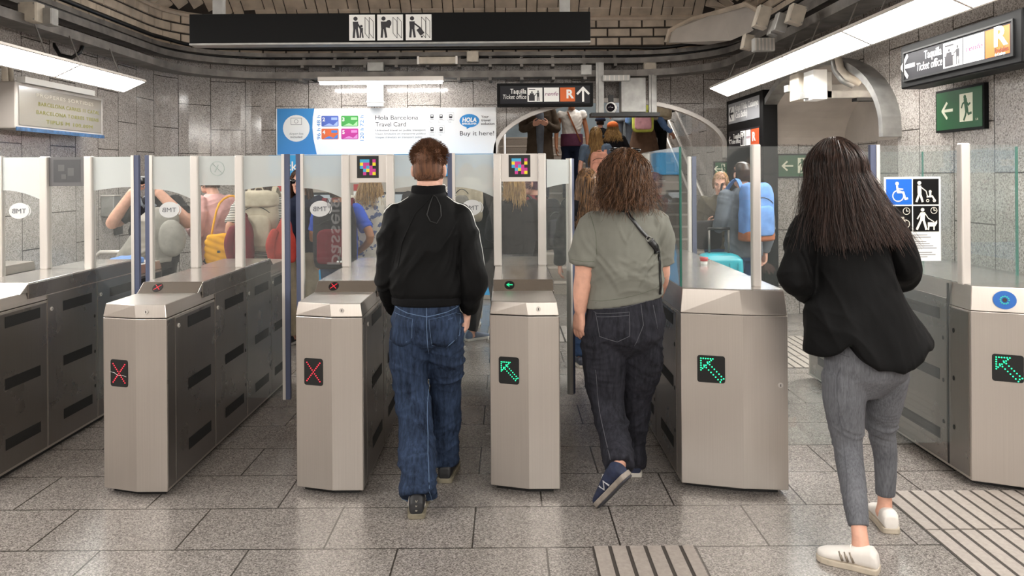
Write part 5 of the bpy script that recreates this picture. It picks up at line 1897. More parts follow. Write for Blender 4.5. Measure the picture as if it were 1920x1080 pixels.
def shoe(parent, heel, toe, up, m_up, m_sole, k=1.0, laces=None, collar=0.07, stripe=None, name='shoe'):
    """heel and toe are the ends of the sole's underside"""
    heel, toe, up = Vector(heel), Vector(toe), Vector(up).normalized()
    ax = (toe - heel)
    L_ = ax.length
    ax.normalize()
    up = (up - ax * up.dot(ax)).normalized()
    sd = ax.cross(up)
    q = lambda t, s_, z: heel + ax * (L_ * t) + sd * s_ * k + up * z * k
    prof = [(0.00, 0.022, 0.030, 0.020), (0.02, 0.030, 0.058, 0.0), (0.10, 0.035, collar + 0.012, 0), (0.28, 0.036, collar + 0.006, 0), (0.42, 0.037, 0.068, 0), (0.58, 0.042, 0.055, 0), (0.75, 0.046, 0.042, 0), (0.88, 0.042, 0.034, 0), (0.96, 0.030, 0.028, 0), (1.0, 0.014, 0.022, 0)]
    mb = MB()
    rings = [(q(t, 0, 0.014 + hh / 2), sd * w_ * k, up * (hh / 2) * k) for t, w_, hh, _ in prof]
    loft(mb, rings, 20, 2.5)
    o = link(name, remesh(mb, 0.004 if k >= 1 else 0.005, 3), m_up, parent, True)
    ms = MB()
    for z0, z1, gx in ((0.0, 0.024, 1.09),):
        a, b = [], []
        sp = [(t, w_ * gx + 0.001) for t, w_, _, _ in prof]
        ring = [(t, w_) for t, w_ in sp] + [(t, -w_) for t, w_ in reversed(sp)]
        a = [q(t - 0.01 if t < 0.5 else t + 0.008, s_, z0) for t, s_ in ring]
        b = [q(t - 0.01 if t < 0.5 else t + 0.008, s_, z1) for t, s_ in ring]
        ms.loop2(a, b)
    so = ms.build('sole', m_sole, o, bevel=0.004)
    if laces:
        lm = MB()
        for i in range(4):
            t = 0.44 + 0.075 * i
            z = 0.084 - 0.011 * i
            lm.tube([q(t, -0.022, z - 0.010), q(t, 0, z), q(t, 0.022, z - 0.010)], 0.0028 * k, 6)
        lm.build('laces', laces, o, True)
    if stripe:
        sm, side = stripe
        bv = None
        st = MB()
        for i in range(3):
            t = 0.40 + 0.085 * i
            pts = [q(t - 0.03, side * (0.034 + 0.004 * i), 0.030), q(t, side * (0.036 + 0.003 * i), 0.048), q(t + 0.035, side * 0.031, 0.066 - 0.004 * i)]
            st.tube(pts, 0.0048 * k, 6)
        st.build('stripe', sm, o, True)
    return o


def hair_mat(name, a, b, rough=0.42):
    if name in MATS:
        return MATS[name]
    k = N(name)
    tc = k.n('ShaderNodeTexCoord')
    mp = k.n('ShaderNodeMapping')
    mp.inputs['Scale'].default_value = (95, 95, 9)
    k.l(tc.outputs['Object'], mp.inputs[0])
    no = k.n('ShaderNodeTexNoise', i_Scale=1.0, i_Detail=3.0)
    k.l(mp.outputs[0], no.inputs['Vector'])
    k.l(k.ramp(no.outputs['Fac'], [(0.36, srgb(a)), (0.64, srgb(b))]), k.b.inputs['Base Color'])
    k.b.inputs['Roughness'].default_value = rough
    k.b.inputs['Specular IOR Level'].default_value = 0.35
    MATS[name] = k.m
    return k.m


def scalp_points(n, front=0.45, low=-0.35, rng=RNG):
    """unit directions on the hair-bearing part of the head (x right, y forward, z up)"""
    out = []
    while len(out) < n:
        v = rng.normal(size=3)
        v /= np.linalg.norm(v)
        if v[1] > front and v[2] < 0.55 + 0.3 * (v[1] - front):
            continue
        if v[2] < low + 0.35 * max(0, v[1]):
            continue
        out.append(v)
    return np.array(out)


def to_world(h, q):
    c, r, f, u = (np.array(x) for x in (h.c, h.r, h.f, h.u))
    return c + (q[..., 0:1] * r + q[..., 1:2] * f + q[..., 2:3] * u) * h.k


def scalp_shell(h, grow=1.05, front=0.5, low=-0.35):
    """closed hair cap"""
    mb = MB()
    rings = []
    for z, rx, ry, fo in HEADR:
        if z < -0.07 or (z < -0.05 and grow > 1.06):
            continue
        g = grow
        back = -0.012 if z < 0.05 else 0.0
        dep = ry * g * (0.80 if z < 0.055 else 0.95)
        rings.append((h.at(0, fo + back - (0.022 if z < 0.055 else 0.004), z), h.r * rx * g * h.k, h.f * dep * h.k))
    loft(mb, rings, 24)
    return mb


def hair_long(h, n, length, spread, curl=0.0, vol=0.0, bob=0.0, seed=1, k=16, drift=(0, 0), r=0.0016, front=0.35, back_push=0.0, taper=0.4, vary=0.35, sides=1.0, curlf=30.0):
    """strands that follow the head and then fall; local coords then world"""
    rng = np.random.default_rng(seed)
    d = scalp_points(n, front, -0.25, rng)
    m_ = n // 3
    a_, b_ = rng.uniform(0, 2 * PI, m_), rng.uniform(0.0, 0.75, m_)
    d[:m_] = np.stack([np.sin(b_) * np.cos(a_), np.sin(b_) * np.sin(a_), np.cos(b_)], 1)
    ell = np.array([0.079, 0.103, 0.117])
    th = np.arccos(np.clip(d[:, 2], -1, 1))
    ph = np.arctan2(d[:, 1], d[:, 0])
    # turn the flow of the front hair to the sides
    lay = rng.uniform(1.03, 1.13, n)
    ln = length * (1 - vary * rng.uniform(0, 1, n) ** 2)
    ts = np.linspace(0, 1, k)
    out = np.zeros((n, k, 3))
    thmax = 1.75
    for i in range(k):
        s_ = ts[i] * (ln + 0.12)
        arc = th + s_ / 0.105
        on = np.minimum(arc, np.maximum(thmax, th))
        fall = np.maximum(0, (arc - np.maximum(thmax, th)) * 0.105)
        ph2 = ph.copy()
        fm = (np.sin(ph) > 0)
        # forward strands sweep sideways as they go down
        tgt = np.where(np.cos(ph) > 0, 0.25, PI - 0.25)
        ph2 = np.where(fm, ph + (tgt - ph) * np.clip((on - th) * 0.9, 0, 1), ph)
        q = np.stack([np.sin(on) * np.cos(ph2), np.sin(on) * np.sin(ph2), np.cos(on)], 1) * ell * lay[:, None]
        out_dir = np.stack([np.cos(ph2) * sides, np.sin(ph2)], 1)
        q[:, 0] += out_dir[:, 0] * fall * spread + drift[0] * fall
        q[:, 1] += out_dir[:, 1] * fall * spread * 0.6 + drift[1] * fall - back_push * np.sin(np.clip(fall / max(length, 0.01), 0, 1) * PI)
        q[:, 2] -= fall
        if vol:
            g_ = 1 + vol * sstep(0.35, 1.5, on) * (lay - 1.03) / 0.10
            q[:, 0] *= g_
            q[:, 1] *= np.where(q[:, 1] < 0, g_, 1 + (g_ - 1) * 0.3)
        if bob:
            q[:, 0] *= 1 - bob * sstep(0.02, length, fall)
        out[:, i] = q
    if curl:
        f1 = rng.uniform(0.7, 1.3, n)[:, None] * curlf
        p1 = rng.uniform(0, 6.28, n)[:, None]
        s2 = ts[None, :] * (ln[:, None] + 0.12)
        am = curl * sstep(0.0, 0.6, ts)[None, :] * rng.uniform(0.5, 1.3, n)[:, None]
        out[:, :, 0] += am * np.sin(f1 * s2 + p1)
        out[:, :, 1] += am * np.cos(f1 * s2 + p1)
        out[:, :, 2] += am * 0.4 * np.sin(f1 * s2 * 1.3 + p1)
    out[:, :, :2] += rng.normal(size=(n, 1, 2)) * 0.005
    w_ = rng.normal(size=(n, 1, 3)) * 0.012
    out += w_ * (ts[None, :, None] ** 2)
    rad = r * (1 - (1 - taper) * ts ** 2)
    return strand_mesh(to_world(h, out), rad)


def finish_hair(parent, m, shell, strands, voxel=0.008):
    parts = []
    if shell is not None:
        parts.append(mesh_arrays(remesh(shell, voxel, 3)))
    parts += strands
    return link('hair', mesh_np('hair', parts), m, parent, True)


def rbox(mb, c, r, f, u, w_, d, h_, power=4.0, taper=0.85):
    """soft box standing along u"""
    c, r, f, u = Vector(c), Vector(r), Vector(f), Vector(u)
    prof = [(-0.5, 0.75), (-0.47, 0.9), (-0.38, 1.0), (0.0, 1.0), (0.3, 0.97), (0.43, taper), (0.48, taper * 0.8), (0.5, taper * 0.55)]
    loft(mb, [(c + u * h_ * z, r * w_ / 2 * g, f * d / 2 * g) for z, g in prof], 28, power)
    return mb


# ---------------------------------------------------------------- generic builder
SK = {n: mat('skin_' + n, c, 0.5, var=0.10, vscale=30, bump=0.06, bscale=180) for n, c in dict(light='d3a08a', pale='d9ab97', tan='a8704f', dark='7c4a35').items()}
ARMS = dict(down=((0.235, -0.02, 1.12), (0.245, 0.05, 0.87), (0, 0.15, -1), (-1, 0, 0)), strap=((0.25, -0.10, 1.14), (0.15, 0.13, 1.24), (-0.3, 0.4, 0.9), (0, -1, 0)),
            front=((0.24, 0.0, 1.12), (0.10, 0.26, 1.16), (-0.6, 0.8, 0.2), (-0.6, -0.4, 0.6)), up=((0.34, 0.10, 1.22), (0.11, 0.20, 1.50), (-0.6, 0.3, 0.6), (-0.5, 0.2, -0.2)),
            out=((0.30, 0.06, 1.14), (0.44, 0.16, 0.98), (0.5, 0.4, -0.5), (0, 0, -1)), hip=((0.33, -0.12, 1.15), (0.2, 0.05, 1.0), (-0.6, 0.5, -0.2), (-0.5, -0.6, 0)),
            reach=((0.24, 0.12, 1.16), (0.22, 0.38, 1.22), (0, 1, 0.1), (0, 0, -1)))


def person(px, d, z0, yaw, H, label, top, bottom, skin='light', hair=None, armL='down', armR='down', stride=0.08, girth=1.0, lean=0.0, head_yaw=0.0, head_pitch=0.0,
           shoes=('2a2a2c', 'd8d4cc'), voxel=0.0085, face=False, group=None, x=None, legs=True, seed=0):
    """a whole figure; yaw 0 = facing away from the camera"""
    k = H / 1.70
    bx = P(px, 400, d).x if x is None else x
    base = Vector((bx, d, z0))
    R3 = Matrix.Rotation(yaw, 3, 'Z')
    W_ = lambda p: base + R3 @ (Vector(p) * k)
    Wl = lambda p: base + R3 @ ((Vector(p) + Vector((0, lean * max(0, p[2] - 0.9), 0))) * k)
    r, f, u = R3 @ Vector((1, 0, 0)), R3 @ Vector((0, 1, 0)), Vector((0, 0, 1))
    root = thing('person', base, label, 'person', group)
    sk = SK[skin]
    hf = HeadFrame(Wl((0, 0.02, 1.585)), yaw + head_yaw, head_pitch, 0, k)
    # joints
    anL, anR = (-0.085, -stride, 0.085), (0.085, stride, 0.085)
    knL, knR = (-0.088, -stride * 0.35 + 0.03, 0.48), (0.088, stride * 0.6 + 0.03, 0.48)
    sh = {-1: (-0.168, 0, 1.395), 1: (0.168, 0, 1.395)}
    arm = {}
    for s_, nm in ((-1, armL), (1, armR)):
        e, w_, hd, hn = ARMS[nm]
        fl = lambda p: (p[0] * s_, p[1], p[2])
        arm[s_] = (fl(e), fl(w_), fl(hd), fl(hn))
    skin_mb = MB()
    add_head(skin_mb, hf)
    limb(skin_mb, [Wl((0, -0.01, 1.40)), Wl((0, 0.0, 1.46)), hf.at(0, -0.012, -0.07)], [0.062 * k, 0.054 * k, 0.052 * k])
    loft(skin_mb, [(Wl((0, 0, z)), r * a * k * min(girth, 1.05), f * b * k) for z, a, b in ((0.84, 0.10, 0.07), (0.95, 0.12, 0.085), (1.1, 0.10, 0.075), (1.3, 0.125, 0.085), (1.38, 0.11, 0.07), (1.42, 0.06, 0.05))], 20)
    for s_ in (-1, 1):
        e, w_, hd, hn = arm[s_]
        ag = (0.034, 0.031, 0.025) if top.get('sleeve', 'long') == 'long' else tuple(q_ * top.get('arm', 1.0) for q_ in (0.042 * girth, 0.037 * girth, 0.027 * min(girth, 1.1)))
        limb(skin_mb, [Wl(sh[s_]), Wl(e), Wl(w_)], [q_ * k for q_ in ag])
        add_hand(skin_mb, Wl(w_), R3 @ Vector(hd), R3 @ Vector(hn), s_ * (1 if nm else 1), 0.4, k)
        if legs:
            an, kn = (anL, knL) if s_ < 0 else (anR, knR)
            limb(skin_mb, [W_((s_ * 0.08, 0, 0.88)), W_(kn), W_(an), W_((an[0], an[1], 0.05))], [0.068 * k, 0.046 * k, 0.033 * k, 0.036 * k])
    body = link('body', remesh(skin_mb, voxel * 0.75, 2), sk, root, True)
    if face:
        em = MB()
        for sx in (-1, 1):
            em.ball(hf.at(sx * 0.031, 0.083, 0.004), (0.011 * k, 0.008 * k, 0.006 * k), 10, 6)
        em.build('eyes', mat('eye_dark', '2a1d18', 0.2), root, True)
        lm = MB()
        limb(lm, [hf.at(-0.024, 0.084, -0.068), hf.at(0, 0.094, -0.069), hf.at(0.024, 0.084, -0.068)], [0.003 * k, 0.006 * k, 0.003 * k], 8)
        lm.build('lips', mat('lips', 'a05a55', 0.4), root, True)
        bm_ = MB()
        for sx in (-1, 1):
            bm_.tube([hf.at(sx * 0.016, 0.097, 0.024), hf.at(sx * 0.034, 0.093, 0.03), hf.at(sx * 0.05, 0.078, 0.025)], 0.003 * k, 6)
        bm_.build('eyebrows', mat('brow', '4a3426', 0.7), root, True)
    # top
    g = girth
    hem = top.get('hem', 0.90)
    loose = top.get('loose', 1.0)
    hemw = top.get('hemw', 0.165)
    tm = MB()
    rr = [(hem, hemw, 0.12), (hem + 0.02, hemw + 0.003, 0.123)]
    if hem < 0.86:
        rr += [(0.88, max(0.17, (hemw + 0.16) / 2), 0.125)]
    rr += [(1.02, 0.150 * loose, 0.112), (1.14, 0.152 * loose, 0.110), (1.27, 0.170, 0.118), (1.35, 0.178, 0.108), (1.405, 0.155, 0.085), (1.435, 0.10, 0.066), (1.455, 0.07, 0.058)]
    loft(tm, [(Wl((0, 0, z)), r * a * k * g, f * b * k * g) for z, a, b in rr], 28)
    sl = top.get('sleeve', 'long')
    for s_ in (-1, 1):
        e, w_, hd, hn = arm[s_]
        S_, E_, Wr = Vector(Wl(sh[s_])), Vector(Wl(e)), Vector(Wl(w_))
        if sl == 'long':
            limb(tm, [S_, E_, Wr], [0.064 * k * g, 0.054 * k * loose, 0.040 * k * loose], round1=False)
        elif sl == 'short':
            limb(tm, [S_, S_.lerp(E_, 0.75)], [0.066 * k * g, 0.062 * k * loose], round1=False)
        elif sl == 'cap':
            limb(tm, [S_, S_.lerp(E_, 0.25)], [0.062 * k * g, 0.058 * k], round1=False)
    tme = remesh(tm, voxel, 3)
    displace(tme, creases(0.016 * k, 1.0, 11, 4, bx, seed, mirror=True))
    displace(tme, creases(0.012 * k, 0.15, 13, 4, bx, seed + 9))
    link(top.get('name', 'top'), tme, top['mat'], root, True)
    # bottom
    if bottom and legs:
        lm = MB()
        bw_ = bottom.get('w', 1.0)
        loft(lm, [(W_((0, 0, z)), r * a * k * g, f * b * k * g) for z, a, b in ((0.80, 0.10, 0.09), (0.86, 0.160, 0.118), (0.93, 0.160, 0.115), (1.0, 0.145, 0.10), (1.02, 0.135, 0.095))], 24)
        hz = bottom.get('hem', 0.09)
        for s_ in (-1, 1):
            an, kn = (anL, knL) if s_ < 0 else (anR, knR)
            A_ = W_((an[0], an[1], hz))
            if bottom.get('kind') == 'shorts':
                A_ = Vector(W_(kn)) + Vector((0, 0, 0.05))
                limb(lm, [W_((s_ * 0.082, 0, 0.87)), A_], [0.088 * k * g, 0.085 * k * bw_], round1=False)
            else:
                limb(lm, [W_((s_ * 0.082, 0, 0.87)), W_(kn), A_], [0.088 * k * g, 0.062 * k * bw_, 0.052 * k * bw_], round1=False)
        lme = remesh(lm, voxel, 3)
        displace(lme, creases(0.012 * k, 0.3, 12, 5, bx, seed + 3, mirror=True))
        link(bottom.get('name', 'trousers'), lme, bottom['mat'], root, True)
        su, ss = mat('shoe_' + shoes[0], shoes[0], 0.6), mat('sole_' + shoes[1], shoes[1], 0.6)
        for an in (anL, anR):
            shoe(root, W_((an[0], an[1] - 0.065, 0.0)), W_((an[0] * 1.25, an[1] + 0.205, 0.0)), (0, 0, 1), su, ss, k * 0.98)
    # hair
    if hair:
        hm = hair_mat('hair_' + hair['a'], hair['a'], hair['b'])
        st = []
        if hair.get('len', 0) > 0.05:
            st.append(hair_long(hf, hair.get('n', 700), hair['len'], hair.get('spread', 0.25), hair.get('curl', 0.004), seed=seed + 5, k=12, r=0.0030, drift=(0, -0.10)))
            sh_ = scalp_shell(hf, 1.06)
            loft(sh_, [(hf.at(0, -0.035, 0.02), hf.r * 0.07 * k, hf.f * 0.06 * k), (hf.at(0, -0.055, -0.08), hf.r * 0.075 * k, hf.f * 0.045 * k), (hf.at(0, -0.065, -0.1 - hair['len'] * 0.6), hf.r * 0.07 * k, hf.f * 0.03 * k)], 18)
        else:
            q = scalp_points(1700, 0.62, -0.5, np.random.default_rng(seed))
            ell = np.array([0.076, 0.100, 0.115])
            tt = np.linspace(0, 1, 4)
            lean_ = np.array([0, 0.3, -0.5])
            pts = q[:, None, :] * ell + (q[:, None, :] * 0.5 + lean_) * tt[None, :, None] * 0.022
            st.append(strand_mesh(to_world(hf, pts), 0.0024 * (1 - 0.6 * tt)))
            sh_ = scalp_shell(hf, 1.045)
        finish_hair(root, hm, sh_, st)
    return root, hf, Wl, (r, f, u, k)


def backpack(c, yaw, w_, h_, d_, label, m, m2=None, straps=True, back=None, flap=False, group=None):
    """bag with its front (away from the wearer) at -forward"""
    R3 = Matrix.Rotation(yaw, 3, 'Z')
    r, f, u = R3 @ Vector((1, 0, 0)), R3 @ Vector((0, 1, 0)), Vector((0, 0, 1))
    c = Vector(c)
    t = thing('backpack', c, label, 'backpack', group)
    me = remesh(rbox(MB(), c, r, f, u, w_, d_, h_), 0.009, 3)
    displace(me, folds(0.005, 10, 10, 8, 3))
    link('bag', me, m, t, True)
    me = remesh(rbox(MB(), c - f * d_ * 0.46 - u * h_ * 0.16, r, f, u, w_ * 0.78, d_ * 0.35, h_ * 0.52), 0.008, 3)
    displace(me, folds(0.004, 12, 12, 9, 5))
    link('front_pocket', me, m2 or m, t, True)
    if flap:
        me = remesh(rbox(MB(), c + u * h_ * 0.36 - f * d_ * 0.12, r, f, u, w_ * 1.06, d_ * 1.15, h_ * 0.26), 0.008, 3)
        link('flap', me, m2 or m, t, True)
    z = MB()
    z.tube([c - f * d_ * 0.50 + r * w_ * s_ + u * h_ * (0.14 + 0.10 * (1 - (s_ / 0.36) ** 2)) for s_ in [(-0.36 + 0.06 * i) for i in range(13)]], 0.0035, 6)
    z.build('zip', M_BLACK, t, True)
    hd = MB().tube([c + u * h_ * 0.48 - r * 0.04 + f * d_ * 0.1, c + u * h_ * 0.55 - r * 0.025 + f * d_ * 0.1, c + u * h_ * 0.55 + r * 0.025 + f * d_ * 0.1, c + u * h_ * 0.48 + r * 0.04 + f * d_ * 0.1], 0.007, 8)
    hd.build('handle', m2 or m, t, True)
    if straps:
        for s_ in (-1, 1):
            b = c + r * s_ * w_ * 0.32
            pts = [b + f * d_ * 0.4 + u * h_ * 0.40, b + f * (d_ * 0.5 + 0.05) + u * (h_ * 0.5 + 0.03), b + f * (d_ * 0.5 + 0.16) + u * (h_ * 0.42), b + r * s_ * 0.03 + f * (d_ * 0.5 + 0.25) + u * h_ * 0.1]
            p, _ = smooth_path(pts, [1] * 4, 4)
            sec = [(-0.02, -0.005), (0.02, -0.005), (0.02, 0.005), (-0.02, 0.005)]
            MB().sweep(p, sec, f).build('strap', m2 or m, t)
    return t

# ================================================================== FABRICS
def denim(name, dark, light, sc=(60, 60, 7), worn=0.5):
    k = N(name)
    tc = k.n('ShaderNodeTexCoord')
    mp = k.n('ShaderNodeMapping')
    mp.inputs['Scale'].default_value = sc
    k.l(tc.outputs['Object'], mp.inputs[0])
    a = k.n('ShaderNodeTexNoise', i_Scale=1.0, i_Detail=4.0, i_Roughness=0.7)
    k.l(mp.outputs[0], a.inputs['Vector'])
    b = k.n('ShaderNodeTexNoise', i_Scale=7.0, i_Detail=4.0)
    k.l(tc.outputs['Object'], b.inputs['Vector'])
    mx = k.n('ShaderNodeMath', operation='ADD')
    m1 = k.n('ShaderNodeMath', operation='MULTIPLY')
    m1.inputs[1].default_value = worn
    k.l(b.outputs['Fac'], m1.inputs[0])
    k.l(a.outputs['Fac'], mx.inputs[0])
    k.l(m1.outputs[0], mx.inputs[1])
    k.l(k.ramp(mx.outputs[0], [(0.35 + worn * 0.35, srgb(dark)), (0.68 + worn * 0.6, srgb(light))]), k.b.inputs['Base Color'])
    k.b.inputs['Roughness'].default_value = 0.85
    k.b.inputs['Specular IOR Level'].default_value = 0.2
    c = k.n('ShaderNodeTexNoise', i_Scale=500.0, i_Detail=1.0)
    k.l(tc.outputs['Object'], c.inputs['Vector'])
    k.bump(c.outputs['Fac'], 0.25, 0.001)
    MATS[name] = k.m
    return k.m


def fabric(name, col, var=0.12, rough=0.9, sc=14, bump=0.2, bsc=420, spec=0.2):
    return mat(name, col, rough, 0, var, sc, bump, bsc, spec=spec)


F_BLACK = fabric('black_fabric', '0a0a0b', 0.2, 0.7, spec=0.16)
F_BLACK2 = fabric('black_shirt', '09090a', 0.2, 0.7, spec=0.16)
F_SAGE = fabric('sage_cotton', '77776f', 0.06, 0.92)
F_JEANS = denim('blue_denim', '0f1726', '34435d')
F_GREYJ = denim('grey_denim', '505156', '727378', (160, 160, 14))
F_DARKJ = denim('black_denim', '17171c', '33333b')
F_STITCH = mat('stitch_thread', '5d7493', 0.8)
F_STITCHG = mat('stitch_grey', '55565c', 0.8)

# ================================================================== MAN IN THE BLACK JACKET
def pp(L_):
    return [P(*q) for q in L_]


X3, Y3, Z3 = Vector((1, 0, 0)), Vector((0, 1, 0)), Vector((0, 0, 1))
mb = P(800, 400, 3.87)
man = thing('person', (mb.x, 3.87, 0), 'man with short reddish hair, black jacket and blue jeans walking through the gate', 'person')
S0 = FOC / 3.87                               # pixels per metre at the man
hf = HeadFrame(P(805, 316, 3.86), math.radians(-8), 0.02, 0.0, 1.0)
sk = MB()
add_head(sk, hf)
limb(sk, [P(802, 385, 3.87), P(803, 362, 3.865), hf.at(0, -0.015, -0.06)], [0.066, 0.058, 0.056])
loft(sk, [(P(799, 600, 3.87), X3 * .12, Y3 * .09), (P(800, 540, 3.87), X3 * .12, Y3 * .08), (P(802, 430, 3.87), X3 * .14, Y3 * .09), (P(803, 395, 3.87), X3 * .12, Y3 * .07)], 20)
mel = dict(shL=P(748, 405, 3.87), shR=P(861, 403, 3.87), elL=P(728, 512, 3.88), elR=P(881, 515, 3.85), wrL=P(742, 578, 4.06), wrR=P(877, 583, 3.92))
limb(sk, [mel['shL'], mel['elL'], mel['wrL']], [.034, .032, .027])
limb(sk, [mel['shR'], mel['elR'], mel['wrR']], [.034, .032, .027])
add_hand(sk, mel['wrL'], (0.3, 0.8, -0.5), (0.8, -0.2, 0), -1, 0.5)
add_hand(sk, mel['wrR'] + Vector((-0.004, 0, -0.004)), (-0.12, 0.15, -1), (-1, 0.3, 0), 1, 0.45)
legL = [P(768, 625, 3.87), P(773, 745, 3.90), P(782, 915, 3.72)]
legR = [P(832, 625, 3.88), P(836, 735, 4.02), P(833, 852, 4.10)]
limb(sk, legL, [.07, .05, .036])
limb(sk, legR, [.07, .05, .036])
link('body', remesh(sk, 0.005, 2), SK['pale'], man, True)

jk = MB()
rings = [(803, 352, .075, .068), (803, 366, .088, .074), (803, 376, .125, .085), (803, 392, .168, .10), (804, 420, .180, .115), (803, 460, .178, .122), (801, 500, .176, .125), (801, 530, .180, .128), (801, 548, .176, .126), (801, 556, .166, .118), (801, 568, .166, .118)]
loft(jk, [(P(x, y, 3.87), X3 * a + Z3 * a * 0.02, Y3 * b) for x, y, a, b in rings[::-1]], 30)
limb(jk, [mel['shL'] + Vector((0.01, 0, 0)), P(735, 455, 3.87), mel['elL'], P(733, 552, 3.97), mel['wrL']], [.072, .066, .062, .054, .044], round1=False)
limb(jk, [mel['shR'] + Vector((-0.01, 0, 0)), P(873, 455, 3.86), mel['elR'], P(881, 552, 3.87), P(878, 580, 3.91)], [.072, .066, .060, .054, .042], round1=False)
me = remesh(jk, 0.0065, 4)
mkj = lambda c: sstep(0.94, 1.0, c[:, 2]) * (1 - 0.7 * sstep(1.38, 1.46, c[:, 2]))
displace(me, creases(0.018, 0.95, 9, 2.5, mb.x, 21, mkj))
displace(me, creases(0.012, 1.5, 13, 2.5, mb.x, 22, lambda c: mkj(c) * (1 - sstep(1.1, 1.3, c[:, 2]))))
displace(me, creases(0.016, 0.5, 13, 4, mb.x, 25, mirror=True, mask=lambda c: sstep(0.14, 0.2, np.abs(c[:, 0] - mb.x)) * (1 - 0.6 * sstep(1.2, 1.35, c[:, 2]))))
bvj = bvh_of(me)
link('jacket', me, F_BLACK, man, True)
# ribbed hem, collar, cuff
cl = MB()
loft(cl, [(P(803, 368, 3.87), X3 * .082, Y3 * .072), (P(803, 356, 3.868), X3 * .084, Y3 * .075), (P(804, 348, 3.866), X3 * .082, Y3 * .073), (P(804, 347, 3.866), X3 * .07, Y3 * .06)], 28)
link('collar', remesh(cl, 0.005, 2), fabric('black_rib', '0e0e10', 0.1, 0.95), man, True)
hm = MB()
loft(hm, [(P(801, 570, 3.87), X3 * .169, Y3 * .121), (P(801, 566, 3.87), X3 * .173, Y3 * .125), (P(801, 556, 3.87), X3 * .174, Y3 * .126), (P(801, 552, 3.87), X3 * .168, Y3 * .12)], 30)
link('waistband_rib', remesh(hm, 0.006, 2), MATS['black_rib'], man, True)
st = MB()
for dx in (-4, 0, 4):
    for pts in ([(843 + dx * .4, 363, 3.84), (866 + dx * .8, 378, 3.84), (886 + dx * .7, 405, 3.85), (896 + dx * .5, 440, 3.86), (901 + dx * .4, 490, 3.86), (902 + dx * .4, 540, 3.87)],
                [(760 + dx * .4, 364, 3.84), (738 + dx * .8, 379, 3.84), (722 + dx * .7, 405, 3.85)]):
        out = []
        q3 = pp(pts)
        for a_, b_ in zip(q3[:-1], q3[1:]):
            for i in range(6):
                h_ = bvj.find_nearest(a_.lerp(b_, i / 6))
                out.append(h_[0] + h_[1] * 0.001)
        st.tube(out, 0.0016, 5)
st.build('sleeve_stripes', M_WHITE, man, True)
cd_ = MB()
lp = [(812, 366, 3.8), (806, 385, 3.8), (802, 402, 3.8), (808, 414, 3.8), (820, 418, 3.8), (828, 404, 3.8), (826, 386, 3.8), (818, 370, 3.8), (812, 366, 3.8)]
stitch(cd_, bvj, pp(lp), 0.0026, 6, 0.002, 5)
cd_.build('cord_loop', M_BLACK, man, True)
sl_ = MB()
stitch(sl_, bvj, pp([(812, 366, 3.8), (780, 400, 3.8), (755, 455, 3.8), (748, 500, 3.8)]), 0.003, 6, 0.0, 8)
sl_.build('raglan_seam', F_BLACK, man, True)

jn = MB()
loft(jn, [(P(799, 652, 3.87), X3 * .07, Y3 * .05), (P(799, 635, 3.87), X3 * .150, Y3 * .098), (P(800, 600, 3.87), X3 * .170, Y3 * .122), (P(801, 575, 3.87), X3 * .160, Y3 * .115), (P(801, 555, 3.87), X3 * .155, Y3 * .11)], 28)
limb(jn, [P(769, 625, 3.87), P(768, 680, 3.89), P(773, 745, 3.90), P(780, 830, 3.82), P(784, 928, 3.71)], [.094, .090, .082, .078, .080], 18, round1=False)
limb(jn, [P(832, 625, 3.88), P(834, 680, 3.95), P(836, 735, 4.02), P(834, 800, 4.06), P(832, 862, 4.10)], [.092, .087, .082, .074, .070], 18, round1=False)
me = remesh(jn, 0.0065, 3)
mk = lambda c: 1 - 0.75 * sstep(0.85, 0.93, c[:, 2])
displace(me, creases(0.016, 0.35, 11, 4, mb.x, 31, mk, mirror=True))
displace(me, creases(0.012, -0.5, 9, 4, mb.x, 33, mk))
displace(me, creases(0.014, 0.1, 17, 4, mb.x, 37, mask=lambda c: 1 - sstep(0.2, 0.45, c[:, 2])))
bvn = bvh_of(me)
jo = link('jeans', me, F_JEANS, man, True)
sm = MB()
D0 = 3.8
for pts in ([(801, 565, D0), (802, 600, D0), (803, 640, D0), (802, 668, D0)], [(736, 575, D0), (765, 585, D0), (802, 591, D0), (838, 584, D0), (866, 574, D0)],
            [(740, 588, D0), (776, 595, D0), (774, 630, D0), (754, 646, D0), (728, 640, D0)], [(807, 596, D0), (862, 586, D0), (861, 630, D0), (838, 650, D0), (811, 646, D0), (807, 596, D0)],
            [(810, 603, D0), (860, 593, D0)], [(741, 594, D0), (775, 601, D0)], [(800, 725, D0), (800, 780, D0), (807, 860, D0), (812, 925, D0)], [(755, 922, D0), (770, 930, D0), (800, 932, D0), (814, 925, D0)]):
    stitch(sm, bvn, pp(pts), 0.0018, 5, 0.0008, 8)
sm.build('stitching', F_STITCH, jo, True)
pk = MB()
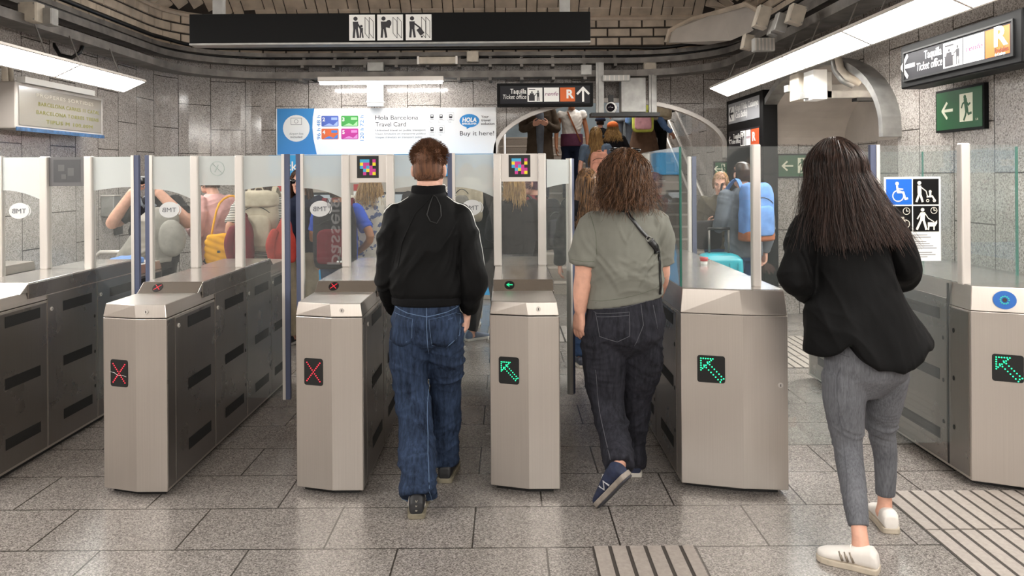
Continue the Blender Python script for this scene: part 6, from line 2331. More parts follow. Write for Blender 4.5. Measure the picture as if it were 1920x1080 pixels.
for poly in ([(740, 588), (776, 595), (774, 630), (754, 646), (730, 640)], [(807, 596), (862, 586), (861, 630), (838, 650), (811, 646)]):
    c2 = [P(x, y, D0) for x, y in poly]
    f_, b_ = [], []
    cc = sum(c2, Vector()) / len(c2)
    n_ = 7
    grid = []
    for i in range(n_ + 1):
        row_ = []
        t = i / n_
        # left and right boundary of the pocket by height
        ys = poly[0][1] + (650 - poly[0][1]) * t
        xl = 740 - 10 * t if poly[0][0] == 740 else 807 + 4 * t
        xr = 776 - 4 * t if poly[0][0] == 740 else 862 - 4 * t
        yb_l = 588 + (640 - 588) * t if poly[0][0] == 740 else 596 + (644 - 596) * t
        yb_r = 595 + (640 - 595) * t if poly[0][0] == 740 else 586 + (640 - 586) * t
        for j in range(n_ + 1):
            s_ = j / n_
            bulge = 8 * math.sin(PI * s_) * t
            row_.append(P(xl + (xr - xl) * s_, yb_l + (yb_r - yb_l) * s_ + bulge, D0))
        grid.append(row_)
    vs, fs = [], []
    ok = True
    for row_ in grid:
        for q in row_:
            h_ = bvn.ray_cast(q - Y3, Y3)
            if h_[0] is None:
                h_ = bvn.find_nearest(q)
            vs += [h_[0] - h_[1] * 0.002, h_[0] + h_[1] * 0.003]
    m_ = n_ + 1
    for i in range(n_):
        for j in range(n_):
            a_ = (i * m_ + j) * 2
            fs.append((a_ + 1, a_ + 3, a_ + 2 * m_ + 3, a_ + 2 * m_ + 1))
    edge = [(0, j) for j in range(m_)] + [(i, n_) for i in range(1, m_)] + [(n_, j) for j in range(n_ - 1, -1, -1)] + [(i, 0) for i in range(n_ - 1, 0, -1)]
    for (i, j), (i2, j2) in zip(edge, edge[1:] + edge[:1]):
        a_, b2 = (i * m_ + j) * 2, (i2 * m_ + j2) * 2
        fs.append((a_, b2, b2 + 1, a_ + 1))
    MB().add(vs, fs).build('back_pocket', F_JEANS, jo, True)
S_BLK, S_SOLE = mat('trainer_black', '1b1b1d', 0.55, var=0.3, vscale=30), mat('trainer_sole', '77705f', 0.6, var=0.3, vscale=20)
hl = P(781, 972, 3.61)
s1 = shoe(man, (hl.x, 3.60, 0.0), (hl.x - 0.015, 3.87, 0.0), (0, 0, 1), S_BLK, S_SOLE, 1.05)
s1_ = MB()
for i in range(3):
    s1_.tube([(hl.x - 0.042 + 0.004 * i, 3.66 + 0.03 * i, 0.035 + 0.022 * i), (hl.x, 3.595, 0.04 + 0.02 * i), (hl.x + 0.04 - 0.004 * i, 3.66 + 0.03 * i, 0.035 + 0.022 * i)], 0.003, 6)
s1_.build('heel_stripes', mat('trainer_silver', '9a958a', 0.35, 0.4), s1, True)
hr_ = P(834, 885, 4.05)
shoe(man, (hr_.x, 4.02, 0.0), (hr_.x + 0.02, 4.30, 0.0), (0, 0, 1), S_BLK, S_SOLE, 1.05)
sx = MB()
limb(sx, [P(783, 925, 3.715), P(781, 948, 3.69)], [.040, .042], 14)
limb(sx, [P(833, 848, 4.10), P(834, 872, 4.10)], [.042, .042], 14)
link('socks', remesh(sx, 0.006, 2), fabric('white_sock', 'cfc9c2'), man, True)
# hair: cropped sides, tousled top
rng = np.random.default_rng(5)
q = scalp_points(9000, 0.55, -0.42, rng)
q = q[(q[:, 2] > -0.42 + 0.9 * np.maximum(0, q[:, 1] + 0.15))]
ell = np.array([0.0735, 0.100, 0.114])
topw = sstep(0.05, 0.85, q[:, 2])
ln = 0.006 + 0.040 * topw + 0.010 * rng.uniform(0, 1, len(q)) * topw
K = 6
tt = np.linspace(0, 1, K)
swirl = np.stack([vnoise(q * 4, 1), vnoise(q * 4, 2) + 0.35, 0.2 + 0 * q[:, 0]], 1)
down = np.array([0, -0.1, -1.0])
dirs = q * (0.22 + 0.45 * topw[:, None]) + swirl * topw[:, None] * 0.9 + down * (1 - topw[:, None]) * 0.9 + rng.normal(size=q.shape) * 0.18
dirs /= np.linalg.norm(dirs, axis=1, keepdims=True)
pts = q[:, None, :] * ell + dirs[:, None, :] * (ln[:, None] * tt[None, :])[:, :, None]
pts[:, :, 2] -= (ln[:, None] * tt[None, :] ** 2) * 0.25
strands = [strand_mesh(to_world(hf, pts), 0.0016 * (1 - 0.65 * tt))]
sh_ = MB()
loft(sh_, [(hf.at(0, -0.032, -0.060), hf.r * .050, hf.f * .055), (hf.at(0, -0.028, -0.045), hf.r * .064, hf.f * .066), (hf.at(0, -0.026, -0.02), hf.r * .0690, hf.f * .0775), (hf.at(0, -0.022, .02), hf.r * .0730, hf.f * .084), (hf.at(0, -.012, .055), hf.r * .0730, hf.f * .096), (hf.at(0, -.01, .09), hf.r * .062, hf.f * .082), (hf.at(0, -.01, .112), hf.r * .035, hf.f * .05)], 24)
finish_hair(man, hair_mat('hair_red', '4a2f1f', '6e4932', 0.6), sh_, strands, 0.006)

# ================================================================== WOMAN IN THE SAGE T-SHIRT
wb = P(1168, 500, 3.95)
w2 = thing('person', (wb.x, 3.95, 0), 'woman with curly brown hair, grey-green T-shirt and black jeans walking through the open gate', 'person')
hf = HeadFrame(P(1171, 326, 3.95), math.radians(-10), 0.03, 0.02, 1.0)
sk = MB()
add_head(sk, hf)
limb(sk, [P(1169, 400, 3.95), P(1170, 375, 3.95), hf.at(0, -0.012, -0.07)], [.066, .056, .054])
loft(sk, [(P(1168, 610, 3.95), X3 * .15, Y3 * .10), (P(1170, 540, 3.95), X3 * .14, Y3 * .10), (P(1170, 440, 3.95), X3 * .14, Y3 * .09), (P(1170, 405, 3.95), X3 * .11, Y3 * .07)], 20)
shL, shR = P(1112, 420, 3.95), P(1228, 416, 3.96)
elL, wrL = P(1096, 512, 3.93), P(1088, 583, 3.93)
elR, wrR = P(1239, 512, 3.97), P(1228, 562, 4.13)
limb(sk, [shL, P(1100, 470, 3.93), elL, P(1091, 545, 3.93), wrL], [.058, .056, .049, .044, .030])
limb(sk, [shR, elR, wrR], [.055, .046, .030])
add_hand(sk, wrL, (-0.10, 0.1, -1), (0.85, 0.6, 0.0), -1, 0.30, 1.0)
add_hand(sk, wrR, (-0.4, 0.8, -0.2), (-0.5, 0, -0.5), 1, 0.5, 0.95)
l1 = [P(1135, 635, 3.95), P(1138, 745, 3.97), P(1160, 873, 3.73)]
l2 = [P(1203, 630, 3.97), P(1192, 745, 4.08), P(1188, 872, 4.14)]
limb(sk, l1, [.075, .05, .036])
limb(sk, l2, [.075, .05, .036])
link('body', remesh(sk, 0.005, 2), SK['light'], w2, True)
ts = MB()
til = lambda a: X3 * a + Z3 * a * 0.14
rings = [(1170, 384, .075, .066, 0), (1170, 393, .115, .08, 0), (1170, 405, .155, .098, 0), (1171, 430, .180, .118, .0), (1172, 470, .183, .128, .0), (1172, 510, .186, .132, .08), (1171, 540, .190, .134, .14), (1170, 562, .196, .136, .16), (1169, 566, .194, .134, .16)]
loft(ts, [(P(x, y, 3.95), X3 * a + Z3 * a * t_, Y3 * b) for x, y, a, b, t_ in rings[::-1]], 30)
limb(ts, [shL + Vector((.012, 0, .0)), P(1103, 455, 3.94), P(1096, 496, 3.935)], [.078, .076, .076], 18, round1=False)
limb(ts, [shR + Vector((-.012, 0, .0)), P(1236, 455, 3.96), P(1239, 494, 3.97)], [.076, .073, .068], 18, round1=False)
me = remesh(ts, 0.0065, 3)
displace(me, creases(0.018, 1.05, 10, 2.6, wb.x, 43, lambda c: sstep(0.95, 1.05, c[:, 2]) * (1 - 0.6 * sstep(1.32, 1.44, c[:, 2])), mirror=True))
displace(me, creases(0.010, -0.9, 9, 2.6, wb.x, 44, lambda c: sstep(1.0, 1.1, c[:, 2]) * (1 - 0.6 * sstep(1.3, 1.42, c[:, 2]))))
displace(me, creases(0.018, 0.18, 15, 3, wb.x, 47, mask=lambda c: sstep(0.96, 1.0, c[:, 2]) * (1 - sstep(1.08, 1.2, c[:, 2]))))
bvt = bvh_of(me)
so_ = link('t_shirt', me, F_SAGE, w2, True)
sm = MB()
stitch(sm, bvt, pp([(1098, 569, 3.8), (1130, 567, 3.8), (1170, 560, 3.8), (1210, 550, 3.8), (1240, 540, 3.8)]), 0.0014, 5, 0.0, 8)
stitch(sm, bvt, pp([(1074, 490, 3.8), (1095, 493, 3.8), (1117, 493, 3.8)]), 0.0014, 5, 0.0, 8)
stitch(sm, bvt, pp([(1110, 402, 3.8), (1120, 440, 3.8), (1122, 480, 3.8)]), 0.0016, 5, 0.0, 8)
sm.build('seams', fabric('sage_seam', '666a5e'), so_, True)
jn = MB()
loft(jn, [(P(1169, 668, 3.95), X3 * .07, Y3 * .05), (P(1169, 645, 3.95), X3 * .17, Y3 * .115), (P(1169, 630, 3.95), X3 * .200, Y3 * .142), (P(1169, 605, 3.95), X3 * .205 + Z3 * .02, Y3 * .152), (P(1170, 575, 3.95), X3 * .190 + Z3 * .03, Y3 * .135), (P(1170, 550, 3.95), X3 * .180 + Z3 * .03, Y3 * .125)], 28)
limb(jn, [P(1133, 635, 3.95), P(1133, 690, 3.97), P(1138, 750, 3.97), P(1152, 820, 3.87), P(1162, 874, 3.74)], [.112, .104, .084, .074, .066], 18, round1=False)
limb(jn, [P(1205, 630, 3.97), P(1200, 690, 4.02), P(1193, 750, 4.08), P(1190, 820, 4.12), P(1188, 872, 4.14)], [.106, .094, .076, .062, .058], 18, round1=False)
me = remesh(jn, 0.0065, 3)
mk = lambda c: 1 - 0.6 * sstep(0.82, 0.9, c[:, 2])
displace(me, creases(0.016, 0.12, 14, 3, wb.x, 53, mk))
displace(me, creases(0.010, -0.4, 10, 3, wb.x, 55, mk))
bvn = bvh_of(me)
jo = link('jeans', me, F_DARKJ, w2, True)
sm = MB()
for pts in ([(1120, 592, D0), (1181, 586, D0), (1180, 630, D0), (1158, 642, D0), (1126, 634, D0), (1120, 592, D0)], [(1122, 598, D0), (1180, 592, D0)], [(1228, 575, D0), (1236, 620, D0)], [(1100, 585, D0), (1170, 578, D0), (1240, 560, D0)],
            [(1203, 572, D0), (1207, 610, D0), (1190, 650, D0)], [(1120, 700, D0), (1128, 780, D0), (1140, 850, D0)]):
    stitch(sm, bvn, pp(pts), 0.0015, 5, 0.0008, 8)
sm.build('stitching', F_STITCHG, jo, True)
S_NAVY, S_NSOLE = mat('trainer_navy', '1f2740', 0.75, var=0.3, vscale=40), mat('trainer_grey_sole', '8e857c', 0.6, var=0.2, vscale=30)
toe, heel = P(1124, 949, 3.74), P(1178, 893, 3.60)
s1 = shoe(w2, heel, toe, (-0.75, 0.55, 0.62), S_NAVY, S_NSOLE, 1.0, laces=M_WHITE)
ax = (toe - heel).normalized()
# dark outsole and the light side emblem
upv = Vector((-0.75, 0.55, 0.62))
upv = (upv - ax * upv.dot(ax)).normalized()
sdv = ax.cross(upv)
L_ = (toe - heel).length
Q = lambda t, s_, z: heel + ax * (L_ * t) + sdv * s_ + upv * z
prof_ = [(0.0, .022), (.05, .034), (.2, .037), (.45, .037), (.7, .046), (.9, .038), (1.0, .014)]
ring = [(t, w_) for t, w_ in prof_] + [(t, -w_) for t, w_ in reversed(prof_)]
MB().loop2([Q(t, w_, -0.008) for t, w_ in ring], [Q(t, w_, 0.001) for t, w_ in ring]).build('outsole', mat('outsole_dark', '3a3a40', 0.8), s1, bevel=0.002)
for sg in (-1, 1):
    em = MB()
    em.tube([Q(.36, sg * .036, .028), Q(.40, sg * .036, .060), Q(.50, sg * .040, .030), Q(.55, sg * .038, .058)], 0.0042, 6)
    em.build('emblem', mat('emblem_grey', 'bcbcc0', 0.5), s1, True)
hr_ = P(1189, 888, 4.12)
shoe(w2, (hr_.x, 4.08, 0.0), (hr_.x + 0.01, 4.34, 0.0), (0, 0, 1), S_NAVY, mat('sole_white', 'c9c4bb', 0.6), 0.98)
st = [hair_long(hf, 4200, 0.048, 0.10, 0.013, vol=0.30, bob=0.10, seed=61, k=20, r=0.0016, front=0.30, vary=0.6, curlf=38, sides=1.15, drift=(0.05, -0.12)), hair_long(hf, 700, 0.08, 0.3, 0.018, vol=0.40, seed=62, k=20, r=0.0012, front=0.3, vary=0.6, curlf=45, sides=1.15, drift=(0.05, -0.1))]
sh_ = scalp_shell(hf, 1.02)
loft(sh_, [(hf.at(0, -.02, .05), hf.r * .075, hf.f * .09), (hf.at(0, -.03, -.02), hf.r * .095, hf.f * .085), (hf.at(.003, -.04, -.08), hf.r * .105, hf.f * .072), (hf.at(.006, -.045, -.105), hf.r * .095, hf.f * .06), (hf.at(.008, -.045, -.125), hf.r * .06, hf.f * .035)], 20)
finish_hair(w2, hair_mat('hair_curly', '28190f', '76543b', 0.42), sh_, st)
sg_ = thing('sunglasses', hf.at(0, 0.02, 0.12), 'dark sunglasses pushed up on the curly brown hair', 'sunglasses')
tb = MB()
arc_ = [hf.at(0.092 * math.cos(a), 0.02 + 0.03 * math.sin(a * 1.0), 0.045 + 0.092 * math.sin(a)) for a in [PI * i / 14 for i in range(15)]]
for sx in (-1, 1):
    tb.tube([hf.at(sx * 0.088, 0.06, 0.088), hf.at(sx * 0.097, 0.0, 0.06), hf.at(sx * 0.094, -0.05, 0.035)], 0.004, 6)
tb.tube([hf.at(-0.088, 0.06, 0.088), hf.at(-0.03, 0.078, 0.118), hf.at(0.03, 0.078, 0.118), hf.at(0.088, 0.06, 0.088)], 0.004, 6)
tb.build('frame', M_BLACK, sg_, True)
for sx in (-1, 1):
    MB().ball(hf.at(sx * 0.045, 0.055, 0.122), (0.034, 0.026, 0.012), 14, 8).build('lens', mat('lens_dark', '0a0a0c', 0.1), sg_, True)
bg = thing('crossbody_bag', P(1222, 460, 3.8), 'thin black strap and small pouch of a bag worn across the grey-green T-shirt', 'bag')
sm = MB()
band_on(sm, bvt, pp([(1160, 376, 3.8), (1180, 402, 3.8), (1205, 434, 3.8), (1219, 449, 3.8)]), 0.017, 0.004, 6)
sm.build('strap', mat('leather_black', '121214', 0.35), bg, True)
rg = bvt.ray_cast(P(1219, 449, 3.8) - Y3, Y3)[0] or P(1219, 449, 3.82)
MB().tube([rg + Vector((0.012 * math.cos(a), -0.008, 0.012 * math.sin(a))) for a in [2 * PI * i / 14 for i in range(15)]], 0.0022, 6).build('ring', M_GALV, bg, True)
sm = MB()
band_on(sm, bvt, pp([(1221, 452, 3.8), (1232, 466, 3.8), (1236, 478, 3.8)]), 0.030, 0.012, 5)
sm.build('pouch', MATS['leather_black'], bg, True)
sm = MB()
band_on(sm, bvt, pp([(1236, 462, 3.8), (1241, 482, 3.8), (1242, 520, 3.8), (1242, 556, 3.8)]), 0.012, 0.006, 6)
sm.build('hanging_strap', MATS['leather_black'], bg, True)

# ================================================================== WOMAN WITH LONG DARK HAIR
D3 = 3.35
wb = P(1612, 600, D3)
w3 = thing('person', (wb.x, D3, 0), 'woman with long dark hair, loose black shirt and grey skinny jeans at the wide gate', 'person')
hf = HeadFrame(P(1566, 315, D3), math.radians(4), 0.05, -0.06, 1.0)
sk = MB()
add_head(sk, hf)
limb(sk, [P(1582, 392, D3), P(1577, 368, D3), hf.at(0, -0.012, -0.07)], [.06, .05, .05])
loft(sk, [(P(1628, 690, D3), X3 * .12, Y3 * .08), (P(1612, 600, D3), X3 * .11, Y3 * .08), (P(1590, 440, D3), X3 * .12, Y3 * .08), (P(1586, 405, D3), X3 * .10, Y3 * .06)], 20)
shL, shR = P(1518, 420, D3), P(1652, 408, D3)
elL, wrL = P(1497, 520, D3 - 0.02), P(1548, 548, D3 + 0.20)
elR, wrR = P(1692, 498, D3 + 0.03), P(1680, 523, D3 + 0.26)
limb(sk, [shL, elL, wrL], [.030, .028, .024])
limb(sk, [shR, elR, wrR], [.030, .028, .024])
add_hand(sk, wrL, (0.5, 0.8, 0.1), (0.2, -0.1, -1), -1, 0.5, 0.95)
add_hand(sk, wrR, (0.15, 0.9, -0.15), (-0.3, 0, -1), 1, 0.5, 0.95)
l1 = [P(1583, 700, D3), P(1590, 830, D3 + 0.0), P(1610, 985, 3.17), P(1614, 1030, 3.14)]
l2 = [P(1662, 695, D3 + 0.02), P(1652, 800, D3 + 0.12), P(1659, 925, 3.50), P(1657, 962, 3.50)]
limb(sk, l1, [.055, .036, .030, .036])
limb(sk, l2, [.055, .032, .029, .036])
link('body', remesh(sk, 0.005, 2), SK['light'], w3, True)
jn = MB()
loft(jn, [(P(1624, 745, D3), X3 * .05, Y3 * .04), (P(1624, 728, D3), X3 * .120, Y3 * .070), (P(1625, 705, D3), X3 * .165, Y3 * .112), (P(1625, 692, D3), X3 * .172, Y3 * .122), (P(1624, 680, D3), X3 * .172, Y3 * .125), (P(1620, 640, D3), X3 * .150, Y3 * .105), (P(1616, 610, D3), X3 * .135, Y3 * .10)], 28)
limb(jn, [P(1583, 705, D3), P(1583, 760, D3), P(1589, 830, D3), P(1597, 895, 3.27), P(1610, 988, 3.17)], [.093, .083, .060, .055, .041], 18, round1=False)
limb(jn, [P(1664, 700, D3 + .02), P(1657, 750, D3 + .07), P(1652, 800, D3 + .12), P(1660, 855, 3.49), P(1660, 928, 3.50)], [.088, .078, .060, .050, .039], 18, round1=False)
me = remesh(jn, 0.006, 9)
displace(me, creases(0.006, 0.1, 14, 4, wb.x, 71))
displace(me, creases(0.014, 0.1, 30, 4, wb.x, 73, mask=lambda c: np.exp(-((c[:, 2] - 0.46) / 0.07) ** 2)))
bvn = bvh_of(me)
jo = link('jeans', me, F_GREYJ, w3, True)
sm = MB()
D0 = 3.2
for pts in ([(1563, 640, D0), (1570, 660, D0), (1590, 672, D0), (1605, 676, D0)], [(1551, 700, D0), (1556, 760, D0), (1570, 850, D0), (1590, 960, D0)], [(1590, 980, D0), (1610, 986, D0), (1629, 983, D0)], [(1643, 921, D0), (1660, 926, D0), (1676, 921, D0)]):
    stitch(sm, bvn, pp(pts), 0.0015, 5, 0.0008, 8)
sm.build('stitching', F_STITCHG, jo, True)
sh3 = MB()
rings = [(1586, 392, .075, .06, 0), (1586, 404, .125, .085, .0), (1586, 422, .152, .10, .0), (1588, 460, .160, .112, .0), (1596, 510, .172, .122, .0), (1606, 560, .198, .138, .0), (1617, 605, .228, .152, .0), (1626, 640, .258, .165, .0), (1627, 652, .260, .166, .0)]
loft(sh3, [(P(x, y, D3), X3 * a, Y3 * b) for x, y, a, b, _ in rings[::-1]], 32)
limb(sh3, [shL + Vector((.012, 0, 0)), P(1503, 470, D3), elL, P(1515, 538, D3 + .06), P(1537, 545, D3 + .14)], [.070, .068, .066, .058, .050], 18, round1=False)
limb(sh3, [shR + Vector((-.012, 0, 0)), P(1678, 455, D3), elR, P(1693, 512, D3 + .09), P(1688, 520, D3 + .17)], [.066, .064, .060, .052, .046], 18, round1=False)
me = remesh(sh3, 0.006, 3)
co = getco(me)
# shirt tail: the back hangs lowest in the middle and is slit at the side
xr = (co[:, 0] - P(1627, 640, D3).x) / 0.26
backm = sstep(0.05, -0.05, co[:, 1] - D3)
tail = np.where(xr > -0.42, -0.068 * np.clip(1 - ((xr - 0.18) / 0.62) ** 2, 0, 1) * backm, 0.0)
tail += 0.040 * np.exp(-((xr + 0.50) / 0.13) ** 2) * backm - 0.02 * np.exp(-((xr + 0.9) / 0.2) ** 2)
zt_ = P(1627, 560, D3).z
zb_ = P(1627, 652, D3).z
co[:, 2] += tail * sstep(zt_, zb_, co[:, 2]) * (np.abs(xr) < 1.3)
me.vertices.foreach_set('co', co.ravel())
me.update()
displace(me, creases(0.024, 1.75, 9, 1.6, wb.x, 81, lambda c: 1 - 0.7 * sstep(1.3, 1.42, c[:, 2])))
displace(me, creases(0.014, 2.3, 9, 2.0, wb.x, 82, lambda c: 1 - 0.8 * sstep(1.2, 1.35, c[:, 2])))
displace(me, creases(0.014, 0.6, 12, 4, wb.x, 83, mask=lambda c: sstep(0.16, 0.24, np.abs(c[:, 0] - P(1592, 500, D3).x)) * sstep(1.0, 1.1, c[:, 2])))
link('shirt', me, F_BLACK2, w3, True)
bt = MB()
for yy in (500, 512):
    bt.ball(P(1716, yy, D3 - 0.01), (0.006, 0.004, 0.006), 8, 6)
bt.build('cuff_buttons', M_CREAM, w3, True)
S_WHITE, S_WSOLE, S_SILV = mat('sneaker_white', 'dcd6d0', 0.5, var=0.05, vscale=20), mat('sneaker_sole', 'b9ad9c', 0.6, var=0.15, vscale=20), mat('sneaker_stripe', '8f8578', 0.35, 0.5)
h1, t1 = P(1648, 1072, 3.085), P(1533, 1042, 3.22)
shoe(w3, (h1.x, h1.y, 0.0), (t1.x, t1.y, 0.0), (0, 0, 1), S_WHITE, S_WSOLE, 1.02, laces=mat('lace_cream', 'e4ddd2', 0.7), stripe=(S_SILV, -1))
h1, t1 = P(1672, 998, 3.42), P(1640, 955, 3.66)
shoe(w3, (h1.x, h1.y, 0.0), (t1.x, t1.y, 0.0), (0, 0, 1), S_WHITE, S_WSOLE, 1.02, laces=MATS['lace_cream'])
st = [hair_long(hf, 5600, 0.20, 0.16, 0.006, vol=0.27, seed=91, k=20, r=0.0014, front=0.30, vary=0.45, curlf=14, sides=1.2, drift=(0.14, -0.10)), hair_long(hf, 1100, 0.21, 0.26, 0.012, vol=0.36, seed=92, k=20, r=0.0009, front=0.3, vary=0.5, curlf=16, sides=1.25, drift=(0.05, -0.08)),
      hair_long(hf, 900, 0.225, 0.15, 0.008, vol=0.25, seed=93, k=20, r=0.0012, front=0.3, vary=0.3, curlf=12, sides=1.4, drift=(0.25, -0.10))]
sh_ = scalp_shell(hf, 1.02)
loft(sh_, [(hf.at(0, -.02, .05), hf.r * .078, hf.f * .092), (hf.at(0, -.03, -.03), hf.r * .098, hf.f * .088), (hf.at(.005, -.045, -.10), hf.r * .125, hf.f * .070), (hf.at(.015, -.06, -.16), hf.r * .135, hf.f * .055), (hf.at(.025, -.07, -.20), hf.r * .115, hf.f * .035), (hf.at(.03, -.075, -.225), hf.r * .07, hf.f * .02)], 22)
finish_hair(w3, hair_mat('hair_dark', '17100d', '46322a', 0.38), sh_, st)

# ================================================================== PEOPLE BEHIND THE GATES
def pattern(name, base, mark, kind, scale, thr=0.56):
    k = N(name)
    tc = k.n('ShaderNodeTexCoord')
    if kind == 'stripes':
        wv = k.n('ShaderNodeTexWave', bands_direction='Z', i_Scale=scale)
        k.l(tc.outputs['Object'], wv.inputs[0])
        f_ = wv.outputs['Fac']
    else:
        no = k.n('ShaderNodeTexNoise', i_Scale=scale, i_Detail=3.0)
        k.l(tc.outputs['Object'], no.inputs['Vector'])
        f_ = no.outputs['Fac']
    k.l(k.ramp(f_, [(thr - 0.02, srgb(base)), (thr + 0.02, srgb(mark))]), k.b.inputs['Base Color'])
    k.b.inputs['Roughness'].default_value = 0.9
    MATS[name] = k.m
    return k.m


F = {n: fabric('fabric_' + n, c, 0.15) for n, c in dict(pink='dba9a6', navy='1d2438', beige='b3a68f', blue='3558c4', hood='18181b', cream='b9ae9a', grey='5f646c', coat='453a2f', brown='5c4638',
        olive='4b4538', white='d9d3cc', maroon='6d2530', red='a83f38', yellow='d99a1c', charcoal='2b2b30', peach='d99c86', slate='5d6b7c', lime='c9cf62', bluebag='5b7fb5', tan='8a5338', greyhood='8d8982', lightgrey='8d949b', bluejean='34496a', skyblue='6f8fc4').items()}
STR = pattern('striped_top', 'd8d4cd', '1c1c22', 'stripes', 22, 0.5)
FLO = pattern('floral_print', 'd8d2c6', '5a6a94', 'noise', 22, 0.58)
DIP = F['white']
HB = dict(a='2a1a12', b='5a3d29')
HD = dict(a='17110e', b='34241b')
HBL = dict(a='7a5834', b='c39d63')
GRP = None

# photographer on the left
r_, hf, Wl, ax_ = person(292, 6.9, 0, PI, 1.63, 'heavy-set person in a black T-shirt facing the camera with both arms raised to the face', dict(mat=F['hood'], sleeve='short', name='t_shirt', loose=1.25, arm=1.35), dict(mat=F['charcoal']),
           'light', dict(HB), 'up', 'up', girth=1.22, face=True, seed=1)
c = P(292, 436, 6.62)
bg = thing('hooded_jacket', c, 'grey hooded jacket hanging in front of the heavy-set person on the left', 'jacket')
mb = MB()
loft(mb, [(P(268, 492, 6.62), X3 * .24, Y3 * .07), (P(275, 470, 6.62), X3 * .23, Y3 * .09), (P(290, 440, 6.62), X3 * .20, Y3 * .10), (P(300, 410, 6.62), X3 * .16, Y3 * .09), (P(305, 390, 6.62), X3 * .11, Y3 * .06)], 24)
me = remesh(mb, 0.009, 3)
displace(me, creases(0.035, 1.0, 9, 2.5, c.x, 3))
link('cloth', me, F['greyhood'], bg, True)
mb = MB()
mb.ball(P(322, 447, 6.53), (.11, .06, .15), 18, 12)
me = remesh(mb, 0.009, 3)
displace(me, folds(0.012, 9, 9, 5, 4))
link('hood', me, F['greyhood'], bg, True)
cm = thing('camera', hf.at(0, 0.17, 0.0), 'small dark camera held up to the face of the heavy-set person on the left', 'camera')
cc = hf.at(0, 0.155, 0.01)
MB().box(cc.x - .065, cc.x + .065, cc.y - .03, cc.y + .03, cc.z - .04, cc.z + .04).build('camera_body', M_BLACK, cm, bevel=0.01)
MB().tube([cc + Vector((0, -.03, 0)), cc + Vector((0, -.09, 0))], 0.03, 16).build('lens', M_BLACK, cm, True)
for s_ in (-1, 1):
    p_, _ = smooth_path([cc + Vector((s_ * .065, 0, .02)), cc + Vector((s_ * .06, -0.02, -.12)), cc + Vector((s_ * .04, 0.03, -.22)), cc + Vector((s_ * .075, .13, -.13))], [1] * 4, 4)
    MB().sweep(p_, [(-.012, -.002), (.012, -.002), (.012, .002), (-.012, .002)], Y3).build('strap', F['lightgrey'], cm)

person(413, 7.15, 0, math.radians(62), 1.64, 'person in a pink long-sleeved shirt bending over beside the left gates', dict(mat=F['pink'], name='shirt', hem=0.80, loose=1.15), dict(mat=F['charcoal']), 'light', dict(HB), 'front', 'front', lean=0.16, girth=1.05, seed=2)
c = P(416, 466, 6.75)
bg = thing('shoulder_bag', c, 'yellow quilted bag on the pink-shirted person', 'bag')
me = remesh(rbox(MB(), c, X3, Y3, Z3, .26, .14, .24), .008, 3)
displace(me, lambda co: 0.010 * np.abs(np.sin(co[:, 2] * 55 + co[:, 0] * 20)))
link('bag', me, F['yellow'], bg, True)
MB().box(c.x - .012, c.x + .012, c.y - .082, c.y - .066, c.z - .03, c.z - .01).build('clasp', M_BLACK, bg, bevel=.003)
p_, _ = smooth_path([c + Vector((-.09, 0, .1)), c + Vector((-.06, .12, .38)), c + Vector((.06, .2, .42)), c + Vector((.09, .06, .1))], [1] * 4, 4)
MB().tube(p_, 0.009, 6).build('strap', F['yellow'], bg, True)

r_, hf, Wl, ax_ = person(486, 7.05, 0, 0, 1.62, 'person with dark hair and striped top wearing a cream backpack', dict(mat=STR, name='striped_top', sleeve='short'), dict(mat=F['charcoal']), 'light', dict(HB, len=0.06, n=900), 'strap', 'strap', seed=3)
c = P(485, 414, 6.86)
backpack(c, 0, .33, .52, .17, 'cream canvas backpack on the person in the striped top', F['cream'], F['cream'], flap=True)
for px, py, m, lab, hh in ((452, 446, F['maroon'], 'maroon jacket hanging from the left side of the cream backpack', .40), (529, 450, F['red'], 'red striped jacket hanging from the right side of the cream backpack', .36)):
    c = P(px, py, 6.72)
    t = thing('hanging_jacket', c, lab, 'jacket')
    mb = MB()
    loft(mb, [(c + Vector((0, 0, -hh / 2)), X3 * .11, Y3 * .06), (c + Vector((0, 0, -hh * .3)), X3 * .12, Y3 * .075), (c + Vector((0.01, 0, .02)), X3 * .095, Y3 * .07), (c + Vector((0.01, 0.02, hh * .4)), X3 * .05, Y3 * .05), (c + Vector((0.01, .03, hh * .5)), X3 * .025, Y3 * .03)], 20)
    me = remesh(mb, .009, 2)
    displace(me, folds(.016, 16, 16, 4, px))
    link('cloth', me, m, t, True)
    mb = MB()
    limb(mb, [c + Vector((-.05, -.05, hh * .2)), c + Vector((-.08, -.07, -hh * .1)), c + Vector((-.06, -.06, -hh * .5))], [.035, .04, .032], round1=True)
    link('sleeve', remesh(mb, .009, 2), m, t, True)

r_, hf, Wl, ax_ = person(566, 7.45, 0, PI - 0.2, 1.62, 'long-haired person in a navy top and beige trousers facing the gates', dict(mat=F['navy'], name='top'), dict(mat=F['beige'], w=1.35, name='trousers'), 'light', dict(HB, len=0.34, n=900, spread=0.15), face=True, seed=4, stride=0.05)
t = thing('sunglasses', hf.at(0, .1, 0), 'dark sunglasses worn by the long-haired person in the navy top', 'sunglasses')
for s_ in (-1, 1):
    MB().ball(hf.at(s_ * .033, .106, .004), (.03, .012, .024), 12, 8).build('lens', MATS['lens_dark'], t, True)
MB().tube([hf.at(-.08, .02, .008), hf.at(-.062, .10, .012), hf.at(0, .115, .012), hf.at(.062, .10, .012), hf.at(.08, .02, .008)], .003, 6).build('frame', M_BLACK, t, True)

